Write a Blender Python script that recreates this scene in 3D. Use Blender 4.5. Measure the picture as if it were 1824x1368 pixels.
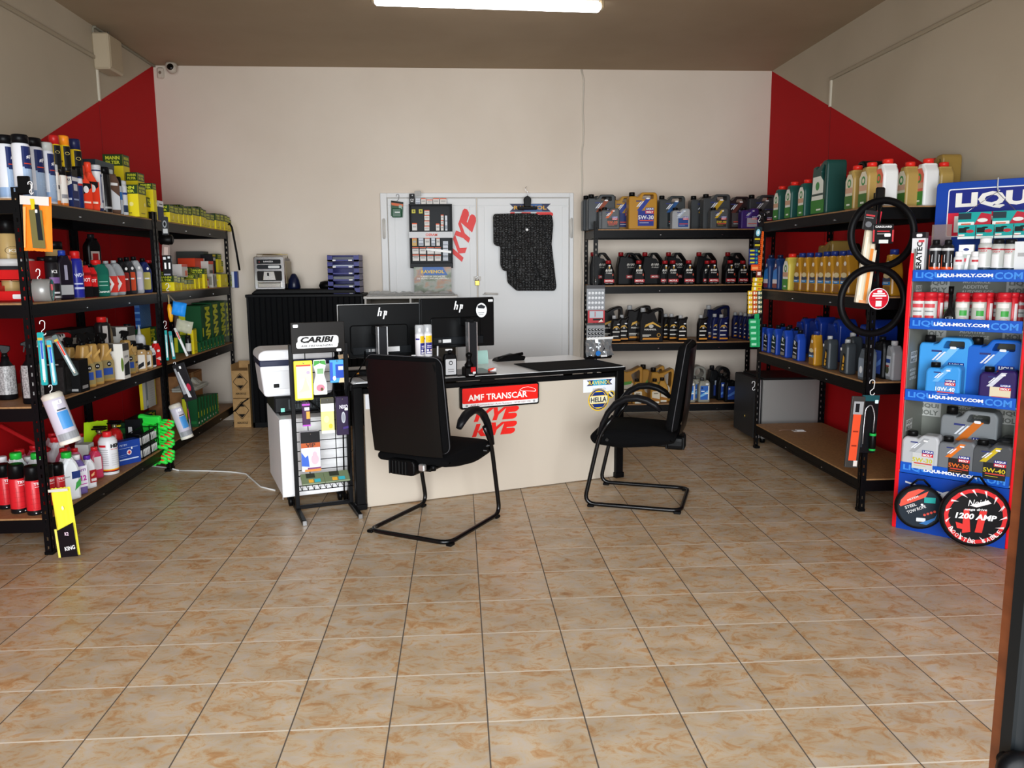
import bpy, math, random
from mathutils import Vector, Matrix
from mathutils.geometry import tessellate_polygon
random.seed(7)
PI = math.pi
for o in list(bpy.data.objects): bpy.data.objects.remove(o)
SC = bpy.context.scene
COL = SC.collection
# ------------------------------------------------------------------ camera, world, light, exposure
FPX = 1423.58
YAW, PITCH, ROLL = 0.0654439, 0.145636, -0.00702728
CAMH = 1.53555
def cam_axes():
    ca, sa = math.cos(YAW), math.sin(YAW)
    fwd = Vector((sa*math.cos(PITCH), ca*math.cos(PITCH), -math.sin(PITCH)))
    right = Vector((ca, -sa, 0)); up = right.cross(fwd)
    r2 = right*math.cos(ROLL)+up*math.sin(ROLL); u2 = r2.cross(fwd)
    return r2, u2, fwd
CR, CU, CF = cam_axes()
CP = Vector((0, 0, CAMH))
cd = bpy.data.cameras.new('camera'); cam = bpy.data.objects.new('camera', cd); COL.objects.link(cam)
cd.sensor_fit = 'HORIZONTAL'; cd.sensor_width = 36.0; cd.lens = FPX/1824*36.0
cd.clip_start = 0.05; cd.clip_end = 60
m = Matrix((CR, CU, -CF)).transposed().to_4x4(); m.translation = CP
cam.matrix_world = m
SC.camera = cam
SC.view_settings.view_transform = 'Standard'; SC.view_settings.look = 'None'
SC.view_settings.gamma = 1; SC.view_settings.use_curve_mapping = False
SC.view_settings.exposure = -0.2
wd = bpy.data.worlds.new('world'); SC.world = wd; wd.use_nodes = True
wd.node_tree.nodes['Background'].inputs[0].default_value = (0.75, 0.87, 1.0, 1)
wd.node_tree.nodes['Background'].inputs[1].default_value = 1.0
def area(name, loc, rot, sx, sy, power, col):
    l = bpy.data.lights.new(name, 'AREA'); l.shape = 'RECTANGLE'; l.size = sx; l.size_y = sy
    l.energy = power; l.color = col
    o = bpy.data.objects.new(name, l); COL.objects.link(o); o.location = loc; o.rotation_euler = rot
    return o
area('shopfront_daylight', (0.1, -2.3, 1.7), (math.radians(87), 0, 0), 6.0, 3.0, 1050, (0.93, 0.97, 1.0))
# ------------------------------------------------------------------ materials
def lin(h):
    h = h.lstrip('#'); c = [int(h[i:i+2], 16)/255 for i in (0, 2, 4)]
    return tuple((x/12.92 if x <= .04045 else ((x+.055)/1.055)**2.4) for x in c)+(1,)
_m = {}
def M(col, r=.45, met=0., tr=0., em=0., al=1., name=None):
    k = (col, r, met, tr, em, al)
    if k in _m: return _m[k]
    mt = bpy.data.materials.new(name or ('paint_'+col.lstrip('#'))); mt.use_nodes = True
    b = mt.node_tree.nodes['Principled BSDF']
    b.inputs['Base Color'].default_value = lin(col); b.inputs['Roughness'].default_value = r
    b.inputs['Metallic'].default_value = met
    if not met and not tr: b.inputs['Specular IOR Level'].default_value = (.12 if r > .3 else .3) if max(lin(col)[:3]) < .03 else .25
    if tr: b.inputs['Transmission Weight'].default_value = tr; b.inputs['IOR'].default_value = 1.15
    if al < 1: b.inputs['Alpha'].default_value = al
    if em: b.inputs['Emission Color'].default_value = lin(col); b.inputs['Emission Strength'].default_value = em
    _m[k] = mt; return mt
def nodes(name):
    mt = bpy.data.materials.new(name); mt.use_nodes = True; nt = mt.node_tree
    return mt, nt, nt.nodes['Principled BSDF'], (lambda t: nt.nodes.new('ShaderNode'+t)), nt.links.new
def ramp(N, stops):
    r = N('ValToRGB'); e = r.color_ramp.elements
    while len(e) < len(stops): e.new(.5)
    for i, (p, c) in enumerate(stops): e[i].position = p; e[i].color = lin(c)
    return r
def floor_mat():
    mt, nt, b, N, L = nodes('glazed_floor_tiles')
    g = N('NewGeometry'); sp = N('SeparateXYZ'); L(g.outputs['Position'], sp.inputs[0])
    def math_(op, a, bb=None, c=None):
        n = N('Math'); n.operation = op
        for i, v in enumerate((a, bb, c)):
            if v is None: continue
            if isinstance(v, (int, float)): n.inputs[i].default_value = v
            else: L(v, n.inputs[i])
        return n.outputs[0]
    tx = math_('DIVIDE', math_('SUBTRACT', sp.outputs[0], .07523), .333)
    ty = math_('DIVIDE', math_('SUBTRACT', sp.outputs[1], 2.53174), .333)
    def edge(t):
        f = math_('FRACT', t); return math_('MINIMUM', f, math_('SUBTRACT', 1.0, f))
    ex, ey = edge(tx), edge(ty)
    gx = math_('LESS_THAN', ex, .0075); gy = math_('LESS_THAN', ey, .0115)
    # tile id
    cx = N('CombineXYZ'); L(math_('FLOOR', tx), cx.inputs[0]); L(math_('FLOOR', ty), cx.inputs[1])
    wn = N('TexWhiteNoise'); wn.noise_dimensions = '3D'; L(cx.outputs[0], wn.inputs[0])
    # blotch pattern: offset per tile
    ad = N('VectorMath'); ad.operation = 'MULTIPLY_ADD'; L(wn.outputs[1], ad.inputs[0]); ad.inputs[1].default_value = (6, 6, 6); L(g.outputs['Position'], ad.inputs[2])
    mp = N('Mapping'); mp.inputs['Scale'].default_value = (11, 16, 1); mp.inputs['Rotation'].default_value = (0, 0, .25); L(ad.outputs[0], mp.inputs[0])
    n1 = N('TexNoise'); n1.inputs['Scale'].default_value = 1; n1.inputs['Detail'].default_value = 12; n1.inputs['Roughness'].default_value = .76; n1.inputs['Distortion'].default_value = .9; L(mp.outputs[0], n1.inputs[0])
    n2 = N('TexNoise'); n2.inputs['Scale'].default_value = .45; n2.inputs['Detail'].default_value = 4; L(mp.outputs[0], n2.inputs[0])
    r1 = ramp(N, [(.40, '#c7bcae'), (.50, '#cab89c'), (.585, '#c29c70'), (.72, '#a5754a')]); L(n1.outputs[0], r1.inputs[0])
    r2 = ramp(N, [(.35, '#f4ece4'), (.65, '#d8cbbb')]); L(n2.outputs[0], r2.inputs[0])
    mx = N('MixRGB'); mx.blend_type = 'MULTIPLY'; mx.inputs[0].default_value = .8; L(r1.outputs[0], mx.inputs[1]); L(r2.outputs[0], mx.inputs[2])
    hv = N('HueSaturation'); L(mx.outputs[0], hv.inputs['Color']); L(math_('MULTIPLY_ADD', wn.outputs[0], .12, .94), hv.inputs['Value'])
    m1 = N('MixRGB'); L(gy, m1.inputs[0]); L(hv.outputs[0], m1.inputs[1]); m1.inputs[2].default_value = lin('#d2c5b2')  # joints across the room lightened: bevel highlights painted into their colour
    m2 = N('MixRGB'); L(gx, m2.inputs[0]); L(m1.outputs[0], m2.inputs[1]); m2.inputs[2].default_value = lin('#554a40')
    L(m2.outputs[0], b.inputs['Base Color'])
    gr = math_('MAXIMUM', gx, gy)
    rr = math_('MULTIPLY_ADD', n1.outputs[0], .3, .22)
    L(math_('MAXIMUM', rr, math_('MULTIPLY', gr, .8)), b.inputs['Roughness'])
    bp = N('Bump'); bp.inputs['Strength'].default_value = .25; bp.inputs['Distance'].default_value = .004
    h = math_('SUBTRACT', math_('MULTIPLY', n1.outputs[0], .35), gr); L(h, bp.inputs['Height']); L(bp.outputs[0], b.inputs['Normal'])
    return mt
def wall_mat(name, base, slope=None):
    mt, nt, b, N, L = nodes(name)
    g = N('NewGeometry'); n = N('TexNoise'); n.inputs['Scale'].default_value = 1.3; n.inputs['Detail'].default_value = 5; L(g.outputs['Position'], n.inputs[0])
    r = ramp(N, [(.3, base[0]), (.7, base[1])]); L(n.outputs[0], r.inputs[0]); out = r.outputs[0]
    if slope:
        sp = N('SeparateXYZ'); L(g.outputs['Position'], sp.inputs[0])
        a = N('Math'); a.operation = 'MULTIPLY_ADD'; L(sp.outputs[1], a.inputs[0]); a.inputs[1].default_value = slope; a.inputs[2].default_value = 3.47-slope*8.24
        c = N('Math'); c.operation = 'LESS_THAN'; L(sp.outputs[2], c.inputs[0]); L(a.outputs[0], c.inputs[1])
        mx = N('MixRGB'); L(c.outputs[0], mx.inputs[0]); L(out, mx.inputs[1]); mx.inputs[2].default_value = lin('#b81218'); out = mx.outputs[0]
    L(out, b.inputs['Base Color']); b.inputs['Roughness'].default_value = .7; b.inputs['Specular IOR Level'].default_value = .15
    nb = N('TexNoise'); nb.inputs['Scale'].default_value = 70; L(g.outputs['Position'], nb.inputs[0])
    bp = N('Bump'); bp.inputs['Strength'].default_value = .12; bp.inputs['Distance'].default_value = .003; L(nb.outputs[0], bp.inputs['Height']); L(bp.outputs[0], b.inputs['Normal'])
    return mt
def noisy(name, c1, c2, sc=(20, 20, 20), r=.5, met=0., bump=0.):
    mt, nt, b, N, L = nodes(name)
    t = N('TexCoord'); mp = N('Mapping'); mp.inputs['Scale'].default_value = sc; L(t.outputs['Object'], mp.inputs[0])
    n = N('TexNoise'); n.inputs['Scale'].default_value = 1; n.inputs['Detail'].default_value = 6; L(mp.outputs[0], n.inputs[0])
    rp = ramp(N, [(.35, c1), (.65, c2)]); L(n.outputs[0], rp.inputs[0]); L(rp.outputs[0], b.inputs['Base Color'])
    b.inputs['Roughness'].default_value = r; b.inputs['Metallic'].default_value = met
    if bump:
        bp = N('Bump'); bp.inputs['Strength'].default_value = bump; bp.inputs['Distance'].default_value = .004; L(n.outputs[0], bp.inputs['Height']); L(bp.outputs[0], b.inputs['Normal'])
    return mt
def photo_mat(name, stops, sc):
    mt, nt, b, N, L = nodes(name)
    t = N('TexCoord'); mp = N('Mapping'); mp.inputs['Scale'].default_value = sc; L(t.outputs['Object'], mp.inputs[0])
    n = N('TexNoise'); n.inputs['Scale'].default_value = 1; n.inputs['Detail'].default_value = 3; L(mp.outputs[0], n.inputs[0])
    rp = ramp(N, stops); L(n.outputs[0], rp.inputs[0]); L(rp.outputs[0], b.inputs['Base Color']); b.inputs['Roughness'].default_value = .4
    return mt
BLK = M('#060607', .42); RACKM = M('#08080a', .4); WHT = M('#e9e9e8', .4); CHROME = M('#cfcfcf', .18, 1.)
MDF = noisy('fibreboard', '#8d673f', '#a1784c', (60, 60, 60), .6)
FAB = noisy('black_fabric', '#030304', '#070708', (400, 400, 400), .95, 0, .3)
FAB.node_tree.nodes['Principled BSDF'].inputs['Specular IOR Level'].default_value = .1
CLEAR = M('#f4f6f6', .08, 0, 0, 0, .28); FILM = M('#dfe3e4', .1, 0, 0, 0, .35)
# ------------------------------------------------------------------ mesh builder
_tc = {}
def text_mesh(s, bold=.02, shear=0.):
    k = (s, bold, shear)
    if k in _tc: return _tc[k]
    c = bpy.data.curves.new('t', 'FONT'); c.body = s; c.offset = bold; c.resolution_u = 2; c.shear = shear
    c.align_x = 'CENTER'
    o = bpy.data.objects.new('t', c); COL.objects.link(o)
    dg = bpy.context.evaluated_depsgraph_get(); me = o.evaluated_get(dg).to_mesh()
    v = [(p.co.x, p.co.y) for p in me.vertices]; f = [tuple(q.vertices) for q in me.polygons]
    o.evaluated_get(dg).to_mesh_clear(); bpy.data.objects.remove(o); bpy.data.curves.remove(c)
    x0 = min(p[0] for p in v); x1 = max(p[0] for p in v); y0 = min(p[1] for p in v); y1 = max(p[1] for p in v)
    v = [((x-x0)/(x1-x0)-.5, (y-y0)/(y1-y0)-.5) for x, y in v]
    _tc[k] = (v, f); return _tc[k]
def circ(cx, cz, rx, rz=None, n=20, a0=0, a1=2*PI):
    rz = rz or rx
    full = abs(a1-a0-2*PI) < 1e-6
    return [(cx+rx*math.cos(a0+(a1-a0)*i/(n if full else n-1)), cz+rz*math.sin(a0+(a1-a0)*i/(n if full else n-1))) for i in range(n)]
def rrect(x0, z0, x1, z1, r, n=3):
    out = []
    for cx, cz, a in ((x1-r, z0+r, -PI/2), (x1-r, z1-r, 0), (x0+r, z1-r, PI/2), (x0+r, z0+r, PI)):
        for i in range(n+1):
            t = a+PI/2*i/n; out.append((cx+r*math.cos(t), cz+r*math.sin(t)))
    return out
def fillet(poly, r, n=3, closed=True):
    out = []; N_ = len(poly)
    for i in range(N_):
        p = Vector(poly[i])
        if not closed and i in (0, N_-1): out.append(p); continue
        a = Vector(poly[i-1]); b = Vector(poly[(i+1) % N_])
        da = (a-p); db = (b-p); rr = min(r, da.length*.45, db.length*.45)
        s = p+da.normalized()*rr; e = p+db.normalized()*rr
        for k in range(n+1):
            t = k/n; out.append(s*(1-t)**2+p*2*t*(1-t)+e*t*t)
    return [tuple(q) for q in out]
def area2(p): return sum(p[i-1][0]*p[i][1]-p[i][0]*p[i-1][1] for i in range(len(p)))/2
def inset(poly, d):
    n = len(poly); out = []; s = 1 if area2(poly) > 0 else -1
    for i in range(n):
        a, p, b = Vector(poly[i-1]), Vector(poly[i]), Vector(poly[(i+1) % n])
        e1 = (p-a); e2 = (b-p)
        if e1.length < 1e-9 or e2.length < 1e-9: out.append(tuple(p)); continue
        e1.normalize(); e2.normalize()
        nn = Vector((-e1.y-e2.y, e1.x+e2.x))
        if nn.length < 1e-6: nn = Vector((-e1.y, e1.x))
        nn.normalize(); out.append(tuple(p+nn*d*s))
    return out
class MB:
    def __init__(s): s.v = []; s.f = []; s.mi = []; s.sm = []; s.mats = []; s.T = None
    def add(s, vs, fs, mat, smooth=False):
        if mat not in s.mats: s.mats.append(mat)
        k = s.mats.index(mat); b = len(s.v)
        s.v += [tuple(s.T @ Vector(p)) if s.T else tuple(p) for p in vs]
        for f in fs: s.f.append(tuple(i+b for i in f)); s.mi.append(k); s.sm.append(smooth)
        return s
    def box(s, x0, y0, z0, x1, y1, z1, mat, b=0.):
        if x1 < x0: x0, x1 = x1, x0
        if y1 < y0: y0, y1 = y1, y0
        if z1 < z0: z0, z1 = z1, z0
        if b <= 0:
            v = [(x, y, z) for z in (z0, z1) for y in (y0, y1) for x in (x0, x1)]
            return s.add(v, [(0, 2, 3, 1), (4, 5, 7, 6), (0, 1, 5, 4), (2, 6, 7, 3), (0, 4, 6, 2), (1, 3, 7, 5)], mat)
        b = min(b, (x1-x0)*.45, (y1-y0)*.45, (z1-z0)*.45)
        v = []; idx = {}
        for i in (0, 1):
            for j in (0, 1):
                for k in (0, 1):
                    X, Y_, Z = (x0, x1)[i], (y0, y1)[j], (z0, z1)[k]; a = (b, -b)
                    for ax in range(3):
                        p = [X+a[i], Y_+a[j], Z+a[k]]; p[ax] = (X, Y_, Z)[ax]
                        idx[i, j, k, ax] = len(v); v.append(p)
        f = []
        for ax in range(3):
            o1, o2 = [q for q in range(3) if q != ax]
            for sd in (0, 1):
                q = []
                for a_, b_ in ((0, 0), (1, 0), (1, 1), (0, 1)):
                    t = [0, 0, 0]; t[ax] = sd; t[o1] = a_; t[o2] = b_; q.append(idx[(*t, ax)])
                f.append(tuple(q))
            for a_ in (0, 1):
                for b_ in (0, 1):
                    t0 = [0, 0, 0]; t0[o1] = a_; t0[o2] = b_; t1 = list(t0); t1[ax] = 1
                    f.append((idx[(*t0, o1)], idx[(*t1, o1)], idx[(*t1, o2)], idx[(*t0, o2)]))
        for t in [(i, j, k) for i in (0, 1) for j in (0, 1) for k in (0, 1)]: f.append(tuple(idx[(*t, a_)] for a_ in range(3)))
        return s.add(v, f, mat)
    def lathe(s, prof, mat, seg=20, c=(0, 0, 0), ex=1., caps=True, smooth=True, bands=None):
        v = []; n = len(prof)
        for r, z in prof:
            for i in range(seg):
                a = 2*PI*i/seg; v.append((c[0]+r*math.cos(a)*ex, c[1]+r*math.sin(a), c[2]+z))
        for j in range(n-1):
            fs = [(j*seg+i, j*seg+(i+1) % seg, (j+1)*seg+(i+1) % seg, (j+1)*seg+i) for i in range(seg)]
            if bands:
                z = (prof[j][1]+prof[j+1][1])/2; mm = mat
                for a, b_, q in bands:
                    if a <= z <= b_: mm = q
                if mm not in s.mats: s.mats.append(mm)
                if j == 0: base = len(s.v); s.v += [tuple(s.T @ Vector(p)) if s.T else p for p in v]
                for f in fs: s.f.append(tuple(q+base for q in f)); s.mi.append(s.mats.index(mm)); s.sm.append(smooth)
            else:
                if j == 0: s.add(v, fs, mat, smooth); base = len(s.v)-len(v)
                else:
                    for f in fs: s.f.append(tuple(q+base for q in f)); s.mi.append(s.mats.index(mat)); s.sm.append(smooth)
        if caps:
            if mat not in s.mats: s.mats.append(mat)
            for j, rev in ((0, True), (n-1, False)):
                f = [base+j*seg+i for i in range(seg)]
                s.f.append(tuple(reversed(f) if rev else f)); s.mi.append(s.mats.index(mat)); s.sm.append(False)
        return s
    def tube(s, pts, r, mat, seg=8, closed=False, flat=1., caps=True):
        pts = [Vector(p) for p in pts]; n = len(pts); v = []; prev = None
        for i, p in enumerate(pts):
            a = pts[i-1] if (i or closed) else p; b = pts[(i+1) % n] if (i < n-1 or closed) else p
            t = (b-a).normalized()
            if prev is None:
                up = Vector((0, 0, 1)) if abs(t.z) < .9 else Vector((0, 1, 0)); x = t.cross(up).normalized()
            else: x = (prev-t*prev.dot(t)).normalized()
            prev = x; y = t.cross(x); rr = r[i] if isinstance(r, (list, tuple)) else r
            for k in range(seg):
                th = 2*PI*(k+.5)/seg; v.append(p+x*rr*math.cos(th)+y*rr*math.sin(th)*flat)
        m_ = n if closed else n-1
        fs = [(i*seg+k, i*seg+(k+1) % seg, ((i+1) % n)*seg+(k+1) % seg, ((i+1) % n)*seg+k) for i in range(m_) for k in range(seg)]
        s.add(v, fs, mat, seg > 4)
        if caps and not closed:
            b = len(s.v)-len(v); k = s.mats.index(mat)
            s.f.append(tuple(b+i for i in reversed(range(seg)))); s.mi.append(k); s.sm.append(False)
            s.f.append(tuple(b+(n-1)*seg+i for i in range(seg))); s.mi.append(k); s.sm.append(False)
        return s
    def slab(s, poly, y0, y1, mat, bevel=0., holes=(), smooth=False):
        if area2(poly) < 0: poly = poly[::-1]
        hs = [h if area2(h) < 0 else h[::-1] for h in holes]
        loops = [poly]+hs
        def ins(l, d, i): return inset(l, d if i == 0 else -d*.25)
        lay = []
        if bevel > 0: lay = [(y0, bevel), (y0+bevel*.35, bevel*.35), (y0+bevel, 0), (y1-bevel, 0), (y1-bevel*.35, bevel*.35), (y1, bevel)]
        else: lay = [(y0, 0), (y1, 0)]
        rings = []
        for (yy, d) in lay:
            rings.append([(ins(l, d, i) if d else l) for i, l in enumerate(loops)])
        v = []; st = []
        for (yy, d), rg in zip(lay, rings):
            row = []
            for l in rg: row.append(len(v)); v += [(p[0], yy, p[1]) for p in l]
            st.append(row)
        fs = []
        for a in range(len(lay)-1):
            for li, l in enumerate(loops):
                n = len(l); A, B = st[a][li], st[a+1][li]
                fs += [(A+i, A+(i+1) % n, B+(i+1) % n, B+i) for i in range(n)]
        s.add(v, fs, mat, smooth)
        for e, rev in ((0, False), (-1, True)):
            vv = [[Vector((p[0], p[1], 0)) for p in l] for l in rings[e]]
            tri = tessellate_polygon(vv); flat_ = [(p[0], lay[e][0], p[1]) for l in rings[e] for p in l]
            ff = []
            for t in tri:
                a_, b_, c_ = [flat_[q] for q in t]
                cr = (b_[0]-a_[0])*(c_[2]-a_[2])-(b_[2]-a_[2])*(c_[0]-a_[0])
                t = tuple(t) if cr > 0 else tuple(reversed(t))
                ff.append(tuple(reversed(t)) if rev else t)
            s.add(flat_, ff, mat, False)
        return s
    # decals: fm(x, z, e) maps a face coordinate (metres) to 3-D
    def deco(s, decs, w, h, fm):
        e = .0007
        for d in decs:
            k = d[0]; e += .00035
            if k == 'r':
                x0, z0, x1, z1, c = d[1:6]; n = 8
                vs = [fm((x0+(x1-x0)*i/n)*w, z*h, e) for i in range(n+1) for z in (z0, z1)]
                s.add(vs, [(2*i, 2*i+2, 2*i+3, 2*i+1) for i in range(n)], M(c, .4) if isinstance(c, str) else c)
            elif k in ('p', 'o', 'rr'):
                if k == 'p': poly, c = [(a*w, b*h) for a, b in d[1]], d[2]
                elif k == 'o': poly, c = circ(d[1]*w, d[2]*h, d[3]*w, d[4]*h if len(d) > 5 else d[3]*w), d[-1]
                else: poly, c = rrect(d[1]*w, d[2]*h, d[3]*w, d[4]*h, d[5]*w), d[6]
                if area2(poly) < 0: poly = poly[::-1]
                tri = tessellate_polygon([[Vector((a, b, 0)) for a, b in poly]])
                ff = []
                for t in tri:
                    a_, b_, c_ = [poly[q] for q in t]
                    cr = (b_[0]-a_[0])*(c_[1]-a_[1])-(b_[1]-a_[1])*(c_[0]-a_[0])
                    ff.append(tuple(t) if cr > 0 else tuple(reversed(t)))
                s.add([fm(a, b, e) for a, b in poly], ff, M(c, .4) if isinstance(c, str) else c)
            elif k == 't':
                _, txt, cx, cz, tw, th, c = d[:7]; rot = d[7] if len(d) > 7 else 0; sh = d[8] if len(d) > 8 else 0.; bo = d[9] if len(d) > 9 else .028
                v, f = text_mesh(txt, bo, sh); ca, sa = math.cos(rot), math.sin(rot)
                vs = []
                for a, b in v:
                    a *= tw*w; b *= th*h; vs.append(fm(cx*w+a*ca-b*sa, cz*h+a*sa+b*ca, e+.0003))
                s.add(vs, f, M(c, .4) if isinstance(c, str) else c)
        return s
    def mesh(s, name='mesh'):
        me = bpy.data.meshes.new(name); me.from_pydata(s.v, [], s.f)
        for q in s.mats: me.materials.append(q)
        for p, k, t in zip(me.polygons, s.mi, s.sm): p.material_index = k; p.use_smooth = t
        me.update(); return me
def ff_front(y=0., x0=0.):      # decal map on a flat front at local -Y; x centred
    return lambda x, z, e: (x+x0, y-e, z)
def ff_left(x=0.): return lambda a, z, e: (x-e, -a, z)      # face at local -X, a runs left to right seen from -X
def ff_right(x=0.): return lambda a, z, e: (x+e, a, z)
def ff_top(z=0.): return lambda a, b, e: (a, b, z+e)
def ff_cyl(r, a0=0.): return lambda x, z, e: ((r+e)*math.sin(x/r+a0), -(r+e)*math.cos(x/r+a0), z)
# ------------------------------------------------------------------ scene helpers
def obj(name, mb, parent=None):
    me = mb.mesh(name) if isinstance(mb, MB) else mb
    o = bpy.data.objects.new(name, me); COL.objects.link(o)
    if parent: o.parent = parent
    return o
def tag(o, label, cat, group=None):
    o['label'] = label; o['category'] = cat
    if group: o['group'] = group
    return o
def thing(name, label, cat, loc=(0, 0, 0), rz=0., group=None):
    o = bpy.data.objects.new(name, None); COL.objects.link(o); o.location = loc; o.rotation_euler = (0, 0, rz); o.empty_display_size = .05
    return tag(o, label, cat, group)
def struct(name, mb, parent=None):
    o = obj(name, mb, parent)
    if not parent: o['kind'] = 'structure'
    return o
def kyb(w, h, sh=.4, c='#e0231c'):
    P = [[(0, 0), (.3, 0), (.3, 1), (0, 1)], [(.3, .40), (.78, 1), (1.14, 1), (.62, .42), (.98, 0), (.62, 0), (.3, .36)],
         [(1.06, 1.0), (1.36, 1), (1.5, .66), (1.8, 1), (2.1, 1), (1.62, .42), (1.62, 0), (1.3, 0), (1.3, .42)],
         [(2.0, 0), (2.3, 0), (2.3, 1), (2.0, 1)], [(2.3, .54), (2.74, .54), (2.9, .62), (2.96, .78), (2.88, .94), (2.72, 1), (2.3, 1)], [(2.3, 0), (2.76, 0), (2.94, .08), (3., .24), (2.92, .4), (2.76, .47), (2.3, .47)]]
    return [('p', [((x/3.2-.47)*w+(y-.5)*h*sh, (y-.5)*h) for x, y in q], c) for q in P]
def spin(decs, a):
    ca, sa = math.cos(a), math.sin(a); return [('p', [(x*ca-y*sa, x*sa+y*ca) for x, y in d[1]], d[2]) for d in decs]
class Frame:
    def __init__(s, o, ang): s.o = Vector(o); s.a = ang; s.U = Vector((math.cos(ang), math.sin(ang), 0)); s.V = Vector((-math.sin(ang), math.cos(ang), 0))
    def w(s, u, v, z): p = s.U*u+s.V*v; return (s.o.x+p.x, s.o.y+p.y, z)
    def hit(s, px, py, v):
        d = CF+CR*((px-912)/FPX)-CU*((py-684)/FPX)
        t = (v-(CP-s.o.to_3d()).dot(s.V))/d.dot(s.V) if True else 0
        P = CP+d*t; q = P-s.o.to_3d()
        return q.dot(s.U), P.z
LEFT = Frame((-2.23, 0), PI/2); RIGHT = Frame((2.48, 0), -PI/2); BACK = Frame((0, 7.6), 0.); WALL = Frame((0, 8.24), 0.)
DESK = Frame((-.67, 4.99), .339603); SHOW = Frame((2.53, 4.395), math.atan2(-.71954561, .69444518))
class Proto:
    def __init__(s, name, cat, H): s.name = name; s.cat = cat; s.H = H; s.parts = []; s.used = 0
    def part(s, name, mb, par=None, label=None): s.parts.append((name, mb.mesh(name), par, label)); return len(s.parts)-1
ITEMS = []
def inst(pr, loc, rz=0., sc=1., desc='', place='', group=None, key=None, rot=None):
    def mk(n, me, par, lab):
        o = bpy.data.objects.new(n, me); COL.objects.link(o)
        if par: o.parent = par
        if lab: o['label'] = lab
        return o
    if len(pr.parts) == 1: root = mk(pr.name, pr.parts[0][1], None, None); kids = [root]
    else:
        root = bpy.data.objects.new(pr.name, None); COL.objects.link(root); root.empty_display_size = .03; kids = []
        for n, me, par, lab in pr.parts: kids.append(mk(n, me, root if par is None else kids[par], lab))
    root.location = loc; root.rotation_euler = rot or (0, 0, rz); root.scale = (sc, sc, sc) if not isinstance(sc, tuple) else sc
    root['category'] = pr.cat
    if group: root['group'] = group
    ITEMS.append((root, desc, place, key if key is not None else loc[0]))
    return root
def put(fr, pr, px, top, v, z0, desc, place, group=None, dr=0., wf=1., df=1.):
    u, zt = fr.hit(px, top, v); s = (zt-z0)/pr.H
    if not .5 < s < 1.9: print('SCALE', pr.name, desc, px, round(s, 2))
    if fr is LEFT: dr -= 1.15 if getattr(pr, 'rnd', 0) else (.6 if getattr(pr, 'turn', 0) else 0)
    return inst(pr, fr.w(u, v, z0), fr.a+dr, (s*wf, s*df, s), desc, place, group, key=px)
ORD = ['leftmost', 'second from left', 'third from left', 'fourth from left', 'fifth from left', 'sixth from left', 'seventh from left', 'eighth from left', 'ninth from left', 'tenth from left', 'eleventh from left', 'twelfth from left', 'thirteenth from left', 'fourteenth from left', 'fifteenth from left', 'sixteenth from left', 'seventeenth from left', 'eighteenth from left', 'nineteenth from left', 'twentieth from left', 'twenty-first from left', 'twenty-second from left']
def finish_labels():
    d = {}
    for r in ITEMS: d.setdefault((r[1], r[2]), []).append(r)
    for (desc, place), rs in d.items():
        rs.sort(key=lambda r: r[3]); n = len(rs)
        for i, r in enumerate(rs):
            if n == 1: w = ''
            elif n == 2: w = (', left one', ', right one')[i]
            elif i == n-1: w = ', rightmost'
            elif i == n-2 and n > 4: w = ', second from right'
            else: w = ', '+ORD[i]
            r[0]['label'] = f"{desc} {place}{w}"
# ------------------------------------------------------------------ the room
m_floor = floor_mat()
mb = MB(); mb.box(-2.99, -1.6, -.1, 3.29, 8.34, 0, m_floor); struct('floor', mb)
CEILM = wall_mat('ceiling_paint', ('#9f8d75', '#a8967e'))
mb = MB(); mb.box(-2.99, 1.1, 3.47, 3.29, 8.34, 3.57, CEILM); struct('ceiling', mb)
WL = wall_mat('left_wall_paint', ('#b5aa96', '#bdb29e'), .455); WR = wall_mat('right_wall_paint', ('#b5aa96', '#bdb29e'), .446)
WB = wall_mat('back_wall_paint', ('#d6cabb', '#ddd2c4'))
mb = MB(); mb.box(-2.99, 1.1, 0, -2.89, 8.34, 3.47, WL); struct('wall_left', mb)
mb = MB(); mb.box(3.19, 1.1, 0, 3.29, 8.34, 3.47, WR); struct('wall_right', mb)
mb = MB(); mb.box(-2.89, 8.24, 0, 3.19, 8.34, 3.47, WB); struct('wall_back', mb)
mb = MB(); mb.box(-2.89, 1.1, 2.5, 3.19, 1.2, 3.47, WB); mb.box(2.3, 1.1, 0, 3.19, 1.2, 2.5, WB); mb.box(-2.89, 1.1, 0, -2.1, 1.2, 2.5, WB); struct('wall_front', mb)
# seam in the panelling and surface trunking on the side walls
for nm, bx in (('trim_1', (-2.89, 6.945, 2.89, -2.872, 6.97, 3.21)), ('trim_2', (-2.89, 1.2, 3.205, -2.868, 6.955, 3.232)),
               ('trim_3', (-2.89, 6.935, 3.24, -2.875, 6.95, 3.455)), ('trim_4', (-2.89, 6.95, 3.452, -2.865, 8.24, 3.468)),
               ('trim_5', (3.172, 6.87, 2.865, 3.19, 6.895, 3.09)), ('trim_6', (3.168, 1.2, 3.08, 3.19, 6.9, 3.105))):
    c = '#8d8878' if nm in ('trim_3', 'trim_4') else ('#a89d88' if nm in ('trim_2', 'trim_6') else '#d0c9b8')
    mb = MB(); mb.box(*bx, M(c, .5), .003); struct(nm, mb)
mb = MB(); mb.box(-2.893, 6.958, 0, -2.888, 6.964, 2.86, M('#8a1016', .6)); struct('trim_7', mb)
mb = MB(); mb.box(3.188, 6.88, 0, 3.193, 6.886, 2.85, M('#7e0e14', .6)); struct('trim_8', mb)
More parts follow.
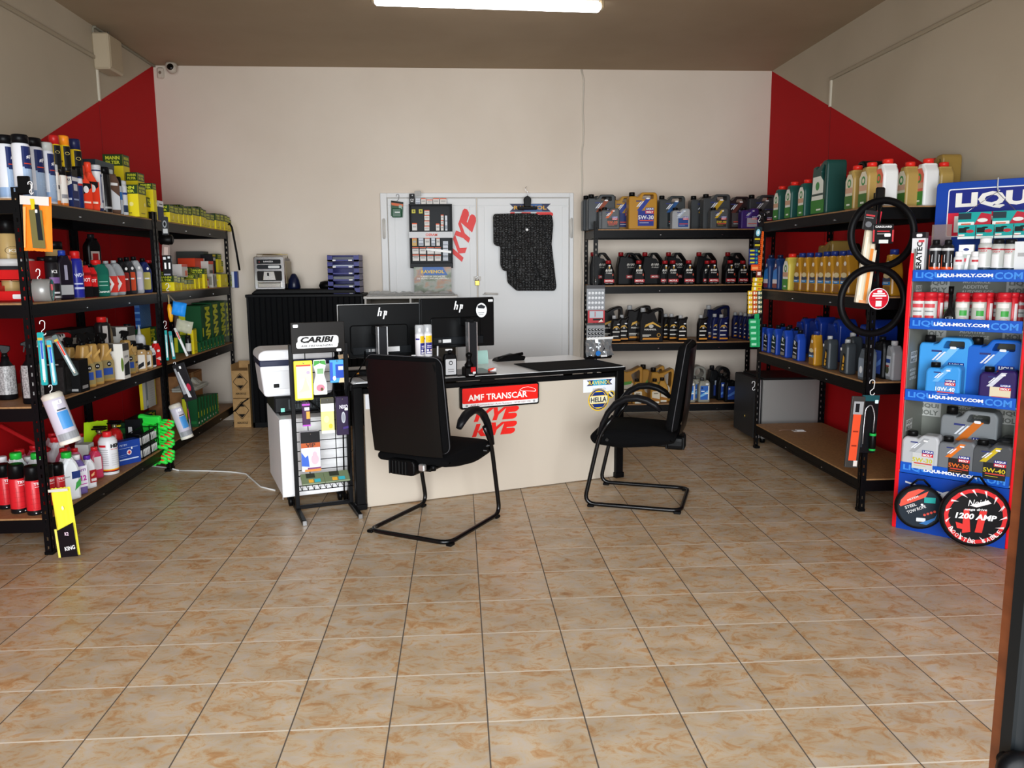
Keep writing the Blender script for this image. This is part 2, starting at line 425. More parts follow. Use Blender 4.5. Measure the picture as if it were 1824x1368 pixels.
# door in the back wall, painted like the wall
DP = M('#dfe0e0', .45); DG = M('#c9c6c0', .5)
mb = MB(); 
for b in ((-.765, 8.205, 0, -.70, 8.24, 2.27), (1.135, 8.205, 0, 1.175, 8.24, 2.27), (-.70, 8.205, 2.225, 1.135, 8.24, 2.27)): mb.box(*b, DP, .004)
d0 = struct('door_1', mb)
for x0, x1 in ((-.695, .19), (.20, 1.13)):
    mb = MB(); mb.box(x0, 8.222, .01, x1, 8.24, 2.22, DP, .003)
    i = .075
    for b in ((x0, 2.22-i, x1, 2.22), (x0, .01, x1, .1), (x0, .105, x0+i, 2.14), (x1-i, .105, x1, 2.14)): mb.box(b[0]+.004, 8.217, b[1], b[2]-.004, 8.224, b[3]-.004, DP, .003)
    obj('door_leaf', mb, d0)
for x in (-.735, 1.155):
    mb = MB(); mb.tube([(x, 8.2, 1.82), (x, 8.2, 2.02)], .011, DG, 8); mb.box(x-.02, 8.2, 1.83, x+.02, 8.21, 2.01, DG); obj('hinge', mb, d0)
mb = MB(); mb.tube([(.27, 8.215, 1.27), (.27, 8.18, 1.27), (.285, 8.172, 1.268), (.4, 8.172, 1.262)], .009, DG, 8); mb.lathe([(.025, 0), (.025, .008)], DG, 16, (.27, 8.21, 1.255)); obj('door_handle', mb, d0)
mb = MB(); mb.box(.155, 8.205, 1.4, .23, 8.217, 1.44, DG, .003); obj('hasp', mb, d0)
# shop door jamb close to the camera, right edge of the picture
BR = noisy('brown_frame', '#5a2c14', '#6f3a1d', (3, 3, 30), .35)
mb = MB(); mb.box(.935, 1.22, 0, .948, 1.26, 2.6, BR); mb.box(.93, 1.2, 0, .955, 1.235, 2.6, M('#15181a', .35), .004); mb.box(.955, 1.18, 0, 1.02, 1.26, 2.6, BR, .004)
dj = struct('door_2', mb)
mb = MB(); mb.T = Matrix.Translation((.925, 1.185, .69)) @ Matrix.Rotation(PI/2, 4, 'X'); mb.lathe([(.012, -.03), (.012, -.012), (.03, -.006), (.036, .008), (.03, .02), (.012, .026)], BLK, 20); obj('door_handle', mb, dj)
# things fixed to walls and ceiling
t = thing('ceiling_lamp', 'long white batten tube light mounted under ceiling', 'lamp', (.255, 6.1, 3.47), .055)
mb = MB(); mb.box(-.80, -.04, -.035, .80, .04, 0, WHT, .01); obj('housing', mb, t)
mb = MB(); mb.slab(rrect(-.82, -.085, .82, -.03, .024, 4), -.045, .045, M('#ffffff', .3, 0, 0, 12.), .015); obj('diffuser', mb, t)
for x in (-.84, .82): mb = MB(); mb.box(x-.005, -.03, -.07, x+.025, .03, -.01, M('#8a7a60', .4), .006); obj('end_cap', mb, t)
t = thing('alarm_box', 'cream metal alarm box high on left wall under ceiling', 'electrical box', (-2.89, 7.05, 3.27))
mb = MB(); mb.box(0, -.14, -.14, .13, .13, .14, M('#b9ab92', .5), .012); obj('housing', mb, t)
mb = MB(); mb.box(.128, -.12, -.12, .136, .11, .12, M('#ad9e84', .5), .004); obj('lid', mb, t)
mb = MB(); mb.tube([(.05, .08, .14), (.05, .08, .2)], .008, M('#777', .5) if False else M('#7c7669', .5), 6); obj('cable', mb, t)
t = thing('security_camera', 'small white dome camera with black eye in left corner', 'camera', (-2.69, 8.15, 3.47))
mb = MB(); mb.lathe([(.05, 0), (.055, -.02), (.05, -.04), (.03, -.05)][::-1], M('#bdb5a8', .4), 20); obj('bracket', mb, t)
mb = MB(); mb.T = Matrix.Translation((.01, -.02, -.055)) @ Matrix.Rotation(1.35, 4, 'X'); mb.lathe([(.002, -.045), (.03, -.035), (.045, -.01), (.045, .02), (.033, .04), (.02, .044)], M('#c4bcae', .35), 20); hs = obj('dome', mb, t)
mb = MB(); mb.T = Matrix.Translation((.01, -.02, -.055)) @ Matrix.Rotation(1.35, 4, 'X'); mb.lathe([(.031, .036), (.03, .048), (.01, .054)], M('#050505', .1), 20); obj('lens', mb, hs)
t = thing('motion_sensor', 'small white motion sensor below the corner of the ceiling', 'sensor', (-2.82, 8.24, 3.4))
mb = MB(); mb.box(-.032, -.03, -.055, .032, 0, .05, M('#c9bfb0', .4), .012); obj('housing', mb, t)
mb = MB(); mb.slab(circ(0, .0, .014), -.034, -.028, M('#7c6a5c', .3), .002); obj('sensor_lens', mb, t)
mb = MB(); pts = []
for i in range(30):
    z = 3.465-i*.1; pts.append((1.262+.004*math.sin(i*1.3)-(.02 if i == 0 else 0)+(.01 if i < 8 else 0), 8.232, z))
mb.tube(pts, .009, M('#cfc8bb', .5), 6); tag(obj('wall_cable', mb), 'thin white cable running down the back wall from ceiling', 'cable')
# ------------------------------------------------------------------ steel shelving
PW, PT = .038, .0028
def post_mesh(H):
    mb = MB(); hw = .0045
    def flange(bx):
        bx(.0, PW/2-hw-.0, 0, H); bx(PW/2+hw, PW, 0, H); z = 0
        k = 0
        while z < H:
            z1 = min(z+.031, H); bx(PW/2-hw, PW/2+hw, z, z1); z += .05
    flange(lambda a, b, z0, z1: mb.box(a, 0, z0, b, PT, z1, RACKM))
    flange(lambda a, b, z0, z1: mb.box(0, a, z0, PT, b, z1, RACKM))
    mb.box(-.004, -.004, 0, .042, .042, .02, BLK, .003)
    return mb.mesh('post')
PM = post_mesh(1.955)
def rack(fr, u0, u1, zs, label, group='black steel shelving racks', depth=.6):
    W = u1-u0; t = thing('shelving_rack', label, 'shelving rack', fr.w(u0, 0, 0), fr.a, group)
    for x, y, r in ((0, 0, 0), (W, 0, 90), (W, depth, 180), (0, depth, 270)):
        o = obj('post', PM, t); o.location = (x, y, 0); o.rotation_euler = (0, 0, math.radians(r))
    for z in zs:
        mb = MB(); e = .003; h = .078
        for b in ((e, e, W-e, e+.028), (e, depth-.028-e, W-e, depth-e), (e, .03, e+.028, depth-.03), (W-e-.028, .03, W-e, depth-.03)):
            mb.box(b[0], b[1], z-h, b[2], b[3], z-.009, RACKM)
        for yy in (e-.0012, ): mb.box(.04, yy, z-h+.012, W-.04, yy+.002, z-h+.018, RACKM)
        mb.box(W*.36, e-.003, z-h+.02, W*.36+.012, e, z-h+.026, CHROME); mb.box(W*.7, e-.003, z-h+.02, W*.7+.012, e, z-h+.026, CHROME)
        obj('shelf_beam', mb, t)
        mb = MB(); mb.box(.012, .006, z-.009, W-.012, depth-.006, z, MDF); obj('shelf_board', mb, t)
    return t
ZL = (1.90, 1.365, .818, .205); ZB = (1.88, 1.352, .80, .198); ZR = (1.88, 1.34, .82, .207)
rack(LEFT, 4.33, 6.165, ZL, 'black steel rack of car care cans, nearest on left wall')
rack(LEFT, 6.185, 8.06, ZL, 'black steel rack of yellow filter boxes, far end of left wall')
rack(BACK, 1.285, 3.04, ZB, 'black steel rack of dark oil jugs against the back wall')
rack(RIGHT, -6.5, -4.69, ZR, 'black steel rack with empty bottom shelf along right wall', depth=.59)
# ------------------------------------------------------------------ back left: cabinets and what stands on them
t = thing('tambour_cabinet', 'black ribbed sliding door cabinet against the back wall', 'cabinet', (-2.02, 7.8, 0))
K2 = M('#0e0f11', .5); mb = MB(); W = 1.1
mb.box(0, 0, 0, .02, .42, 1.27, K2); mb.box(W-.02, 0, 0, W, .42, 1.27, K2); mb.box(0, .4, 0, W, .42, 1.27, K2); mb.box(0, 0, 0, W, .4, .05, K2); obj('body', mb, t)
mb = MB(); mb.box(-.008, -.01, 1.262, W+.004, .42, 1.29, K2, .004); obj('top', mb, t)
mb = MB(); pr = []; x = .02
while x < W-.03: pr += [(x, 0.016), (x+.042, 0.004), (x+.05, .02)]; x += .053
vs = [(a, b, z) for a, b in pr for z in (.05, 1.262)]
mb.add(vs, [(2*i, 2*i+2, 2*i+3, 2*i+1) for i in range(len(pr)-1)], M('#141517', .4)); obj('tambour_door', mb, t)
mb = MB(); mb.slab(fillet([(-.52, 0), (.5, 0), (.47, .045), (-.46, .05)], .03), -.17, .17, M('#0a0a0b', .45), .01)
o = obj('tray', mb); o.location = (-1.47, 8.0, 1.29); tag(o, 'black plastic tray mat on top of the ribbed cabinet', 'tray')
TOPZ = 1.342
# coffee machine
t = thing('coffee_machine', 'chrome and black coffee machine on the ribbed cabinet', 'coffee machine', (-1.80, 7.86, 1.34-.005))
mb = MB(); mb.box(-.135, .0, 0, .135, .3, .30, M('#2a2622', .3), .012); mb.box(.12, .03, .05, .15, .28, .27, M('#8c7f66', .35), .008); obj('body', mb, t)
mb = MB()
mb.slab(rrect(-.145, 0, .145, .315, .02, 4), -.02, .01, CHROME, .006, holes=[rrect(-.115, .085, .115, .175, .008, 2)]); obj('front_panel', mb, t)
mb = MB(); mb.box(-.115, -.012, .085, .115, .0, .175, M('#1a1816', .4)); mb.slab([(-.06, .09), (.06, .09), (.045, .172), (-.05, .172)], -.03, -.01, M('#d8d5cf', .2, .8), .003); mb.lathe([(.008, 0), (.008, .03)], BLK, 10, (-.01, -.035, .13)); obj('brew_head', mb, t)
mb = MB(); mb.box(-.11, -.03, .02, .11, -.018, .075, M('#b9b5ac', .2, 1), .004); mb.box(-.1, -.033, .06, .1, -.029, .066, BLK); obj('drip_tray', mb, t)
mb = MB(); mb.deco([('rr', -.115, .245, .11, .285, .006, '#17191b'), ('t', 'LAVAZZA', -.005, .266, .09, .014, '#dddddd'), ('rr', -.115, .195, .115, .235, .015, '#23262a'), ('rr', -.01, .203, .1, .228, .012, '#cfd2d2'), ('o', -.09, .262, .006, '#8a2020')], 1, 1, ff_front(-.02)); obj('control_panel', mb, t)
mb = MB(); mb.tube([(-.12, .02, .30), (-.12, .02, .335), (.12, .02, .335), (.12, .02, .30)], .004, M('#9c8a5e', .3, 1), 6); mb.tube([(-.12, .26, .30), (-.12, .26, .335), (.12, .26, .335), (.12, .26, .30)], .004, M('#9c8a5e', .3, 1), 6); obj('cup_rail', mb, t)
mb = MB(); mb.lathe([(.055, 0), (.062, .02), (.05, .09), (.025, .14), (.012, .15)], M('#0c1430', .3), 20); o = obj('bag', mb); o.location = (-1.60, 7.98, 1.335); tag(o, 'dark blue rounded pouch leaning beside the coffee machine', 'pouch')
mb = MB(); mb.lathe([(.07, 0), (.085, .03), (.07, .065), (.03, .078)], BLK, 20); o = obj('case', mb); o.location = (-1.285, 8.02, 1.335); tag(o, 'small black rounded case beside the blue letter trays', 'case')
t0 = None
for i in range(6):
    h = .062; z = 1.29+i*h; BLU = M('#0b0f72', .35)
    t = thing('letter_tray', '', 'letter tray', (-1.1, 7.84, z), 0, 'stacked blue letter trays')
    ITEMS.append((t, 'blue plastic letter tray', ['at the bottom of its stack on the ribbed cabinet', 'second from bottom of the letter tray stack', 'third from bottom of the letter tray stack', 'fourth from bottom of the letter tray stack', 'fifth from bottom of the letter tray stack', 'on top of the letter tray stack'][i], 0))
    mb = MB(); mb.box(-.15, 0, 0, .15, .3, .006, BLU); mb.box(-.15, 0, 0, -.143, .3, h-.002, BLU); mb.box(.143, 0, 0, .15, .3, h-.002, BLU); mb.box(-.15, .293, 0, .15, .3, h-.002, BLU); mb.box(-.15, -.006, 0, -.10, .0, h-.01, BLU); mb.box(.10, -.006, 0, .15, 0, h-.01, BLU); mb.box(-.15, -.006, 0, .15, 0, .014, BLU); obj('tray_body', mb, t)
    mb = MB(); mb.box(-.12, .02, .006, .12, .28, .012+.03*((i*7) % 3)/2, M(['#8f93a0', '#3b3f48', '#55585c', '#7a7d88', '#9aa2b5', '#35384a'][i], .3), .003); obj('paper', mb, t)
    mb = MB(); mb.deco([('rr', .05, .002, .085, .014, .003, '#e8e8e8')]+([('rr', -.1, .002, -.07, .014, .003, '#e8e8e8')] if i in (4, 5) else []), 1, 1, ff_front(-.006)); obj('price_tag', mb, t)
# grey open cabinet
t = thing('grey_cabinet', 'low light grey open cabinet behind the monitors', 'cabinet', (-.905, 7.8, 0))
GC = M('#b7b5b0', .5); W = .885; mb = MB(); mb.box(0, 0, 0, .018, .4, 1.24, GC); mb.box(W-.018, 0, 0, W, .4, 1.24, GC); mb.box(0, .385, 0, W, .4, 1.24, M('#5b554c', .7)); mb.box(.43, .0, 0, .448, .38, 1.24, GC); mb.box(0, .02, 0, W, .4, .08, GC); obj('body', mb, t)
mb = MB(); mb.box(-.008, -.012, 1.238, W+.008, .4, 1.263, M('#cfcdc8', .45), .003); obj('top', mb, t)
for z in (.45, .85): mb = MB(); mb.box(.018, .02, z, W-.018, .38, z+.018, GC); obj('shelf', mb, t)
random.seed(3); mb = MB(); n = 26; pts = {}
vs = []; fs = []
for j in range(6):
    for i in range(n):
        x = -.43+.86*i/(n-1); y = .02+.2*j/5; edge = min(j, 5-j)/2.5; z = .004+.045*min(1, edge)*(.5+random.random()*.8)*(1 if i not in (0, n-1) else .1)
        vs.append((x, y, z))
fs = [(j*n+i, j*n+i+1, (j+1)*n+i+1, (j+1)*n+i) for j in range(5) for i in range(n-1)]
mb.add(vs, fs, M('#c3c6c6', .15, .1, 0, 0, .75), False); mb.box(-.42, .03, 0, .42, .2, .022, M('#8b8b88', .4), .008)
o = obj('wrapped_parcel', mb); o.location = (-.46, 7.8, 1.263); tag(o, 'long parcel in crumpled clear plastic lying on grey cabinet', 'parcel')
PH = photo_mat('landscape_print', [(.3, '#26351f'), (.42, '#5b6a49'), (.5, '#8a8f83'), (.58, '#a0714c'), (.7, '#3b5f8f')], (6, 6, 9))
t = thing('poster', 'landscape poster with yellow lettering leaning on the back wall', 'poster', (-.255, 8.07, 1.268))
mb = MB(); mb.box(-.185, -.004, 0, .185, .004, .27, PH); obj('print', mb, t)
mb = MB(); mb.deco([('p', [(-.1, .27), (.1, .27), (.15, .19), (-.09, .19)], '#3c6ab0'), ('t', 'RAVENOL', 0, .225, .23, .032, '#f0c62a'), ('t', 'FURNIZOR OFICIAL DE', 0, .178, .24, .014, '#e8e4da'), ('t', 'DE PRIMA UMPLERE PENTRU', 0, .157, .31, .014, '#e8e4da'), ('r', .165, 0, .185, .03, '#8f1a22')], 1, 1, ff_front(-.004)); obj('lettering', mb, t)
# ------------------------------------------------------------------ on the back door
def wpx(px, py, v=-.09): return WALL.hit(px, py, v)
t = thing('bulb_cabinet', 'black wall display cabinet of bulb boxes on door', 'display cabinet', (-.265, 8.2, 1.53), 0)
DK = M('#26282b', .45); mb = MB(); W, H = .425, .625
mb.box(-W/2, -.02, 0, W/2, .0, H, DK); mb.box(-W/2, -.10, 0, -W/2+.012, 0, H, DK, .003); mb.box(W/2-.012, -.10, 0, W/2, 0, H, DK, .003); mb.box(-W/2, -.10, H-.015, W/2, 0, H, DK, .003)
for z in (.055, .12, .195, .30, .36): mb.box(-W/2, -.085, z-.004, W/2, 0, z, DK)
mb.box(-W/2, -.11, 0, W/2, -.0, .05, DK, .006); obj('housing', mb, t)
mb = MB(); mb.box(-W/2-.003, -.108, .295, W/2+.004, -.102, .355, M('#c9cacb', .35)); mb.deco([('t', 'OSRAM', .005, .325, .115, .026, '#e0421c')], 1, 1, ff_front(-.108)); obj('name_band', mb, t)
def bulb(px0, py0, px1, py1, st, v=-.10, dep=.05):
    f = lambda X, Y: WALL.hit(690+X*.1463, 340+Y*.1463, v)
    (a, z1), (b, z0) = f(px0, py0), f(px1, py1)
    w, h = b-a, z1-z0; mb = MB(); body = {'o': '#d9d4ce', 'y': '#c9bf3a', 'w': '#cfd3da', 'k': '#121314', 'g': '#c8a050'}[st]
    mb.box(-w/2, 0, 0, w/2, dep, h, M(body, .4), .001)
    if st in 'og': mb.deco([('r', -.5, .84, .5, 1., '#e2581e'), ('r', -.35, .4, .35, .62, '#a9a6a2')], w, h, ff_front(0))
    elif st == 'w': mb.deco([('r', -.45, .1, .45, .35, '#8f95a0'), ('r', -.45, .6, .45, .68, '#8f95a0')], w, h, ff_front(0))
    elif st == 'y': mb.deco([('o', 0, .5, .25, .25, '#6a6420')], w, h, ff_front(0))
    elif st == 'k': mb.deco([('t', 'K2', 0, .4, .6, .3, '#cccccc', PI/2), ('o', .1, .85, .12, '#bbbbbb')], w, h, ff_front(0))
    o = obj('bulb_box' if st != 'k' else 'box', mb); o.location = ((a+b)/2, 8.24+v, z0); o['category'] = 'box'
    return o, (px0, py0)
rows = [('on top of the bulb cabinet', [(265, 35, 332, 168, 'k'), (342, 88, 400, 162, 'w'), (410, 90, 470, 162, 'o'), (480, 106, 550, 162, 'o'), (556, 90, 630, 162, 'o'), (640, 90, 720, 162, 'o')]),
        ('in the uppermost compartment of the bulb cabinet', [(295, 225, 342, 272, 'y'), (382, 222, 430, 275, 'y'), (300, 392, 362, 482, 'o')]),
        ('in the tall stack above the white band', [(450, 235, 513, 292, 'o'), (450, 296, 513, 358, 'o'), (450, 362, 513, 422, 'o'), (450, 426, 513, 484, 'o')]),
        ('right of the tall stack above the white band', [(590, 398, 635, 484, 'o'), (650, 290, 685, 355, 'o'), (650, 357, 685, 410, 'o'), (650, 412, 685, 484, 'o'), (700, 300, 732, 484, 'w')]),
        ('in the row under the white band', [(300, 568, 360, 672, 'g'), (378, 568, 440, 668, 'w'), (455, 568, 518, 670, 'o'), (534, 568, 582, 668, 'w'), (596, 568, 640, 670, 'o')]),
        ('in second lowest row of bulb cabinet', [(303, 686, 382, 768, 'o'), (392, 686, 470, 768, 'o'), (485, 686, 568, 768, 'o'), (576, 686, 652, 768, 'o')]),
        ('in lowest row of bulb cabinet', [(306, 775, 388, 853, 'o'), (398, 780, 472, 853, 'o'), (486, 780, 562, 853, 'o'), (576, 780, 652, 853, 'o')]),
        ('in the right hand column under the white band', [(676, 612, 740, 662, 'w'), (676, 665, 740, 755, 'w'), (676, 758, 740, 806, 'w'), (676, 810, 740, 853, 'w')])]
SD = {'o': 'white and orange bulb box', 'y': 'small yellow bulb box', 'w': 'pale grey bulb box', 'k': 'black box', 'g': 'tan and orange bulb box'}
for pl, bs in rows:
    for b in bs:
        o, kk = bulb(*b, dep=.05 if 'top' not in pl else .05); o['group'] = 'bulb boxes in the wall cabinet'
        key = kk[0] if 'stack' not in pl or 'right' in pl else kk[1]
        if 'tall stack' in pl and 'right' not in pl: ITEMS.append((o, SD[b[4]], pl+[', topmost', ', second from top', ', third from top', ', lowest'][bs.index(b)], 0))
        elif 'right hand column' in pl: ITEMS.append((o, SD[b[4]], pl+[', topmost', ', second from top', ', third from top', ', lowest'][bs.index(b)], 0))
        elif b[0] == 650: ITEMS.append((o, SD[b[4]], 'in the narrow stack above the white band'+[', top', ', middle', ', bottom'][bs.index(b)-1], 0))
        else: ITEMS.append((o, SD[b[4]], pl, kk[0]))
mb = MB(); mb.T = Matrix.Translation((-.385, 8.08, 2.23)); mb.box(-.03, 0, 0, .03, .05, .05, M('#b9bab8', .15, 0, 0, 0, .5), .002); o = obj('box', mb); tag(o, 'clear plastic box on the grey box above bulb cabinet', 'box')
mb = MB(); mb.box(-.125, -.002, -.012, .125, .002, .012, M('#f4f4f2', .4)); o = obj('paper_strip', mb); a, z = wpx(760, 443.5, -.115); a2, z2 = wpx(805, 449, -.115); o.location = ((a+a2)/2-.005, 8.24-.117, (z+z2)/2); o.rotation_euler = (0, math.atan2(z-z2, a2-a), 0); tag(o, 'plain white paper strip across the lower bulb boxes', 'strip')
def hook(name_loc, label, col='#cfd2d6', s=1., rz=0., group='wire hooks holding goods'):
    mb = MB(); pts = [(0.0+.011*math.cos(a), 0, .055+.011*math.sin(a)) for a in [PI*1.0-PI*k/8 for k in range(9)]]
    pts = pts[::-1]
    pts = [(-.011*1, 0, .05)]+[(-.011*math.cos(PI*k/8), 0, .055+.011*math.sin(PI*k/8)) for k in range(9)][0:] + [(.008, 0, .03), (-.006, 0, .018)]+[(-.006+.009*(1-math.cos(PI*k/8)), 0, .01-.009*math.sin(PI*k/8)) for k in range(9)]
    mb.tube([(x*s, y*s, z*s) for x, y, z in pts], .0022*max(1, s*.8), M(col, .3, .6 if col != '#e8e8e8' else 0), 6)
    o = obj('hook', mb); o.location = name_loc; o.rotation_euler = (0, 0, rz); return tag(o, label, 'hook', group)
# hanging green card
t = thing('blister_card', 'green and orange blister card hanging left of bulb cabinet', 'card', (-.60, 8.19, 2.03))
mb = MB(); mb.slab([(-.06, .015), (.055, 0), (.065, .15), (-.055, .165)], -.006, 0, M('#0f4a2a', .4)); mb.deco([('p', [(-.055, .145), (.064, .132), (.065, .15), (-.055, .165)], '#1a1f1c'), ('p', [(-.05, .12), (.06, .105), (.063, .13), (-.054, .145)], '#d2602a'), ('r', .02, .08, .05, .12, '#9bb3a6')], 1, 1, ff_front(-.006)); obj('card', mb, t)
mb = MB(); mb.box(-.05, -.025, .0, .045, -.006, .09, M('#12502f', .25), .008); mb.deco([('r', -.02, .045, .03, .055, '#dfe6e2')], 1, 1, ff_front(-.025)); obj('pouch', mb, t)
hook((-.59, 8.19, 2.17), 'thin wire hook above the green blister card', '#555555', 1.3)
# KYB decals, RAVENOL banner, mats
def decal(name, decs, loc, rz, label, cat='sticker', rx=0, group=None):
    mb = MB(); mb.deco(decs, 1, 1, ff_front(0)); o = obj(name, mb); o.location = loc; o.rotation_euler = (rx, 0, rz); return tag(o, label, cat, group)
RED = '#e0231c'
mb = MB(); R_ = math.radians(70)
mb.deco(spin(kyb(.50, .16), R_), 1, 1, ff_front(0)); o = obj('sticker', mb); o.location = (.055, 8.216, 1.865); tag(o, 'large red slanted lettering sticker on the white door', 'sticker')
mb = MB(); RIB = lambda x0, z0, x1, z1: [(x0, z0), (x1, z0), (x1-.025*(x1-x0)/.25, (z0+z1)/2), (x1, z1), (x0, z1), (x0+.025*(x1-x0)/.25, (z0+z1)/2)]
mb.deco([('p', RIB(-.21, -.04, .21, .04), '#101c48'), ('r', -.06, -.036, .12, .036, '#2f5f9c'), ('t', 'RAVENOL', 0, 0, .33, .038, '#e5a92c')], 1, 1, ff_front(0)); o = obj('sticker', mb); o.location = (.735, 8.216, 2.125); tag(o, 'dark blue ribbon sticker with yellow lettering above black mats', 'sticker')
mb = MB(); mb.deco(kyb(.48, .13), 1, 1, ff_front(0)); o = obj('sticker', mb); o.location = (.735, 8.216, 2.015); tag(o, 'red lettering sticker mostly hidden behind black car mats', 'sticker')
def mat_rubber():
    mt, nt, b, N, L = nodes('quilted_rubber'); b.inputs['Base Color'].default_value = lin('#0a0a0b'); b.inputs['Roughness'].default_value = .55
    t = N('TexCoord'); mp = N('Mapping'); mp.inputs['Scale'].default_value = (34, 1, 62); L(t.outputs['Object'], mp.inputs[0])
    v = N('TexVoronoi'); v.feature = 'DISTANCE_TO_EDGE'; v.inputs['Scale'].default_value = 1; v.inputs['Randomness'].default_value = .55; L(mp.outputs[0], v.inputs[0])
    r = ramp(N, [(0, '#000000'), (.25, '#ffffff')]); L(v.outputs[0], r.inputs[0])
    bp = N('Bump'); bp.inputs['Strength'].default_value = .8; bp.inputs['Distance'].default_value = .006; L(r.outputs[0], bp.inputs['Height']); L(bp.outputs[0], b.inputs['Normal']); return mt
RUB = mat_rubber()
def zp(pts, v=-.1): return [WALL.hit(660+x*.2266, 330+y*.2266, v) for x, y in pts]
mats_ = [([(1075, 600), (1420, 430), (1435, 560), (1450, 690), (1462, 800), (1450, 828), (1150, 828), (1080, 765), (1072, 670)], 'large black quilted car mat, lowest and rearmost on hook'),
         ([(1290, 235), (1425, 232), (1436, 300), (1424, 445), (1418, 500), (1300, 520)], 'black quilted car mat showing at the upper right of mats'),
         ([(975, 228), (1180, 222), (1200, 660), (1045, 672), (1022, 630), (1022, 478), (985, 474), (968, 455), (965, 245)], 'square shouldered black car mat at the left of mats'),
         ([(1150, 222), (1310, 226), (1350, 290), (1378, 420), (1396, 580), (1406, 690), (1400, 728), (1370, 752), (1345, 738), (1312, 650), (1296, 600), (1284, 612), (1292, 735), (1280, 752), (1170, 765), (1152, 752), (1140, 680), (1120, 500)], 'notched black car mat with white price tag, frontmost')]
for i, (pl, lb) in enumerate(mats_):
    mb = MB(); pp = fillet(zp(pl), .02); cx = sum(p[0] for p in pp)/len(pp); zt = max(p[1] for p in pp)
    mb.slab([(a-cx, b-zt) for a, b in pp], -.005, .004, RUB, .002); y = 8.2-.03-i*.014
    mb.tube([(a-cx, -.005, b-zt) for a, b in pp], .003, M('#1d1d1f', .5), 5, closed=True)
    if i == 3: mb.deco([('rr', -.085, -.17, -.06, -.15, .004, '#e6e6e6')], 1, 1, lambda x, z, e: (x, -.005-e, z))
    o = obj('car_mat', mb); o.location = (cx, y, zt); tag(o, lb, 'car mat', 'black rubber car mats hanging on the door')
t = thing('clothes_hanger', 'black plastic clip hanger holding the car mats', 'hanger', (.70, 8.14, 2.1))
mb = MB(); mb.slab(fillet([(-.03, .02), (.03, .02), (.04, .11), (0, .14), (-.04, .11)], .02), -.02, .02, BLK, .006); mb.box(-.1, -.03, -.0, .1, .03, .03, BLK, .008); obj('body', mb, t)
mb = MB(); mb.tube([(0, 0, .13), (.01, 0, .16), (-.015, 0, .19), (-.02, 0, .215), (-.005, 0, .225)], .003, CHROME, 6); obj('hanger_hook', mb, t)
# padlock
t = thing('padlock', 'brass padlock with steel shackle hanging on the white door', 'padlock', (.19, 8.19, 1.375))
mb = MB(); mb.box(-.022, -.01, -.025, .022, .01, .025, M('#c9a23a', .3, .9), .004); obj('body', mb, t)
mb = MB(); mb.tube([(-.013, 0, .02), (-.013, 0, .05), (-.009, 0, .063), (0, 0, .068), (.009, 0, .063), (.013, 0, .05), (.013, 0, .02)], .0035, CHROME, 8); obj('shackle', mb, t)
# carton stack left of ribbed cabinet
for i, (z, lb) in enumerate(((0, 'brown aerosol carton at floor level beside the ribbed cabinet'), (.29, 'brown aerosol carton with open flaps on top of another'))):
    t = thing('carton', lb, 'carton', (-2.125, 7.82, z), -.03*i, 'aerosol cartons beside the cabinet'); CB = noisy('cardboard%d' % i, '#b18a55', '#bd9762', (30, 30, 30), .7)
    W, H = .165, .285 if i == 0 else .27
    mb = MB(); mb.box(-W/2, 0, .001, W/2, .25, H, CB, .002); obj('body', mb, t)
    mb = MB(); bk = '#1d1a17'; D = [('p', [(0, .82), (.33, .62), (0, .62), (-.33, .62)], bk)]
    for a, b in (((0, .9), (.42, .6)), ((.42, .6), (0, .3)), ((0, .3), (-.42, .6)), ((-.42, .6), (0, .9))):
        n = Vector((b[1]-a[1], -(b[0]-a[0]))).normalized()*.012; D.append(('p', [(a[0]-n.x, a[1]-n.y), (b[0]-n.x, b[1]-n.y), (b[0]+n.x, b[1]+n.y), (a[0]+n.x, a[1]+n.y)], bk))
    D = [d for d in D if len(d[1]) == 4 and d[0] == 'p'][1:]+[('p', [(0, .86), (.2, .73), (-.2, .73)], bk), ('p', [(0, .34), (-.2, .47), (.2, .47)], bk), ('t', 'AEROSOLE', 0, .17, .62, .07, bk)]
    mb.deco(D, W, H, ff_front(0)); obj('print', mb, t)
    if i: 
        for x0, x1, rr in ((-W/2, -W/2+.004, .25), (W/2-.004, W/2, -.2)):
            mb = MB(); mb.box(x0, 0, H-.002, x1, .25, H+.06, CB); obj('flap', mb, t)
        mb = MB(); mb.box(-W/2, .248, H-.002, W/2, .252, H+.07, CB); obj('flap', mb, t)
mb = MB(); mb.tube([(-2.21, 7.80, .16), (-2.17, 7.79, .18), (-2.11, 7.795, .25), (-2.05, 7.79, .29)], .006, BLK, 6); tag(obj('black_cable', mb), 'black cable lying across the lower aerosol carton', 'cable')
# ------------------------------------------------------------------ desk
t = thing('desk', 'long office desk with beige front panel and black legs', 'desk', DESK.w(0, 0, 0), DESK.a)
DW, DD, DZ = 1.965, .86, .82
mb = MB(); mb.box(-.005, -.01, DZ-.026, DW+.005, DD, DZ-.002, BLK, .003); mb.box(.0, -.004, DZ-.002, DW, DD-.004, DZ, M('#f6f7f7', .16)); obj('desktop', mb, t)
mb = MB(); mb.box(.075, .03, .005, 1.91, .05, .745, M('#b9ae9f', .5), .002); obj('front_panel', mb, t)
for x, y in ((.0, .0), (DW-.06, .0), (.0, DD-.06), (DW-.06, DD-.06)):
    mb = MB(); mb.box(x, y, 0, x+.06, y+.06, DZ-.026, BLK, .004); mb.box(x-.006, y-.006, 0, x+.066, y+.066, .04, BLK, .004); obj('leg', mb, t)
mb = MB(); mb.box(.06, .04, .745, DW-.06, .075, .775, BLK); mb.box(0.02, .06, .75, .05, DD-.06, .79, BLK); mb.box(DW-.05, .06, .75, DW-.02, DD-.06, .79, BLK)
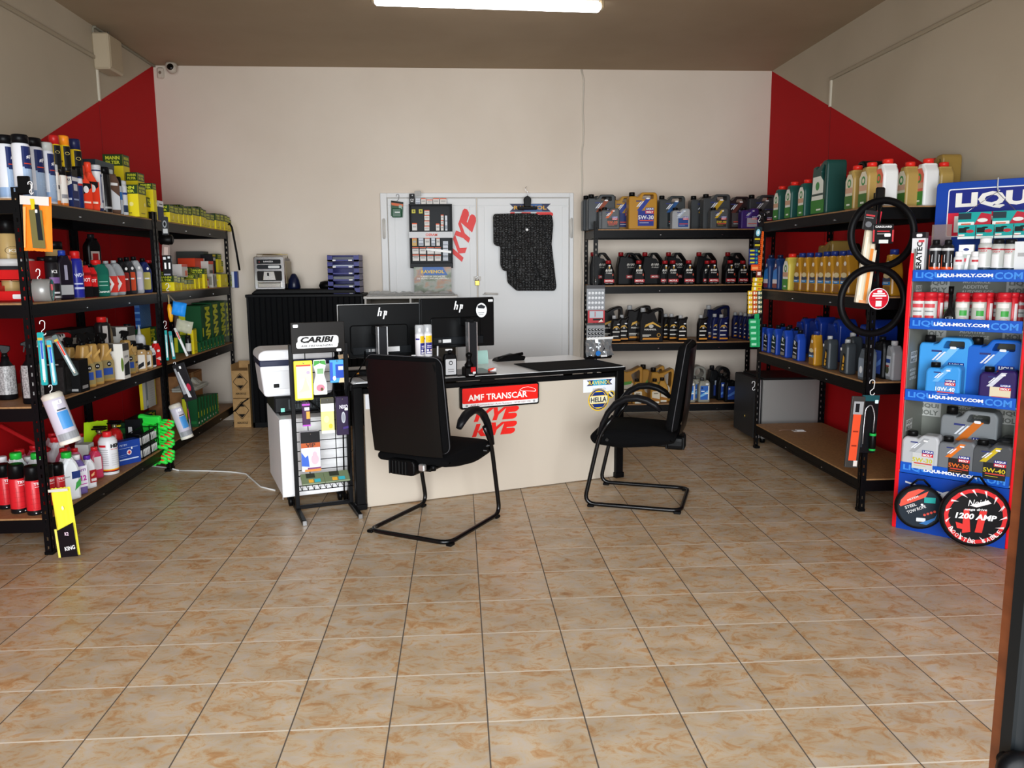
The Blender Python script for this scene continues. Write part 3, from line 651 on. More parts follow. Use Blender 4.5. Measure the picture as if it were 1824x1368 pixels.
mb.box(.85, -.018, .775, .95, .0, .80, BLK, .004); mb.box(.80, .0, .735, 1.0, .03, .755, BLK, .003); obj('frame_rail', mb, t)
mb = MB(); mb.slab(rrect(-.335, -.225, .335, .225, .012), 0, .004, M('#030304', .75), .001)
o = obj('desk_mat', mb); o.location = DESK.w(1.625, .232, DZ+.0002); o.rotation_euler = (-PI/2, 0, 0); o.rotation_euler = (PI/2, 0, DESK.a); o.location = DESK.w(1.625, .232, DZ+.0042); tag(o, 'black desk mat on the right end of the desk', 'desk mat')
# stickers and plate on the panel
def on_desk(name, decs, u, z, label, v=.0295, cat='sticker', group=None):
    mb = MB(); mb.deco(decs, 1, 1, ff_front(0)); o = obj(name, mb); o.location = DESK.w(u, v, z); o.rotation_euler = (0, 0, DESK.a); return tag(o, label, cat, group)
def ravenol(dx): return [('r', -.132, -.047, .132, .047, '#e9ebf0'), ('p', RIB(-.105, .0, .105, .04), '#13205c'), ('r', -.055, .001, .055, .039, '#1f9fc8'), ('t', 'RAVENOL', 0, .02, .178, .027, '#f2d84a', 0, 0, .01), ('t', 'MOTORÖL', 0, -.025, .11, .015, '#8d93a8', 0, 0, 0.)]
on_desk('sticker', ravenol(0), 1.777, .692, 'white oil sticker with dark blue ribbon, right end of desk')
on_desk('sticker', ravenol(0), .215, .695, 'white ribbon sticker partly hidden behind left office chair')
on_desk('sticker', [('o', 0, 0, .085, .082, '#f2c81e'), ('o', 0, 0, .077, .074, '#17337c'), ('o', 0, 0, .069, .066, '#f2c81e'), ('p', [(-.055, .03), (.055, .03), (.035, .055), (-.035, .055)], '#17337c'), ('p', [(-.055, -.03), (.055, -.03), (.035, -.055), (-.035, -.055)], '#17337c'), ('r', -.072, -.026, .072, .026, '#f2e9c0'), ('t', 'HELLA', 0, 0, .128, .036, '#101a3c', 0, 0, .03)], 1.77, .588, 'round yellow sticker with black lettering and blue rings')
on_desk('sticker', [('o', 0, 0, .03, .028, '#e9c21f'), ('o', 0, 0, .021, .02, '#20305f'), ('p', [(-.022, .012), (.012, -.022), (.022, -.012), (-.012, .022)], '#f0e7c4')], 1.872, .62, 'tiny round yellow sticker beside the larger one')
on_desk('sticker', kyb(.33, .088), .985, .548, 'red slanted lettering sticker just under the number plate')
on_desk('sticker', kyb(.33, .088), .97, .445, 'lower red slanted lettering sticker on desk panel')
t = thing('number_plate', 'red dealer number plate with white lettering on desk front', 'number plate', DESK.w(.993, -.004, .677), DESK.a)
mb = MB(); mb.slab(rrect(-.285, -.075, .285, .075, .012), -.012, .02, BLK, .004); obj('holder', mb, t)
mb = MB(); car = [(.135, .03), (.16, .045), (.2, .05), (.25, .035), (.262, .022), (.255, .012), (.2, .018), (.15, .022)]
mb.deco([('rr', -.275, -.064, .275, .065, .008, '#e3e3e3'), ('rr', -.275, -.038, .275, .065, .008, '#e21e16'), ('t', 'AMF TRANSCAR', -.02, .0, .43, .042, '#f5efe8', 0, 0, .02), ('p', car, '#f2dcd8'), ('p', [(x*.9+.02, y*.8+.007) for x, y in car], '#e21e16'), ('t', 'AMF Dezmembrari Auto Suceava - 0749 020 100', .0, -.051, .44, .012, '#8a4a48', 0, 0, 0.), ('o', -.245, -.051, .009, '#9a9a9a'), ('o', .245, -.051, .009, '#9a9a9a')], 1, 1, ff_front(-.012)); obj('plate', mb, t)
# monitors
def monitor(u, v, w, h, z0, su, sv, stz, rot, label, extra, rim=None):
    t = thing('monitor', label, 'monitor', DESK.w(u, v, DZ), DESK.a+rot, 'monitors on the desk')
    z0 -= DZ
    PB = M('#08090a', .33)
    mb = MB(); mb.slab(rrect(-w/2, z0, w/2, z0+h, .006), 0, .03, PB, .004); mb.slab(rrect(-w*.38, z0+.03, w*.3, z0+h*.62, .02), -.012, .004, PB, .006); mb.box(-w*.36, -.014, z0+.02, w*.34, 0, z0+.075, M('#111417', .4), .004); obj('rear_shell', mb, t)
    mb = MB(); mb.box(-w/2-.003, .027, z0-.003, w/2+.003, .034, z0+h+.003, M(rim or '#1a1a1a', .3)); obj('bezel', mb, t)
    mb = MB(); mb.box(-w/2+.01, .033, z0+.01, w/2-.01, .036, z0+h-.01, M('#020203', .1)); obj('screen', mb, t)
    mb = MB(); b = '#e8e8ea'
    # script logo of four slanted strokes
    sx, sz = 0.0, z0+h-.055
    def st(x, z1, z2, x2=None): return ('p', [(sx+x, sz+z1), (sx+x+.009, sz+z1), (sx+x+.009+(z2-z1)*.22, sz+z2), (sx+x+(z2-z1)*.22, sz+z2)], b)
    mb.deco([st(-.032, -.022, .036), st(-.015, -.022, .010), ('p', [(sx-.022, sz+.006), (sx-.006, sz+.006), (sx-.005, sz+.012), (sx-.021, sz+.012)], b), st(.004, -.042, .012), st(.021, -.018, .010), ('p', [(sx+.012, sz+.006), (sx+.029, sz+.006), (sx+.030, sz+.012), (sx+.012, sz+.012)], b)], 1, 1, ff_front(0)); obj('emblem', mb, t)
    mb = MB(); mb.deco(extra(w, h, z0), 1, 1, ff_front(-.0145)); obj('rating_label', mb, t)
    ou, ov = su-u, sv-v; ca, sa = math.cos(-rot), math.sin(-rot)
    x, y = ou, ov
    mb = MB(); mb.box(x-.03, y, .014, x+.03, y+.055, stz-DZ, M('#1b1c1f', .35), .003)
    for k in (-.032, .026): mb.box(x+k, y-.003, .014, x+k+.006, y+.057, stz-DZ+.002, M('#c9cacc', .25, .8))
    mb.box(x-.03, y+.05, z0+h*.45, x+.03, -.005, z0+h*.6, BLK, .004); st_ = obj('stand_column', mb, t)
    mb = MB(); mb.slab(rrect(x-.135, -.01, x+.135, .0, .003), y-.1, y+.12, M('#3a3b3d', .35, .6)); mb.T = Matrix.Translation((0, 0, 0)); s2 = MB(); s2.box(x-.14, y-.08, 0, x+.14, y+.2, .012, M('#1c1c1e', .3, .3), .004); obj('stand_base', s2, t)
    return t
ex1 = lambda w, h, z0: [('r', -.04, z0+.035, .0, z0+.062, '#e4e4e4'), ('r', .03, z0+.035, .11, z0+.068, '#ececec'), ('r', -.12, z0+.038, -.05, z0+.06, '#3c3f42'), ('r', -.1, z0+.04, -.09, z0+.058, '#9a9a9a'), ('r', -.08, z0+.04, -.06, z0+.058, '#9a9a9a'), ('p', [(-.30, z0-.0), (-.235, z0+.01), (-.24, z0+.038), (-.305, z0+.028)], '#c8ad8c')]
ex2 = lambda w, h, z0: [('r', -.12, z0+.035, -.06, z0+.058, '#dcdcdc'), ('r', -.15, z0+.038, -.13, z0+.056, '#8a8a8a'), ('o', .165, z0+h-.085, .04, .05, '#dfe1e2'), ('p', [(.135, z0+h-.055), (.165, z0+h-.045), (.195, z0+h-.06), (.185, z0+h-.075), (.14, z0+h-.072)], '#2a2c30'), ('rr', .215, z0+h-.028, .25, z0+h-.012, .003, '#d5d5d5'), ('r', .14, z0+h-.105, .185, z0+h-.1, '#9a9c9e'), ('r', .145, z0+h-.118, .18, z0+h-.114, '#9a9c9e')]
monitor(.275, .30, .575, .35, .945, .226, .1, 1.16, 0., 'left black monitor with pale rim, seen from behind', ex1, '#b7b7b5')
monitor(.80, .27, .53, .335, .99, .842, .1, 1.168, 0., 'right black monitor with round white sticker, seen from behind', ex2, '#26282a')
# papers, phone and small things on the desk
def desk_thing(name, u, v, z, label, cat, rot=0., group=None): return thing(name, label, cat, DESK.w(u, v, z), DESK.a+rot, group)
mb = MB(); mb.box(-.16, -.11, 0, .16, .11, .004, M('#d9dbdc', .5)); mb.box(-.11, -.1, .004, .18, .1, .007, M('#e6e7e8', .5)); mb.box(-.15, -.12, .007, .1, .08, .009, M('#b9bdc0', .3))
t = desk_thing('paper_sheets', .17, .13, DZ, 'loose white papers on left end of desk', 'papers', .1); obj('sheets', mb, t)
mb = MB(); mb.slab(fillet([(-.12, 0), (.12, .0), (.13, .03), (.04, .05), (-.1, .022)], .01), -.05, .05, BLK, .006); t = desk_thing('telephone', 1.36, .72, DZ, 'black desk telephone lying beyond the right monitor', 'telephone', .05)
obj('body', mb, t); mb = MB(); mb.tube([(-.10, -.03, .022), (-.05, -.03, .034), (.05, -.03, .046), (.11, -.03, .05)], [.012, .009, .009, .013], BLK, 8); obj('handset', mb, t)
def spray(H, r, key): pass
for i, (u, v, rr) in enumerate(((.475, .115, .2), (.535, .135, -.1))):
    t = desk_thing('spray_can', u, v, .952, '', 'spray can', rr, 'white spray cans on the desk organizer'); ITEMS.append((t, 'white spray can with yellow and purple label', 'on desk organizer', u))
    mb = MB(); r = .03; mb.lathe([(r-.003, 0), (r, .004), (r, .15), (r-.004, .158), (.014, .166)], M('#e9e7ea', .25), 24); obj('body', mb, t)
    mb = MB(); mb.lathe([(r-.001, .152), (r, .156), (r, .205), (r-.004, .212)], M('#dfe2e4', .12, 0, 0, 0, .45), 20); obj('cap', mb, t)
    mb = MB(); mb.lathe([(.01, .16), (.01, .185), (.006, .19)], M('#ffffff', .3), 12); obj('nozzle', mb, t)
    mb = MB(); a = 0.3 if i == 0 else .1
    mb.deco([('r', -.02, .095, .024, .14, '#f2c41c'), ('o', .002, .118, .012, '#b98f1a'), ('r', -.02, .02, .024, .094, '#2c2c80'), ('r', -.012, .07, .018, .076, '#dcd6ee'), ('r', -.012, .06, .018, .064, '#dcd6ee'), ('o', -.008, .045, .007, '#f0edf8'), ('o', .013, .045, .007, '#f0d9c8'), ('r', -.015, .024, .02, .034, '#e6e4ee'), ('r', -.05, .115, -.024, .125, '#3a2d8c')], 1, 1, ff_cyl(r, a)); obj('printed_label', mb, t)
t = desk_thing('desk_organizer', .5, .14, DZ, 'black desk organizer crate behind left chair', 'organizer')
mb = MB(); mb.box(-.11, -.06, 0, -.1, .07, .09, BLK); mb.box(.1, -.06, 0, .11, .07, .09, BLK); mb.box(-.11, -.06, 0, .11, .07, .008, BLK); mb.box(-.11, -.07, .118, .11, .07, .130, M('#2a2526', .4), .003); mb.box(-.11, .06, 0, .11, .07, .12, BLK); mb.box(-.11, -.06, .0, -.095, -.045, .12, BLK); mb.box(.095, -.06, 0, .11, -.045, .12, BLK); obj('frame', mb, t)
for i, u in enumerate((.325, .415)):
    mb = MB(); mb.slab([(-.022, 0), (.022, 0), (.014, .035), (.014, .07), (-.014, .07), (-.014, .035)], -.004, .004, M('#d9dadb', .4), .001); o = obj('card_clip', mb); o.location = DESK.w(u, .06, .905); o.rotation_euler = (0, 0, DESK.a); tag(o, '', 'card', 'white cut cards standing behind the chair'); ITEMS.append((o, 'small white cut card standing', 'behind the left chair back', u))
    mb = MB(); mb.box(-.02, -.02, 0, .02, .02, .085, BLK, .003); o = obj('block', mb); o.location = DESK.w(u, .06, DZ); o.rotation_euler = (0, 0, DESK.a); tag(o, '', 'stand'); ITEMS.append((o, 'black block under a white cut card', 'on desk', u))
t = desk_thing('car_care_bottle', .665, .07, DZ, 'black bottle with silver label beside the right monitor stand', 'bottle')
mb = MB(); mb.slab(fillet([(-.045, 0), (.045, 0), (.045, .12), (.035, .15), (-.035, .15), (-.045, .12)], .012), -.02, .02, BLK, .006); obj('body', mb, t)
mb = MB(); mb.box(-.012, -.012, .15, .012, .012, .175, BLK, .004); mb.box(-.03, -.008, .17, .018, .008, .182, M('#e0e0e0', .3), .003); obj('pump', mb, t)
mb = MB(); mb.deco([('rr', -.036, .012, .036, .115, .004, '#c5c6c8'), ('o', 0, .09, .014, '#17181a'), ('o', 0, .09, .009, '#c5c6c8'), ('r', -.02, .03, .02, .034, '#555555'), ('r', -.02, .045, .02, .049, '#777777')], 1, 1, ff_front(-.02)); obj('printed_label', mb, t)
t = desk_thing('rubber_stamp', .775, .0, DZ, 'black and red self inking stamp on the desk edge', 'stamp')
mb = MB(); mb.box(-.04, -.03, 0, .04, .04, .065, BLK, .008); mb.deco([('t', 'TRODAT', .005, .012, .04, .01, '#dddddd')], 1, 1, ff_front(-.03)); obj('body', mb, t)
mb = MB(); mb.box(0, -.036, .03, .035, -.028, .065, M('#b31218', .35), .003); mb.box(.012, -.04, .02, .033, -.034, .035, M('#dcdcdc', .4), .002); obj('window', mb, t)
mb = MB(); mb.lathe([(.03, .06), (.03, .08), (.015, .1), (.012, .12), (.022, .135), (.022, .15), (.008, .16)], BLK, 16); obj('grip', mb, t)
mb = MB(); mb.lathe([(.03, 0), (.028, .012), (.006, .014), (.004, .07), (.002, .072)], WHT, 12); t = desk_thing('pen_holder', .62, .2, DZ, 'small white stand holding a white pen upright', 'pen holder'); obj('base', mb, t)
mb = MB(); mb.tube([(0, 0, .03), (.005, 0, .19)], .006, M('#e5e5e5', .3), 8); obj('pen', mb, t)
mb = MB(); mb.tube([(0, 0, .006), (.01, .0, .012), (.04, .01, .016), (.05, .02, .01)], .008, M('#d8452c', .4), 8); mb.lathe([(.03, 0), (.03, .018), (.01, .024)], M('#e9e9ea', .3), 16, (.03, .03, 0)); o = obj('tape_roll', mb); o.location = DESK.w(.95, .1, DZ+.012); tag(o, 'white roll with red tag beside the right monitor stand', 'tape roll')
mb = MB(); mb.slab(rrect(-.05, 0, .05, .1, .004), -.001, .001, M('#a9cfc6', .5)); o = obj('note_card', mb); o.location = DESK.w(1.10, .6, DZ+.001); o.rotation_euler = (-.2, 0, DESK.a); tag(o, 'pale green note card standing behind the right monitor', 'note card')
t = desk_thing('power_strip', .1, .32, DZ, 'black charger with orange light behind the papers', 'charger'); mb = MB(); mb.box(-.08, -.03, 0, .08, .03, .045, BLK, .008); obj('body', mb, t); mb = MB(); mb.box(-.01, -.034, .02, .005, -.029, .03, M('#c9832a', .4)); obj('indicator', mb, t)
mb = MB(); mb.tube([DESK.w(.15, .285, .99), DESK.w(.14, .25, .95), DESK.w(.09, .2, .88), DESK.w(.02, .12, .84), DESK.w(-.02, .02, .80), DESK.w(-.03, .0, .6), DESK.w(-.02, .05, .35), DESK.w(-.02, .2, .02)], .005, BLK, 6); tag(obj('monitor_cable', mb), 'black cable from left monitor down beside desk leg', 'cable')
mb = MB(); mb.tube([DESK.w(.02, .15, .83), DESK.w(-.02, .06, .78), DESK.w(-.05, .1, .5), DESK.w(-.04, .2, .02)], .005, BLK, 6); tag(obj('monitor_cable', mb), 'black cable hanging nearest the desk left leg', 'cable')
mb = MB(); mb.tube([(-2.16, 6.12, .008), (-1.95, 6.1, .006), (-1.75, 6.05, .006), (-1.62, 5.98, .006), (-1.5, 5.75, .006), (-1.42, 5.6, .006), (-1.3, 5.5, .006)], .006, M('#cfcfcc', .4), 6); tag(obj('power_cable', mb), 'white power cable lying on the tiles behind the cart', 'cable')
mb = MB(); mb.tube([(-2.9+.2, 6.4, .008), (-2.45, 6.3, .008), (-2.28, 6.22, .008), (-2.16, 6.12, .008)], .006, M('#cfcfcc', .4), 6)
tag(obj('power_cable', mb), 'white power cable under the left racks between their posts', 'cable')
# plastic bag standing behind the desk mat
t = desk_thing('shopping_bag', 2.03, .50, DZ, 'silver and black plastic pack hanging at desk corner', 'bag')
random.seed(9); mb = MB(); n = 13; vs = []; w0 = .115
for j in range(5):
    for i in range(n):
        x = (-w0+2*w0*i/(n-1))*(1 if j < 3 else 1.05); z = .165-.035*j; vs.append((x, -.02+.018*math.sin(i*2.1+j)*(j > 0)+random.uniform(-.006, .006), z+random.uniform(-.004, .004)*(j > 0)))
mb.add(vs, [(j*n+i, (j+1)*n+i, (j+1)*n+i+1, j*n+i+1) for j in range(4) for i in range(n-1)], M('#a9abad', .12, .7)); mb.box(-w0, -.006, 0, w0+.01, .03, .09, BLK, .01); mb.box(-w0, -.028, .155, w0, -.018, .172, M('#dcdcda', .3)); obj('wrap', mb, t)
mb = MB(); mb.deco([('o', -.03, .05, .022, .02, '#2a6fb8'), ('r', -.005, .02, .05, .035, '#e0e0e0')], 1, 1, ff_front(-.05)); obj('printed_label', mb, t)
# ------------------------------------------------------------------ visitor chairs
def bez(pts, r, n=5): return fillet3(pts, r, n)
def fillet3(pts, r, n=5):
    pts = [Vector(p) for p in pts]; out = [pts[0]]
    for i in range(1, len(pts)-1):
        p = pts[i]; a = pts[i-1]-p; b = pts[i+1]-p; rr = min(r, a.length*.48, b.length*.48); s = p+a.normalized()*rr; e = p+b.normalized()*rr
        for k in range(n+1): t = k/n; out.append(s*(1-t)**2+p*2*t*(1-t)+e*t*t)
    return out+[pts[-1]]
def make_chair(loc, rz, label):
    t = thing('office_chair', label, 'chair', loc, rz, 'black cantilever visitor chairs'); TB = M('#0a0a0b', .22)
    hw = .27
    L_ = [(-hw, .13, .60), (-hw, .215, .48), (-hw, .315, .019), (-hw, -.30, .019), (hw, -.30, .019), (hw, .315, .019), (hw, .215, .48), (hw, .13, .60)]
    mb = MB(); mb.tube(fillet3(L_, .075, 6), .0135, TB, 12); mb.tube([(-hw, .17, .445), (hw, .17, .445)], .011, TB, 8); mb.tube([(-hw, .2, .475), (-.2, .2, .45)], .01, TB, 6); mb.tube([(hw, .2, .475), (.2, .2, .45)], .01, TB, 6); obj('sled_frame', mb, t)
    for x in (-hw, hw):
        for y in (.27, -.28):
            mb = MB(); mb.box(x-.018, y-.022, 0, x+.018, y+.022, .018, BLK, .004); obj('foot_pad', mb, t)
        prof = [(.225, .475), (.20, .55), (.165, .62), (.115, .68), (.05, .715), (-.02, .722), (-.08, .708), (-.13, .68), (-.165, .645)]
        rr = [.016, .021, .025, .028, .031, .032, .031, .028, .018]
        mb = MB(); mb.tube([(x, a, b) for a, b in prof], rr, M('#101012', .38), 10, flat=.75); obj('armrest', mb, t)
    mb = MB(); vs = []; n = 9; m_ = 9
    def seat_prof(y): return .475+.012*math.cos(y*6)-(.05*max(0, (y-.17)/.1)**2)
    seat = fillet([(.27, .405), (.295, .45), (.25, .50), (.1, .508), (-.2, .495), (-.25, .475), (-.25, .435), (-.1, .405), (.1, .385)], .04)
    mb.T = Matrix(((0, 1, 0, 0), (1, 0, 0, 0), (0, 0, 1, 0), (0, 0, 0, 1)))
    mb.slab(seat, -.245, .245, FAB, .03, smooth=True); obj('seat', mb, t)
    tilt = Matrix.Translation((0, -.245, .47)) @ Matrix.Rotation(math.radians(8), 4, 'X')
    mb = MB(); mb.T = tilt; mb.slab(rrect(-.25, .035, .25, .585, .05, 5), -.012, .065, FAB, .025, smooth=True); br = obj('backrest', mb, t)
    mb = MB(); mb.T = tilt
    # curved glossy rear shell
    nx, nz = 14, 10; vs = []
    for j in range(nz+1):
        for i in range(nx+1):
            x = -.23+.46*i/nx; z = .03+.54*j/nz; k = (abs(x)/.23)**4*.012; vs.append((x, -.03-.012*math.cos(j/nz*PI-.6)+k, z))
    mb.add(vs, [(j*(nx+1)+i, j*(nx+1)+i+1, (j+1)*(nx+1)+i+1, (j+1)*(nx+1)+i) for j in range(nz) for i in range(nx)], M('#08090a', .28), True)
    obj('rear_shell', mb, br)
    mb = MB(); mb.T = tilt; pp = rrect(-.251, .034, .251, .586, .05, 5); mb.tube([(a, .02, b) for a, b in pp], .003, M('#3c3c3f', .5), 5, closed=True); obj('piping', mb, br)
    mb = MB(); mb.slab(fillet([(-.13, .37), (.05, .37), (.05, .46), (-.13, .46)], .03), -.29, -.19, BLK, .008)
    for k in range(6): mb.box(-.12+k*.022, -.30, .375, -.112+k*.022, -.18, .455, M('#0b0b0b', .5), .003)
    mb.box(-.1, -.2, .38, .1, .1, .405, BLK, .01); obj('tilt_bracket', mb, t)
    mb = MB(); mb.box(.06, -.27, .40, .1, -.24, .44, M('#c2c2c2', .3, .8), .006); mb.lathe([(.016, 0), (.016, .03)], BLK, 10, (.15, -.25, .41)); obj('bolt_plate', mb, t)
    return t
make_chair((-.16, 4.67, 0), math.radians(-30.5), 'black cantilever office chair with back to viewer, before desk')
make_chair((1.178, 5.104, 0), math.radians(68.9), 'black cantilever office chair in side view at desk right end')
# ------------------------------------------------------------------ cart, cooler, device
CART = Frame((-1.147, 5.07), DESK.a)
def cart_thing(name, u, v, z, label, cat, rot=0.): return thing(name, label, cat, CART.w(u, v, z), CART.a+rot)
t = cart_thing('drawer_cart', 0, 0, 0, 'white rolling drawer cart left of the desk', 'cart')
mb = MB(); mb.box(0, .0, .075, .42, .70, .585, M('#e3e3e4', .35), .003); obj('body', mb, t)
mb = MB(); mb.box(.02, -.006, .085, .40, .002, .575, M('#e8e8e9', .3), .002); mb.box(-.003, .006, .06, .0, .02, .58, M('#bdbdbe', .4)); obj('front_panel', mb, t)
for u, v in ((.05, .05), (.37, .05), (.05, .65), (.37, .65)):
    mb = MB(); mb.T = Matrix.Translation((u, v, .033)) @ Matrix.Rotation(PI/2, 4, 'Y'); mb.lathe([(.02, -.014), (.033, -.010), (.033, .010), (.02, .014)], BLK, 16); mb.T = None; mb.box(u-.02, v-.012, .045, u+.02, v+.012, .075, BLK, .003); obj('caster', mb, t)
t = cart_thing('printer', -.01, .16, .5855, 'low black device with cables between cart and cool box', 'printer')
mb = MB(); mb.box(0, 0, .012, .41, .42, .12, M('#17181a', .4), .01); mb.box(.03, -.012, .0, .38, .4, .02, BLK, .003); obj('body', mb, t)
mb = MB(); mb.deco([('r', .04, .02, .065, .045, '#7fd0c2'), ('r', .09, .035, .3, .1, '#3a3f42')]+[('r', .1+.02*k, .04, .105+.02*k, .095, '#0c0d0e') for k in range(10)], 1, 1, ff_front(0)); obj('vent_grille', mb, t)
mb = MB(); mb.tube([(.2, -.03, .11), (.26, -.06, .05), (.3, -.07, .0), (.33, -.06, -.05), (.28, -.06, -.08), (.22, -.055, -.06), (.24, -.05, -.02), (.36, -.02, -.01)], .006, BLK, 6); obj('cable', mb, t)
t = cart_thing('cool_box', -.085, .18, .7065, 'white electric cool box with navy band on the cart', 'cool box')
WP = M('#e6e7ea', .3); mb = MB(); mb.slab(fillet([(0.02, 0), (.46, 0), (.475, .21), (.0, .21)], .025), 0, .34, WP, .015); mb.box(.06, -.004, .05, .2, .004, .17, M('#dcdde0', .4), .004); mb.box(.08, -.01, .06, .115, 0, .085, BLK, .003); obj('body', mb, t)
mb = MB(); mb.slab(rrect(-.003, .2, .478, .24, .008), -.004, .345, M('#131a38', .4), .006); obj('band', mb, t)
mb = MB(); mb.slab(fillet([(-.008, .238), (.483, .238), (.478, .285), (.44, .305), (.03, .305), (-.005, .285)], .02), -.012, .352, WP, .012); obj('lid', mb, t)
# ------------------------------------------------------------------ air freshener stand
STAND = Frame((-1.041, 4.985), math.radians(19))
t = thing('display_stand', 'black wire display stand for air fresheners beside the desk', 'display stand', STAND.w(0, 0, 0), STAND.a); SW = .338
mb = MB()
for x in (0, SW-.0): mb.box(x-.013, -.013, .02, x+.013, .013, 1.07, RACKM, .002)
obj('upright_frame', mb, t)
mb = MB()
for x in (0, SW): mb.box(x-.014, -.29, .004, x+.014, .30, .03, RACKM, .003); mb.box(x-.013, -.292, 0, x+.013, -.27, .03, M('#999999', .3, .8), .002)
mb.box(0, -.012, .022, SW, .012, .045, RACKM, .002); obj('foot_frame', mb, t)
mb = MB()
for k in range(13): z = .27+k*.062; mb.tube([(0, 0, z), (SW, 0, z)], .0026, RACKM, 6)
for x in (.085, .255): mb.tube([(x, -.003, .2), (x, -.003, 1.04)], .003, RACKM, 6)
mb.tube([(0, 0, .17), (SW, 0, .17)], .003, RACKM, 6); mb.tube([(0, 0, .235), (SW, 0, .235)], .003, RACKM, 6)
obj('wire_grid', mb, t)
mb = MB()
for k in range(9): x = .02+k*.037; mb.tube([(x, 0, .17), (x, -.10, .165), (x, -.115, .19)], .0025, RACKM, 5)
mb.tube([(0, -.1, .165), (SW, -.1, .165)], .003, RACKM, 5); obj('wire_tray', mb, t)
t2 = MB(); t2.box(0.005, -.016, 1.015, SW-.005, -.008, 1.205, M('#16120f', .35), .002)
D = [('rr', -.125, .045, .125, .105, .018, '#f3f3f3'), ('rr', -.135, .03, .12, .07, .012, '#f3f3f3'), ('t', 'CARIBI', -.006, .082, .205, .038, '#151210', 0, .25, .05), ('t', 'AIR FRESHENERS', -.01, .044, .2, .012, '#151210', 0, .25, .02), ('rr', -.15, .16, -.12, .178, .004, '#f0f0f0'), ('rr', .11, .003, .14, .02, .004, '#f0f0f0')]
t2.deco(D, 1, 1, lambda x, z, e: (x+SW/2, -.016-e, z+1.015)); obj('sign', t2, t)
def hang(name, px0, py0, px1, py1, v, label, cat, body, decs, th=.012, hooky=True, shape=None):
    u0, z1 = STAND.hit(px0, py0, v); u1, z0 = STAND.hit(px1, py1, v); w, h = u1-u0, z1-z0
    t = thing(name, label, cat, STAND.w((u0+u1)/2, v, z0), STAND.a)
    mb = MB(); poly = shape(w, h) if shape else rrect(-w/2, 0, w/2, h, min(w, h)*.06)
    mb.slab(poly, -th, 0, M(body, .35), min(.003, th*.3)); obj('package', mb, t)
    mb = MB(); mb.deco(decs, w, h, ff_front(-th)); obj('print', mb, t)
    mb = MB(); mb.tube([(0, -v*.0+.004-v if v < 0 else 0, h*.93), (0, -th-.012, h*.93), (0, -th-.018, h*.93+.008)], .0025, CHROME, 5); obj('peg', mb, t)
hang('air_freshener', 522, 643, 558, 711, -.06, 'yellow carded air freshener at top left of stand', 'air freshener', '#e3d93a', [('r', -.38, .05, .42, .9, '#e8e9c0'), ('r', -.4, .86, .4, .9, '#d8402a'), ('o', .25, .7, .1, '#b9a9c0'), ('o', 0, .4, .25, .15, '#efefd8'), ('p', [(-.3, .2), (.3, .25), (.1, .6), (-.1, .3)], '#d7d8b0')], .02)
hang('air_freshener', 556, 641, 583, 702, -.05, 'white and green hourglass air freshener with pink flower', 'air freshener', '#dfe6df', [('p', [(-.45, .82), (0, .9), (.45, .84), (.4, .97), (-.4, .97)], '#3f9a3c'), ('o', 0, .2, .3, .1, '#dd7f92'), ('o', .1, .16, .1, .05, '#5d4a22'), ('r', -.2, .6, .25, .75, '#7fae7a')], .012, shape=lambda w, h: fillet([(-w*.5, 0), (w*.5, 0), (w*.5, h*.3), (w*.3, h*.6), (w*.48, h*.85), (w*.45, h), (-w*.45, h), (-w*.48, h*.85), (-w*.3, h*.6), (-w*.5, h*.3)], .008))
hang('air_freshener', 586, 641, 612, 680, -.045, 'blue carded air freshener with blue box at top right', 'air freshener', '#4aa0d8', [('r', -.1, .2, .48, .8, '#1d49b4'), ('r', -.5, .1, -.3, .9, '#2a55c4'), ('o', -.2, .2, .12, .1, '#e8f2fa'), ('r', .1, .55, .45, .72, '#d8ecf8'), ('p', [(.1, 0), (.5, 0), (.5, .2), (.2, .2)], '#d9c7a0')], .02)
hang('air_freshener', 537, 716, 553, 758, -.045, 'small dark purple air freshener stick on the stand', 'air freshener', '#3a1440', [('r', -.5, .85, .5, .92, '#b44ac0'), ('r', -.5, .0, .5, .06, '#b44ac0'), ('r', 0, .3, .45, .6, '#e0a040'), ('r', -.2, .65, .4, .78, '#e8e2ee')], .012)
hang('air_freshener', 570, 709, 596, 770, -.045, 'pale yellow air freshener pouch in clear wrap', 'air freshener', '#e4dd8a', [('r', -.5, .62, .5, .84, '#f0f0ea'), ('r', -.5, .84, .5, 1, '#46443a'), ('r', -.5, .0, .5, .08, '#eceadc'), ('o', .2, .2, .15, .07, '#d6c33a'), ('o', -.1, .4, .2, .1, '#e9e6a8')], .012)
hang('air_freshener', 596, 706, 621, 772, -.06, 'dark purple boxed air freshener with chrome oval at stand right', 'air freshener', '#241436', [('t', 'NIXO', .1, .74, .65, .1, '#e8e4f0'), ('o', .05, .46, .16, .15, '#b9bcc4'), ('o', .05, .46, .11, .11, '#8e929c'), ('p', [(0, .15), (.5, .18), (.5, .24), (0, .21)], '#3d2a72'), ('rr', .15, .64, .42, .7, .05, '#e8e8e8')], .035)
hang('air_freshener', 533, 768, 570, 835, -.05, 'boxed air freshener with pink bottle picture, lowest on stand', 'air freshener', '#d9dbe6', [('r', -.5, .72, .5, 1, '#1b1a1c'), ('r', -.5, .6, .5, .72, '#b3562a'), ('t', 'VIP', 0, .66, .5, .1, '#4a1f10'), ('p', [(-.5, .15), (-.1, .12), (-.15, .42), (-.3, .36), (-.5, .5)], '#3b62c0'), ('o', .2, .3, .2, .13, '#eab2bd'), ('o', .2, .42, .12, .08, '#eab2bd'), ('r', -.2, .06, .5, .1, '#7a3f6e'), ('r', -.35, 0, .5, .06, '#c8823c')], .045)
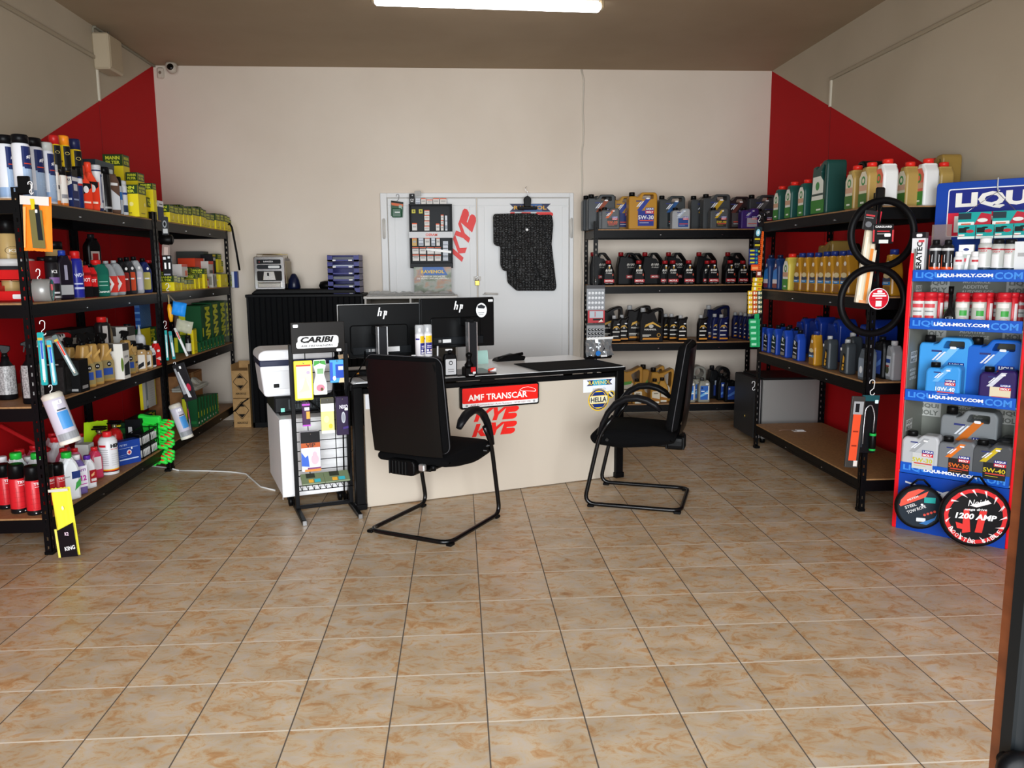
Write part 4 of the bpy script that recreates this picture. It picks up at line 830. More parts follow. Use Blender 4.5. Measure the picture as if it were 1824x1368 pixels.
for i, (a, b) in enumerate(((536, 578), (577, 622))):
    (u0, _), (u1, _) = STAND.hit(a, 850, -.06), STAND.hit(b, 850, -.06)
    w = u1-u0; mb = MB(); mb.T = Matrix.Rotation(math.radians(32), 4, 'X'); mb.box(-w/2, -.05, 0, w/2, .045, .012, M('#6e7a5c', .3), .005); mb.deco([('r', -.28, .0, .1, .04, '#33362c'), ('r', -.2, -.04, .0, -.012, '#d9a23a'), ('r', .05, -.04, .3, -.012, '#3aa7b5')], w, 1, ff_top(.012))
    o = obj('sachet', mb); o.location = STAND.w((u0+u1)/2, -.058, .222); o.rotation_euler = (0, 0, STAND.a); tag(o, '', 'sachet', 'green foil sachets on the stand tray'); ITEMS.append((o, 'green foil air freshener sachet', 'on the wire tray of stand', i))
# ------------------------------------------------------------------ fridge beside the right rack
FR = Frame((2.545, 6.62), math.radians(90-8)) if False else None
t = thing('minibar_fridge', 'grey mini fridge with silver side standing under right rack', 'fridge', (2.60, 6.64, 0), 0)
mb = MB(); mb.box(.0, .0, .04, .53, .50, .56, M('#8d8b88', .4, .2), .008); mb.box(-.0, 0, .555, .535, .5, .575, M('#1a1a1b', .4), .004); obj('body', mb, t)
mb = MB(); mb.box(-.075, .0, .045, -.006, .5, .565, M('#2c2d2f', .4), .008); mb.box(-.05, -.012, .05, -.022, .0, .56, M('#d8d9db', .2, .7), .004); mb.deco([('r', -.4, .5, -.3, .6, '#333333')], 1, 1, ff_left(-.075)) if False else None; dr = obj('door', mb, t)
mb = MB(); mb.lathe([(.006, 0), (.006, .02)], M('#b59a52', .3, .8), 8, (-.08, .2, .2)); obj('lock', mb, dr)
for x, y in ((.03, .05), (.48, .05), (.03, .45), (.48, .45)): mb = MB(); mb.lathe([(.022, 0), (.022, .03), (.015, .042)], BLK, 12, (x, y, 0)); obj('foot', mb, t)
# ------------------------------------------------------------------ goods: prototypes
def jug(name, cat, W, H, T, outline, body, capc, decs=(), hole=None, bev=.012, cap=(.15, .88, .11, 1.), sdecs=(), rnd=.014, ribs=0, side='both', br=.35, neck=None, capr=.35):
    """outline in fractions of W x H, left to right seen from the front; cap = (x, z0, radius/W, z1)"""
    p = Proto(name, cat, H); p.turn = 1; mb = MB(); bm = M(body, br) if isinstance(body, str) else body
    f = lambda q: ((q[0]-.5)*W, q[1]*H)
    ol = fillet([f(q) for q in outline], rnd)
    mb.slab(ol, -T/2, T/2, bm, min(bev, T*.3, .009 if hole else 1), holes=[fillet([f(q) for q in hole], rnd*.6)] if hole else (), smooth=False)
    cx = (cap[0]-.5)*W; r = cap[2]*W/1.0
    mb.lathe([(r*.85, cap[1]*H-.02*H), (r*.85, cap[1]*H+.01*H)], bm, 14, (cx, 0, 0))
    for k in range(ribs): z = H*(.12+.5*k/ribs); mb.box(-W/2-.0015, -T*.36, z, -W/2+W*.16, T*.36, z+H*.012, bm, .001)
    p.part('body', mb)
    mb = MB(); h = (cap[3]-cap[1])*H; mb.lathe([(r, 0), (r, h*.85), (r*.9, h)], M(capc, capr), 16, (cx, 0, cap[1]*H)); p.part('cap', mb)
    if decs or sdecs:
        mb = MB()
        mb.deco(decs, W, H, ff_front(-T/2))
        if sdecs: mb.deco(sdecs, T, H, ff_left(-W/2)); mb.deco(sdecs, T, H, ff_right(W/2))
        p.part('printed_label', mb)
    return p
def can(name, cat, H, r, body, capc, bands=(), decs=(), a0=0., cap_h=.16, cap_r=.92, sh=.03, nozzle=None, base='#b9b9b9', br=.3, capm=None, label=True):
    p = Proto(name, cat, H); p.rnd = 1; mb = MB(); zb = H*(1-cap_h)
    zs = sorted(set([0, .006, zb-r*.5]+[z*H for b in bands for z in b[:2] if 0 < z*H < zb-r*.5]))
    prof = [(r*.94, 0)]+[(r, z) for z in zs[1:]]+[(r*.8, zb-r*.12), (r*.6, zb)]
    mb.lathe(prof, M(body, br), 22, bands=[(0, .006, M(base, .25, .8))]+[(a*H, b*H, M(c, br)) for a, b, c in bands]); p.part('body', mb)
    mb = MB(); cm = capm or M(capc, .35); mb.lathe([(r*cap_r, 0), (r*cap_r, (H-zb+r*.3)*.86), (r*cap_r*.88, H-zb+r*.3)], cm, 20, (0, 0, zb-r*.3)); p.part('cap', mb)
    if decs: mb = MB(); mb.deco(decs, 2*r, H, ff_cyl(r, a0)); p.part('printed_label', mb)
    return p
def pbox(name, cat, W, H, T, body, front=(), left=(), top=(), r=.5, right=(), label='print'):
    p = Proto(name, cat, H); mb = MB(); mb.box(-W/2, -T/2, 0, W/2, T/2, H, M(body, r), .0012); p.part('body', mb)
    mb = MB(); mb.deco(front, W, H, ff_front(-T/2)); mb.deco(left, T, H, ff_left(-W/2)); mb.deco(right, T, H, ff_right(W/2))
    if top: mb.deco(top, W, T, ff_top(H))
    if mb.v: p.part(label, mb)
    return p
def trigger(name, cat, H, W, T, outline, body, decs, head='#0c0c0c', r=None, sd=()):
    p = Proto(name, cat, H); p.rnd = bool(r); p.turn = 1; mb = MB()
    if r: mb.lathe([(r*.93, 0), (r, .008), (r, H*.52), (r*.85, H*.6), (r*.45, H*.7), (r*.38, H*.78)], M(body, .35), 20); mb2 = MB(); mb2.deco(decs, 2*r, H, ff_cyl(r))
    else: mb.slab(fillet([((a-.5)*W, b*H) for a, b in outline], .01), -T/2, T/2, M(body, .35), .01); mb2 = MB(); mb2.deco(decs, W, H, ff_front(-T/2)); mb2.deco(sd, T, H, ff_left(-W/2))
    p.part('body', mb); mb = MB(); k = H*.08
    mb.lathe([(k*.62, 0), (k*.62, k*.9), (k*.4, k)], M(head, .4), 14, (0, 0, H*.76)); mb.slab(fillet([(-k*.5, H*.84), (k*.5, H*.84), (k*1.2, H*.9), (k*1.25, H*.97), (-k*.6, H), (-k*1.5, H*.97), (-k*1.5, H*.93), (-k*.8, H*.92)], .004), -k*.35, k*.35, M(head, .4), .003); mb.slab([(-k*.9, H*.93), (-k*.6, H*.93), (-k*.95, H*.82), (-k*1.15, H*.83)], -k*.25, k*.25, M(head, .4))
    p.part('trigger_head', mb); p.part('printed_label', mb2); return p
LM5 = [(0, 0), (1, 0), (1, .92), (.93, .985), (.45, .985), (.36, .88), (.27, .86), (.27, .885), (.03, .885), (0, .82)]
LM5H = [(.46, .81), (.52, .925), (.86, .925), (.86, .81)]
LM1 = [(0, 0), (1, 0), (1, .86), (.93, .95), (.55, .95), (.42, .84), (.36, .87), (.08, .87), (0, .78)]
def lm_decs(lab, acc, visc, one=False, lt='#e8e8ec', bodyst='#dfe3ea'):
    z = .0
    D = [('p', [(-.22, .5), (-.05, .5), (.27, .86 if one else .82), (.1, .86 if one else .82)], acc) if not one else ('p', [(-.28, .5), (-.12, .5), (.25, .88), (.1, .88)], acc),
         ('p', [(-.24, .60), (-.20, .60), (-.04, .75), (-.08, .75)], bodyst), ('p', [(-.17, .60), (-.13, .60), (.03, .75), (-.01, .75)], bodyst), ('p', [(-.26, .6), (-.24, .76), (0.02, .77), (-.04, .74)], '#232a60'),
         ('r', -.18, .09, .38, .5, lab)]
    D[3] = ('p', [(-.25, .74), (-.05, .74), (-.05, .77), (-.25, .77)], '#2a3472')
    D += [('r', .08, .5, .38, .58, '#1c2f86'), ('r', .08, .42, .38, .5, '#c81f28'), ('t', 'LIQUI', .23, .54, .25, .055, '#f2f2f2', 0, 0, .04), ('t', 'MOLY', .23, .46, .25, .055, '#f2f2f2', 0, 0, .04)]
    if visc: D.append(('t', visc, .1, .32, .54, .11, lt, 0, 0, .02))
    D += [('r', -.12, .22, .36, .25, '#c94436'), ('r', -.12, .17, .2, .18, lt), ('rr', .1, .8, .22, .84, .02, '#e8e8e8')]
    return D
def lm5(body, lab, acc, visc, cap='#111111', **k): return jug('oil_jug', 'oil jug', .262, .335, .12, LM5, body, cap, lm_decs(lab, acc, visc, **k), LM5H, .012, (.15, .885, .105, 1.), ribs=9)
def lm1(body, lab, acc, visc, cap='#111111', **k): return jug('oil_bottle', 'oil bottle', .125, .145, .07, LM1, body, cap, lm_decs(lab, acc, visc, one=True, **k), None, .008, (.22, .87, .14, 1.), ribs=6, rnd=.008)
MOT5 = [(0, 0), (1, 0), (1, .74), (.72, .985), (.44, .985), (.36, .86), (.29, .88), (.08, .88), (.07, .76), (0, .58)]
MOT5H = [(.47, .82), (.52, .925), (.68, .925), (.9, .75), (.9, .6), (.84, .56), (.8, .66), (.66, .80)]
MOT1 = [(0, 0), (1, 0), (1, .52), (.86, .68), (.74, .82), (.74, .87), (.28, .87), (.27, .8), (.12, .66), (0, .52)]
def mot_decs(s=1.): return [('t', '8100', -.02, .60, .55, .09, '#e8e4dc', 0, .2, .02), ('t', 'X-clean', -.02, .50, .5, .055, '#e8e4dc', 0, .2, .01), ('o', .33, .42, .05, .05, '#b5452a'), ('p', [(.0, .66), (.06, .66), (.1, .74), (.02, .78), (-.04, .72)], '#b98a2e'), ('r', -.42, .12, .44, .245, '#b01c24'), ('t', 'MOTUL', .01, .18, .7, .07, '#f1ece8', 0, .15, .03), ('r', -.3, .07, -.05, .085, '#999999'), ('r', .05, .07, .3, .085, '#999999'), ('rr', -.05, .76, .12, .81, .02, '#dddddd')]
MOT5P = jug('oil_jug', 'oil jug', .2, .3, .12, MOT5, '#0d0d0f', '#7d1519', [('t', '8100', .1, .62, .36, .07, '#b9b4ac', 0, .2), ('t', 'X-clean', .1, .54, .34, .045, '#b9b4ac', 0, .2, .0), ('r', -.1, .2, .4, .30, '#9a1a20'), ('t', 'MOTUL', .15, .25, .4, .055, '#ddd6d0', 0, .15, .03)], MOT5H, .02, (.19, .88, .12, 1.))
MOT1P = jug('oil_bottle', 'oil bottle', .106, .225, .075, MOT1, '#0d0d0f', '#8f171c', mot_decs(), None, .014, (.51, .86, .24, 1.))
MAN5 = [(0, 0), (1, 0), (1, .93), (.95, .99), (.88, 1.), (.6, .95), (.34, .84), (.3, .88), (.07, .88), (.06, .76), (0, .6)]
MAN5H = [(.62, .86), (.86, .93), (.9, .86), (.88, .56), (.8, .5)]
def man_decs(): return [('p', [(-.3, .43), (-.25, .52), (.05, .6), (.4, .45), (.36, .43), (.05, .54), (-.2, .47)], '#c89a3a'), ('o', -.02, .47, .1, .05, '#b0aca4'), ('t', 'MANNOL', -.05, .375, .5, .05, '#cfcac0', 0, 0, .03), ('r', -.38, .2, -.02, .225, '#cfcac0'), ('r', -.38, .165, -.1, .18, '#cfcac0'), ('o', .3, .21, .08, .055, '#b8862c'), ('o', .3, .21, .055, .038, '#17120e'), ('p', [(-.38, .08), (.3, .08), (.33, .13), (-.36, .13)], '#d28a2a')]
MAN1 = [(.05, 0), (.95, 0), (.95, .5), (.88, .72), (1., .9), (.98, .94), (.6, .87), (.55, .88), (.18, .88), (.16, .82), (.05, .68)]
def man1d(): return [('p', [(-.34, .5), (-.2, .6), (.1, .62), (.36, .5), (.1, .57), (-.2, .54)], '#c89a3a'), ('o', .02, .52, .1, .04, '#a9a5a0'), ('r', -.34, .38, .3, .42, '#d8d4cc'), ('r', -.34, .22, .2, .26, '#d8d4cc'), ('r', -.36, .08, .4, .135, '#d28a2a'), ('rr', .08, .66, .3, .7, .03, '#dddddd')]
MAN5P = jug('oil_jug', 'oil jug', .23, .325, .12, MAN5, '#100d0e', '#9c9c9c', man_decs(), MAN5H, .022, (.185, .87, .1, 1.), capr=.3)
MAN5B = jug('oil_jug', 'oil jug', .23, .325, .12, MAN5, '#0b1030', '#9c9c9c', man_decs(), MAN5H, .022, (.185, .87, .1, 1.))
MAN1P = jug('oil_bottle', 'oil bottle', .10, .25, .07, MAN1, '#100d0e', '#a5a5a5', man1d(), None, .014, (.36, .88, .19, 1.))
MAN1B = jug('oil_bottle', 'oil bottle', .10, .25, .07, MAN1, '#0c1444', '#a5a5a5', man1d(), None, .014, (.36, .88, .19, 1.))
GOLD5 = jug('oil_jug', 'oil jug', .23, .32, .12, [(0, 0), (1, 0), (1, .94), (.93, .99), (.62, .88), (.36, .84), (.32, .88), (.06, .88), (.05, .76), (0, .6)], '#a8792f', '#1a1512', [('o', .0, .35, .33, .2, '#b9b0a0'), ('r', -.2, .36, .2, .39, '#4a3a22'), ('p', [(-.3, .48), (.05, .52), (.1, .6), (-.2, .58)], '#4a8a2e'), ('r', -.18, .28, .15, .3, '#4a3a22')], [(.56, .77), (.86, .9), (.89, .84), (.87, .46), (.76, .4)], .02, (.18, .87, .11, 1.), br=.3)
GOLD1 = jug('oil_bottle', 'oil bottle', .105, .24, .07, [(.02, 0), (.98, 0), (1, .55), (.84, .74), (.68, .84), (.68, .88), (.22, .88), (.2, .82), (.02, .66)], '#b5873c', '#1a1512', [('rr', -.36, .14, .36, .5, .1, '#d8cdb8'), ('p', [(-.36, .1), (.36, .1), (.36, .18), (-.36, .25)], '#a86c22'), ('r', -.2, .4, .2, .43, '#6a5a3a'), ('r', -.28, .02, .3, .09, '#e0dccc')], None, .014, (.44, .87, .2, 1.), br=.3)
RND5 = jug('oil_jug', 'oil jug', .2, .31, .12, [(0, 0), (1, 0), (1, .8)]+[(.68+.34*math.cos(a), .80+.2*math.sin(a)) for a in (.1, .6, 1.1, 1.6, 2.1, 2.6)]+[(.32, .8), (.3, .86), (.06, .86), (.05, .74), (0, .6)], '#77766e', '#555550', [('r', -.35, .1, .35, .5, '#2a5aa8')], [(.68+.21*math.cos(a), .79+.135*math.sin(a)) for a in [i*PI/4 for i in range(8)]], .022, (.18, .85, .11, .98))
GM1 = jug('oil_bottle', 'oil bottle', .11, .235, .07, [(0, 0), (1, 0), (1, .78), (.86, .9), (.6, .88), (.55, .84), (.55, .88), (.14, .88), (.12, .8), (0, .66)], '#8d8b7f', '#3a3a38', [('rr', -.36, .12, .3, .68, .03, '#2e62b4'), ('p', [(-.36, .3), (.3, .5), (.3, .36), (-.36, .22)], '#78b4e0'), ('r', -.3, .55, -.14, .63, '#16306a'), ('r', .02, .36, .3, .4, '#e6e6e6'), ('r', .3, .12, .38, .68, '#e4e4e4'), ('r', -.3, .45, .0, .48, '#dfe9f4'), ('rr', .08, .72, .34, .78, .03, '#e4e4e4')], None, .014, (.34, .88, .17, 1.))
GMK5 = jug('oil_jug', 'oil jug', .2, .315, .12, [(0, 0), (1, 0), (1, .78)]+[(.66+.34*math.cos(a), .78+.2*math.sin(a)) for a in (.1, .6, 1.1, 1.6, 2.1)]+[(.38, .8), (.34, .88), (.06, .88), (.05, .74), (0, .6)], '#0d0e10', '#111214', [('r', -.25, .42, .15, .56, '#9aa4b4'), ('r', -.06, .47, .02, .53, '#26356a'), ('p', [(-.3, .1), (.25, .1), (.25, .42), (-.3, .42)], '#1a2f6e')], [(.66+.19*math.cos(a), .78+.12*math.sin(a)) for a in [i*PI/4 for i in range(8)]], .022, (.18, .87, .11, 1.))
GMK1 = jug('oil_bottle', 'oil bottle', .11, .225, .07, [(0, 0), (1, 0), (1, .72), (.9, .9), (.7, .94), (.5, .86), (.5, .88), (.12, .88), (.1, .8), (0, .66)], '#0d0e10', '#111214', [('rr', -.28, .12, .36, .68, .03, '#23408e'), ('p', [(-.28, .3), (.36, .5), (.36, .36), (-.28, .22)], '#4f78c0'), ('r', -.22, .54, -.08, .62, '#c8d0de')], None, .014, (.32, .88, .16, 1.))
PB = ['on back rack top shelf', 'on back rack second shelf', 'on back rack third shelf', 'on back rack bottom shelf']
G = {}
def B(pr, x, top, desc, sh, v=.09, wf=1.): return put(BACK, pr, 1030+x*.1864, (330 if sh < 2 else 500)+top*.1864, v, ZB[sh], desc, PB[sh], 'oil bottles and jugs on the back rack', wf=wf)
lmD = lm5('#3c4043', '#23262a', '#8a3c1c', ''); lmD2 = lm5('#383c3d', '#1d2327', '#1e4f86', ''); lmD3 = lm5('#3d4042', '#24272a', '#b8921c', '')
lmG = lm5('#b3801e', '#1f2f86', '#243a92', '5W-30'); lmM = lm5('#2c2224', '#4a4444', '#5a2c24', '')
B(lmD, 215, 88, 'dark grey oil jug with rust orange arc', 0, .2); B(lmD, 165, 100, 'dark grey oil jug half hidden at left end', 0, .36)
B(lm5('#a87c26', '#20306e', '#2a3f92', ''), 420, 105, 'gold oil jug standing behind the brighter gold one', 0, .32); B(lmG, 608, 68, 'bright gold oil jug lettered 5W-30', 0, .12)
B(lmD2, 886, 100, 'dark grey oil jug with blue arc', 0, .22); B(lmD3, 1310, 85, 'dark grey oil jug with yellow arc', 0, .2); B(lmD3, 1190, 102, 'dark grey oil jug behind the yellow arc one', 0, .4)
B(lmM, 1500, 107, 'dark maroon oil jug', 0, .28); B(lm5('#3a3d40', '#222222', '#555555', ''), 1745, 92, 'dark grey oil jug at right end', 0, .22)
B(lm1('#55585a', '#3a3c3c', '#c85a24', '5W-30', lt='#e06a3a'), 300, 212, 'small grey oil bottle with orange stripe', 0, .06); B(lm1('#4a4d50', '#333333', '#777777', ''), 226, 225, 'small dark bottle behind the orange striped one', 0, .07, .45)
B(lm1('#9a9da0', '#1f3f80', '#a9b4c4', '', lt='#c9d4e8'), 975, 215, 'small silver oil bottle with dark blue label', 0, .06); B(lm1('#4b4e50', '#2e2f2f', '#c9a21c', '5W-40', lt='#d9b42a'), 1338, 213, 'small dark grey oil bottle with yellow arc', 0, .06)
B(lm1('#3a2468', '#a8a4ac', '#5a4a9c', '', lt='#555566'), 1630, 213, 'small purple oil bottle', 0, .06); B(lm1('#303234', '#24262a', '#777777', ''), 1775, 225, 'small black bottle behind the hanging goods', 0, .1)
for x in (205, 470, 700, 925, 1215, 1490): B(MOT5P, x, 640, 'large black oil jug with dark red cap', 1, .27)
B(MOT5P, 545-10, 645, 'large black oil jug with handle behind another', 1, .45)
for x, tp in ((288, 718), (578, 718), (902, 718), (1055, 716), (1288, 716), (1450, 716)): B(MOT1P, x, tp, 'small black bottle with red cap', 1, .05)
for x in (828, 1232, 1572, 1690): B(MOT1P, x, 720, 'small black oil bottle set farther back', 1, .14)
B(MAN5P, 300, 242, 'large black oil jug behind hanging blister cards', 2, .3)
B(MAN5P, 565, 234, 'large black oil jug in rear row', 2, .26); B(MAN5P, 690, 258, 'large black oil jug in front row', 2, .1)
B(MAN5B, 1318, 232, 'large navy oil jug', 2, .28)
B(MAN1P, 358, 332, 'small black oil bottle with gold band', 2, .07); B(MAN1P, 430, 325, 'small black bottle behind its neighbour', 2, .17)
for x, v in ((848, .3), (905, .2)): B(MAN1P, x, 315, 'small black bottle half hidden in row', 2, v)
B(MAN1P, 992, 328, 'small black oil bottle with gold band', 2, .08); B(MAN1P, 1186, 326, 'small black oil bottle with gold band', 2, .08)
B(MAN1B, 1318, 316, 'small navy oil bottle half hidden', 2, .2); B(MAN1B, 1382, 322, 'small navy oil bottle with gold band', 2, .08)
for x, v in ((1512, .38), (1565, .29), (1606, .2), (1650, .11)): B(MAN1B, x, 300+8*(x > 1600), 'small navy bottle in the right hand row', 2, v, .85)
B(GOLD5, 478, 810, 'bronze oil jug with round label and green patch', 3, .14); B(GOLD5, 695, 800, 'dark bronze oil jug in rear row', 3, .32); B(GOLD5, 790, 828, 'bronze oil jug partly behind the chair', 3, .2)
for x in (566, 737): B(GOLD1, x, 935, 'small bronze oil bottle with cream label', 3, .05)
B(GOLD1, 808, 925, 'small bronze oil bottle close to chair back', 3, .12)
B(RND5, 1105, 805, 'silver jug with round ring handle', 3, .28)
for x in (1062, 1200): B(GM1, x, 925, 'silver oil bottle with bright blue label', 3, .06)
B(GM1, 1125, 910, 'silver oil bottle standing farther back', 3, .15)
B(GMK5, 1340, 808, 'large black oil jug with navy label', 3, .3); B(GMK1, 1452, 915+18, 'small black oil bottle with blue label', 3, .05); B(GMK1, 1390, 885, 'small black bottle half hidden in rear row', 3, .15)
B(GMK1, 1565, 878, 'small black oil bottle near rack post', 3, .22); B(GMK1, 1640, 895, 'small black oil bottle behind rack post', 3, .2)
# ------------------------------------------------------------------ right rack
PR = ['on right rack top shelf', 'on right rack second shelf', 'on right rack third shelf']
CAS1 = [(0, 0), (1, 0), (1, .74), (.78, .87), (.78, .90), (.3, .90), (.3, .87), (0, .74)]
def castrol(body, W=.1, T=.085, low='#2f7a2c', ring='#e4e4da', H=.25): return jug('oil_bottle', 'oil bottle', W, H, T, CAS1, body, '#d2281e', [('p', [(-.42, .32), (.42, .32), (.45, .66), (.2, .8), (-.2, .8), (-.45, .66)], ring), ('o', 0, .6, .22, .1, '#3f8a4a'), ('o', 0, .6, .12, .055, ring), ('r', -.42, .38, .42, .5, '#c9a084'), ('r', -.46, .03, .46, .32, low), ('r', -.2, .1, .2, .14, '#dfe6d8')], None, .012, (.54, .90, .27, 1.), rnd=.012)
CG, CO, CWH = castrol('#1d4a44'), castrol('#a3874a', low='#3f6f2a', ring='#d8d0b8'), castrol('#d8d8d6', low='#3a8a3a', ring='#d86a5a')
CAS4 = jug('oil_jug', 'oil jug', .2, .31, .12, [(0, 0), (1, 0), (1, .94), (.95, 1), (.72, 1), (.5, .92), (.3, .88), (.28, .92), (.05, .92), (0, .7)], '#173f3a', '#d2281e', [('p', [(-.46, .28), (.3, .28), (.3, .62), (.1, .72), (-.4, .72)], '#dfe4da'), ('o', -.08, .54, .13, .08, '#3f8a4a'), ('r', -.46, .36, .3, .4, '#3a4a44'), ('r', -.48, .03, .4, .28, '#2f7a2c'), ('r', -.1, .08, .2, .11, '#dfe6d8')], [(.62, .8), (.8, .92), (.88, .9), (.84, .6), (.74, .62)], .02, (.17, .91, .13, .985))
CAS4G = jug('oil_jug', 'oil jug', .2, .31, .12, [(0, 0), (1, 0), (1, .94), (.95, 1), (.72, 1), (.5, .92), (.3, .88), (.28, .92), (.05, .92), (0, .7)], '#8f7338', '#d2281e', [], [(.62, .8), (.8, .92), (.88, .9), (.84, .6), (.74, .62)], .02, (.17, .91, .13, .985))
def R(pr, x, top, desc, sh, v=.07, wf=1., k=0): 
    X0, Y0, s = (1330, 270, .212) if k == 0 else (1330, 530, .2852)
    return put(RIGHT, pr, X0+x*s, Y0+top*s, v, ZR[sh], desc, PR[sh], 'oil bottles and jugs on the right rack', wf=wf)
def atY(pr, px, top, Y_, z0, rz, desc, place, group=None, wf=1.):
    f = Frame((0, Y_), 0); u, zt = f.hit(px, top, 0); s = (zt-z0)/pr.H
    if not .5 < s < 1.9: print('SCALE', desc, px, round(s, 2))
    if px < 900: rz -= 1.15 if getattr(pr, 'rnd', 0) else (.6 if getattr(pr, 'turn', 0) else 0)
    return inst(pr, (u, Y_, z0), rz, (s*wf, s, s), desc, place, group, key=px)
GR = 'oil bottles and jugs on the right rack'
for x, tp in ((300, 292), (404, 256), (515, 236)): R(CG, x, tp, 'dark green oil bottle with red cap', 0, .07)
R(CAS4, 700, 82, 'large dark green oil jug with handle', 0, .1); R(CG, 845, 190, 'black green bottle behind the large green jug', 0, .3)
R(CO, 932, 120, 'gold oil bottle with red cap', 0, .07); R(CO, 1052, 92, 'gold oil bottle with red cap', 0, .07, )
R(jug('oil_jug', 'oil jug', .2, .3, .12, MOT5, '#0c0c0d', '#0c0c0d', (), MOT5H, .02, (.19, .88, .12, 1.)), 1030, 78, 'black jug behind the gold bottles', 0, .35)
RZ = RIGHT.a
atY(CWH, 1330+1185*.212, 270+65*.212, 4.83, ZR[0], RZ, 'white oil bottle with red cap', PR[0], GR)
atY(CO, 1330+1372*.212, 270+90*.212, 4.86, ZR[0], RZ, 'shaded gold oil bottle between two white bottles', PR[0], GR); atY(CO, 1330+1300*.212, 270+200*.212, 5.05, ZR[0], RZ, 'low dark gold bottle behind white one', PR[0], GR)
atY(CWH, 1330+1525*.212, 270+62*.212, 4.80, ZR[0], RZ, 'white oil bottle with red cap', PR[0], GR)
atY(CO, 1330+1655*.212, 270+92*.212, 4.82, ZR[0], RZ, 'gold oil bottle beside the blue header board', PR[0], GR)
atY(CAS4G, 1330+1650*.212, 270+38*.212, 5.0, ZR[0], RZ, 'large gold oil jug with handle by the wall', PR[0], GR)
ELF = jug('oil_bottle', 'oil bottle', .1, .25, .07, [(0, 0), (1, 0), (1, .7), (.7, .86), (.7, .9), (.32, .9), (.32, .84), (0, .6)], '#1b3564', '#141c34', [('p', [(-.4, .3), (.4, .3), (.3, .62), (-.3, .55)], '#2f7fd0'), ('r', -.4, .18, .4, .3, '#d8d4dc'), ('r', -.4, .06, .4, .18, '#7a2c3c'), ('o', .1, .7, .1, .05, '#dddddd')], None, .014, (.5, .89, .2, 1.))
for x in (208, 285): R(ELF, x, 868, 'navy bottle with sky blue label', 1, .06)
R(castrol('#c4b04a', low='#3f8a3a'), 385, 858, 'yellow gold bottle with red cap', 1, .06); R(ELF, 435, 868, 'black capped bottle behind yellow gold one', 1, .2, .7)
TOTG = jug('oil_bottle', 'oil bottle', .095, .25, .07, [(0, 0), (1, 0), (1, .5), (.86, .68), (.72, .86), (.72, .89), (.28, .89), (.28, .84), (.12, .66), (0, .5)], '#a87820', '#1b2c6e', [('r', -.42, .32, .42, .39, '#2d3c58'), ('r', -.42, .24, .42, .31, '#2a7fc0'), ('o', 0, .44, .36, .06, '#d8c89a'), ('r', -.3, .27, .2, .29, '#dfeaf2'), ('o', .1, .7, .16, .05, '#e4ddd0'), ('p', [(-.4, .05), (.4, .05), (.4, .2), (-.1, .22)], '#8a5c1c')], None, .012, (.5, .88, .24, 1.), br=.25)
for x, tp in ((472, 852), (537, 850), (607, 848), (680, 840), (745, 836), (815, 834), (880, 828)): R(TOTG, x, tp, 'gold oil bottle with blue cap', 1, .06)
R(CAS4G, 735, 752, 'large gold jug behind the gold row', 1, .33); R(jug('oil_jug', 'oil jug', .2, .3, .12, MOT5, '#15120f', '#0c0c0d', (), MOT5H, .02, (.19, .88, .12, 1.)), 850, 765, 'dark jug behind the gold row', 1, .5)
atY(TOTG, 1330+1245*.212, 270+820*.212, 4.80, ZR[1], RZ, 'lone gold bottle seen through the steering wheel cover', PR[1], GR)
BL1 = jug('oil_bottle', 'oil bottle', .1, .25, .075, [(0, 0), (1, 0), (1, .7), (.72, .86), (.7, .88), (.3, .88), (.28, .84), (0, .66)], '#1c3f9c', '#101216', [('p', [(-.46, .06), (.46, .06), (.46, .6), (-.2, .7), (-.46, .55)], '#15171c'), ('p', [(-.2, .66), (.1, .62), (.0, .54), (.2, .48), (-.2, .54)], '#e0e4ea'), ('r', -.36, .4, .3, .44, '#d6dae4'), ('p', [(-.3, .3), (.3, .26), (.3, .22), (-.3, .26)], '#c8ccd6'), ('r', -.4, .08, .3, .18, '#8a857c')], None, .014, (.5, .87, .2, 1.))
PR2 = 'on right rack third shelf'
for x, tp in ((112, 165), (148, 168), (200, 172), (260, 180), (336, 203)): R(BL1, x, tp, 'bright blue oil bottle with dark cap', 2, .07, k=1)
for x, tp in ((225, 162), (272, 172), (312, 185)): R(BL1, x, tp, 'bright blue bottle of the second row', 2, .2, k=1)
TG2 = TOTG; R(TG2, 440, 208, 'gold oil bottle with grey neck', 2, .07, k=1)
ENI = jug('oil_bottle', 'oil bottle', .105, .24, .08, [(0, 0), (1, 0), (1, .8), (.86, .92), (.62, .9), (.58, .84), (.56, .88), (.16, .88), (.14, .8), (0, .66)], '#33383c', '#a9a9a9', [('p', [(-.2, .1), (.34, .1), (.38, .6), (.1, .62), (-.1, .4)], '#14161a'), ('p', [(-.05, .12), (.2, .12), (.28, .5), (.1, .56)], '#c9962a'), ('r', .05, .2, .22, .23, '#111111'), ('r', .05, .3, .25, .34, '#111111'), ('rr', -.3, .68, -.1, .76, .03, '#dddddd')], None, .016, (.36, .87, .17, 1.))
R(ENI, 528, 240, 'charcoal oil bottle with gold label', 2, .07, k=1); R(ENI, 640, 262, 'charcoal oil bottle with gold label', 2, .07, k=1); R(ENI, 672, 220, 'charcoal bottle of the second row', 2, .2, k=1)
VAL = jug('oil_bottle', 'oil bottle', .1, .245, .075, [(0, 0), (1, 0), (1, .72), (.75, .86), (.72, .88), (.3, .88), (.28, .84), (0, .6)], '#8f9296', '#b4b6b8', [('rr', -.36, .1, .36, .62, .06, '#c4c9cf'), ('r', -.3, .44, .3, .54, '#22408c'), ('o', .0, .26, .2, .1, '#4a4f3a'), ('r', -.3, .34, .2, .38, '#a03030')], None, .014, (.5, .87, .2, 1.))
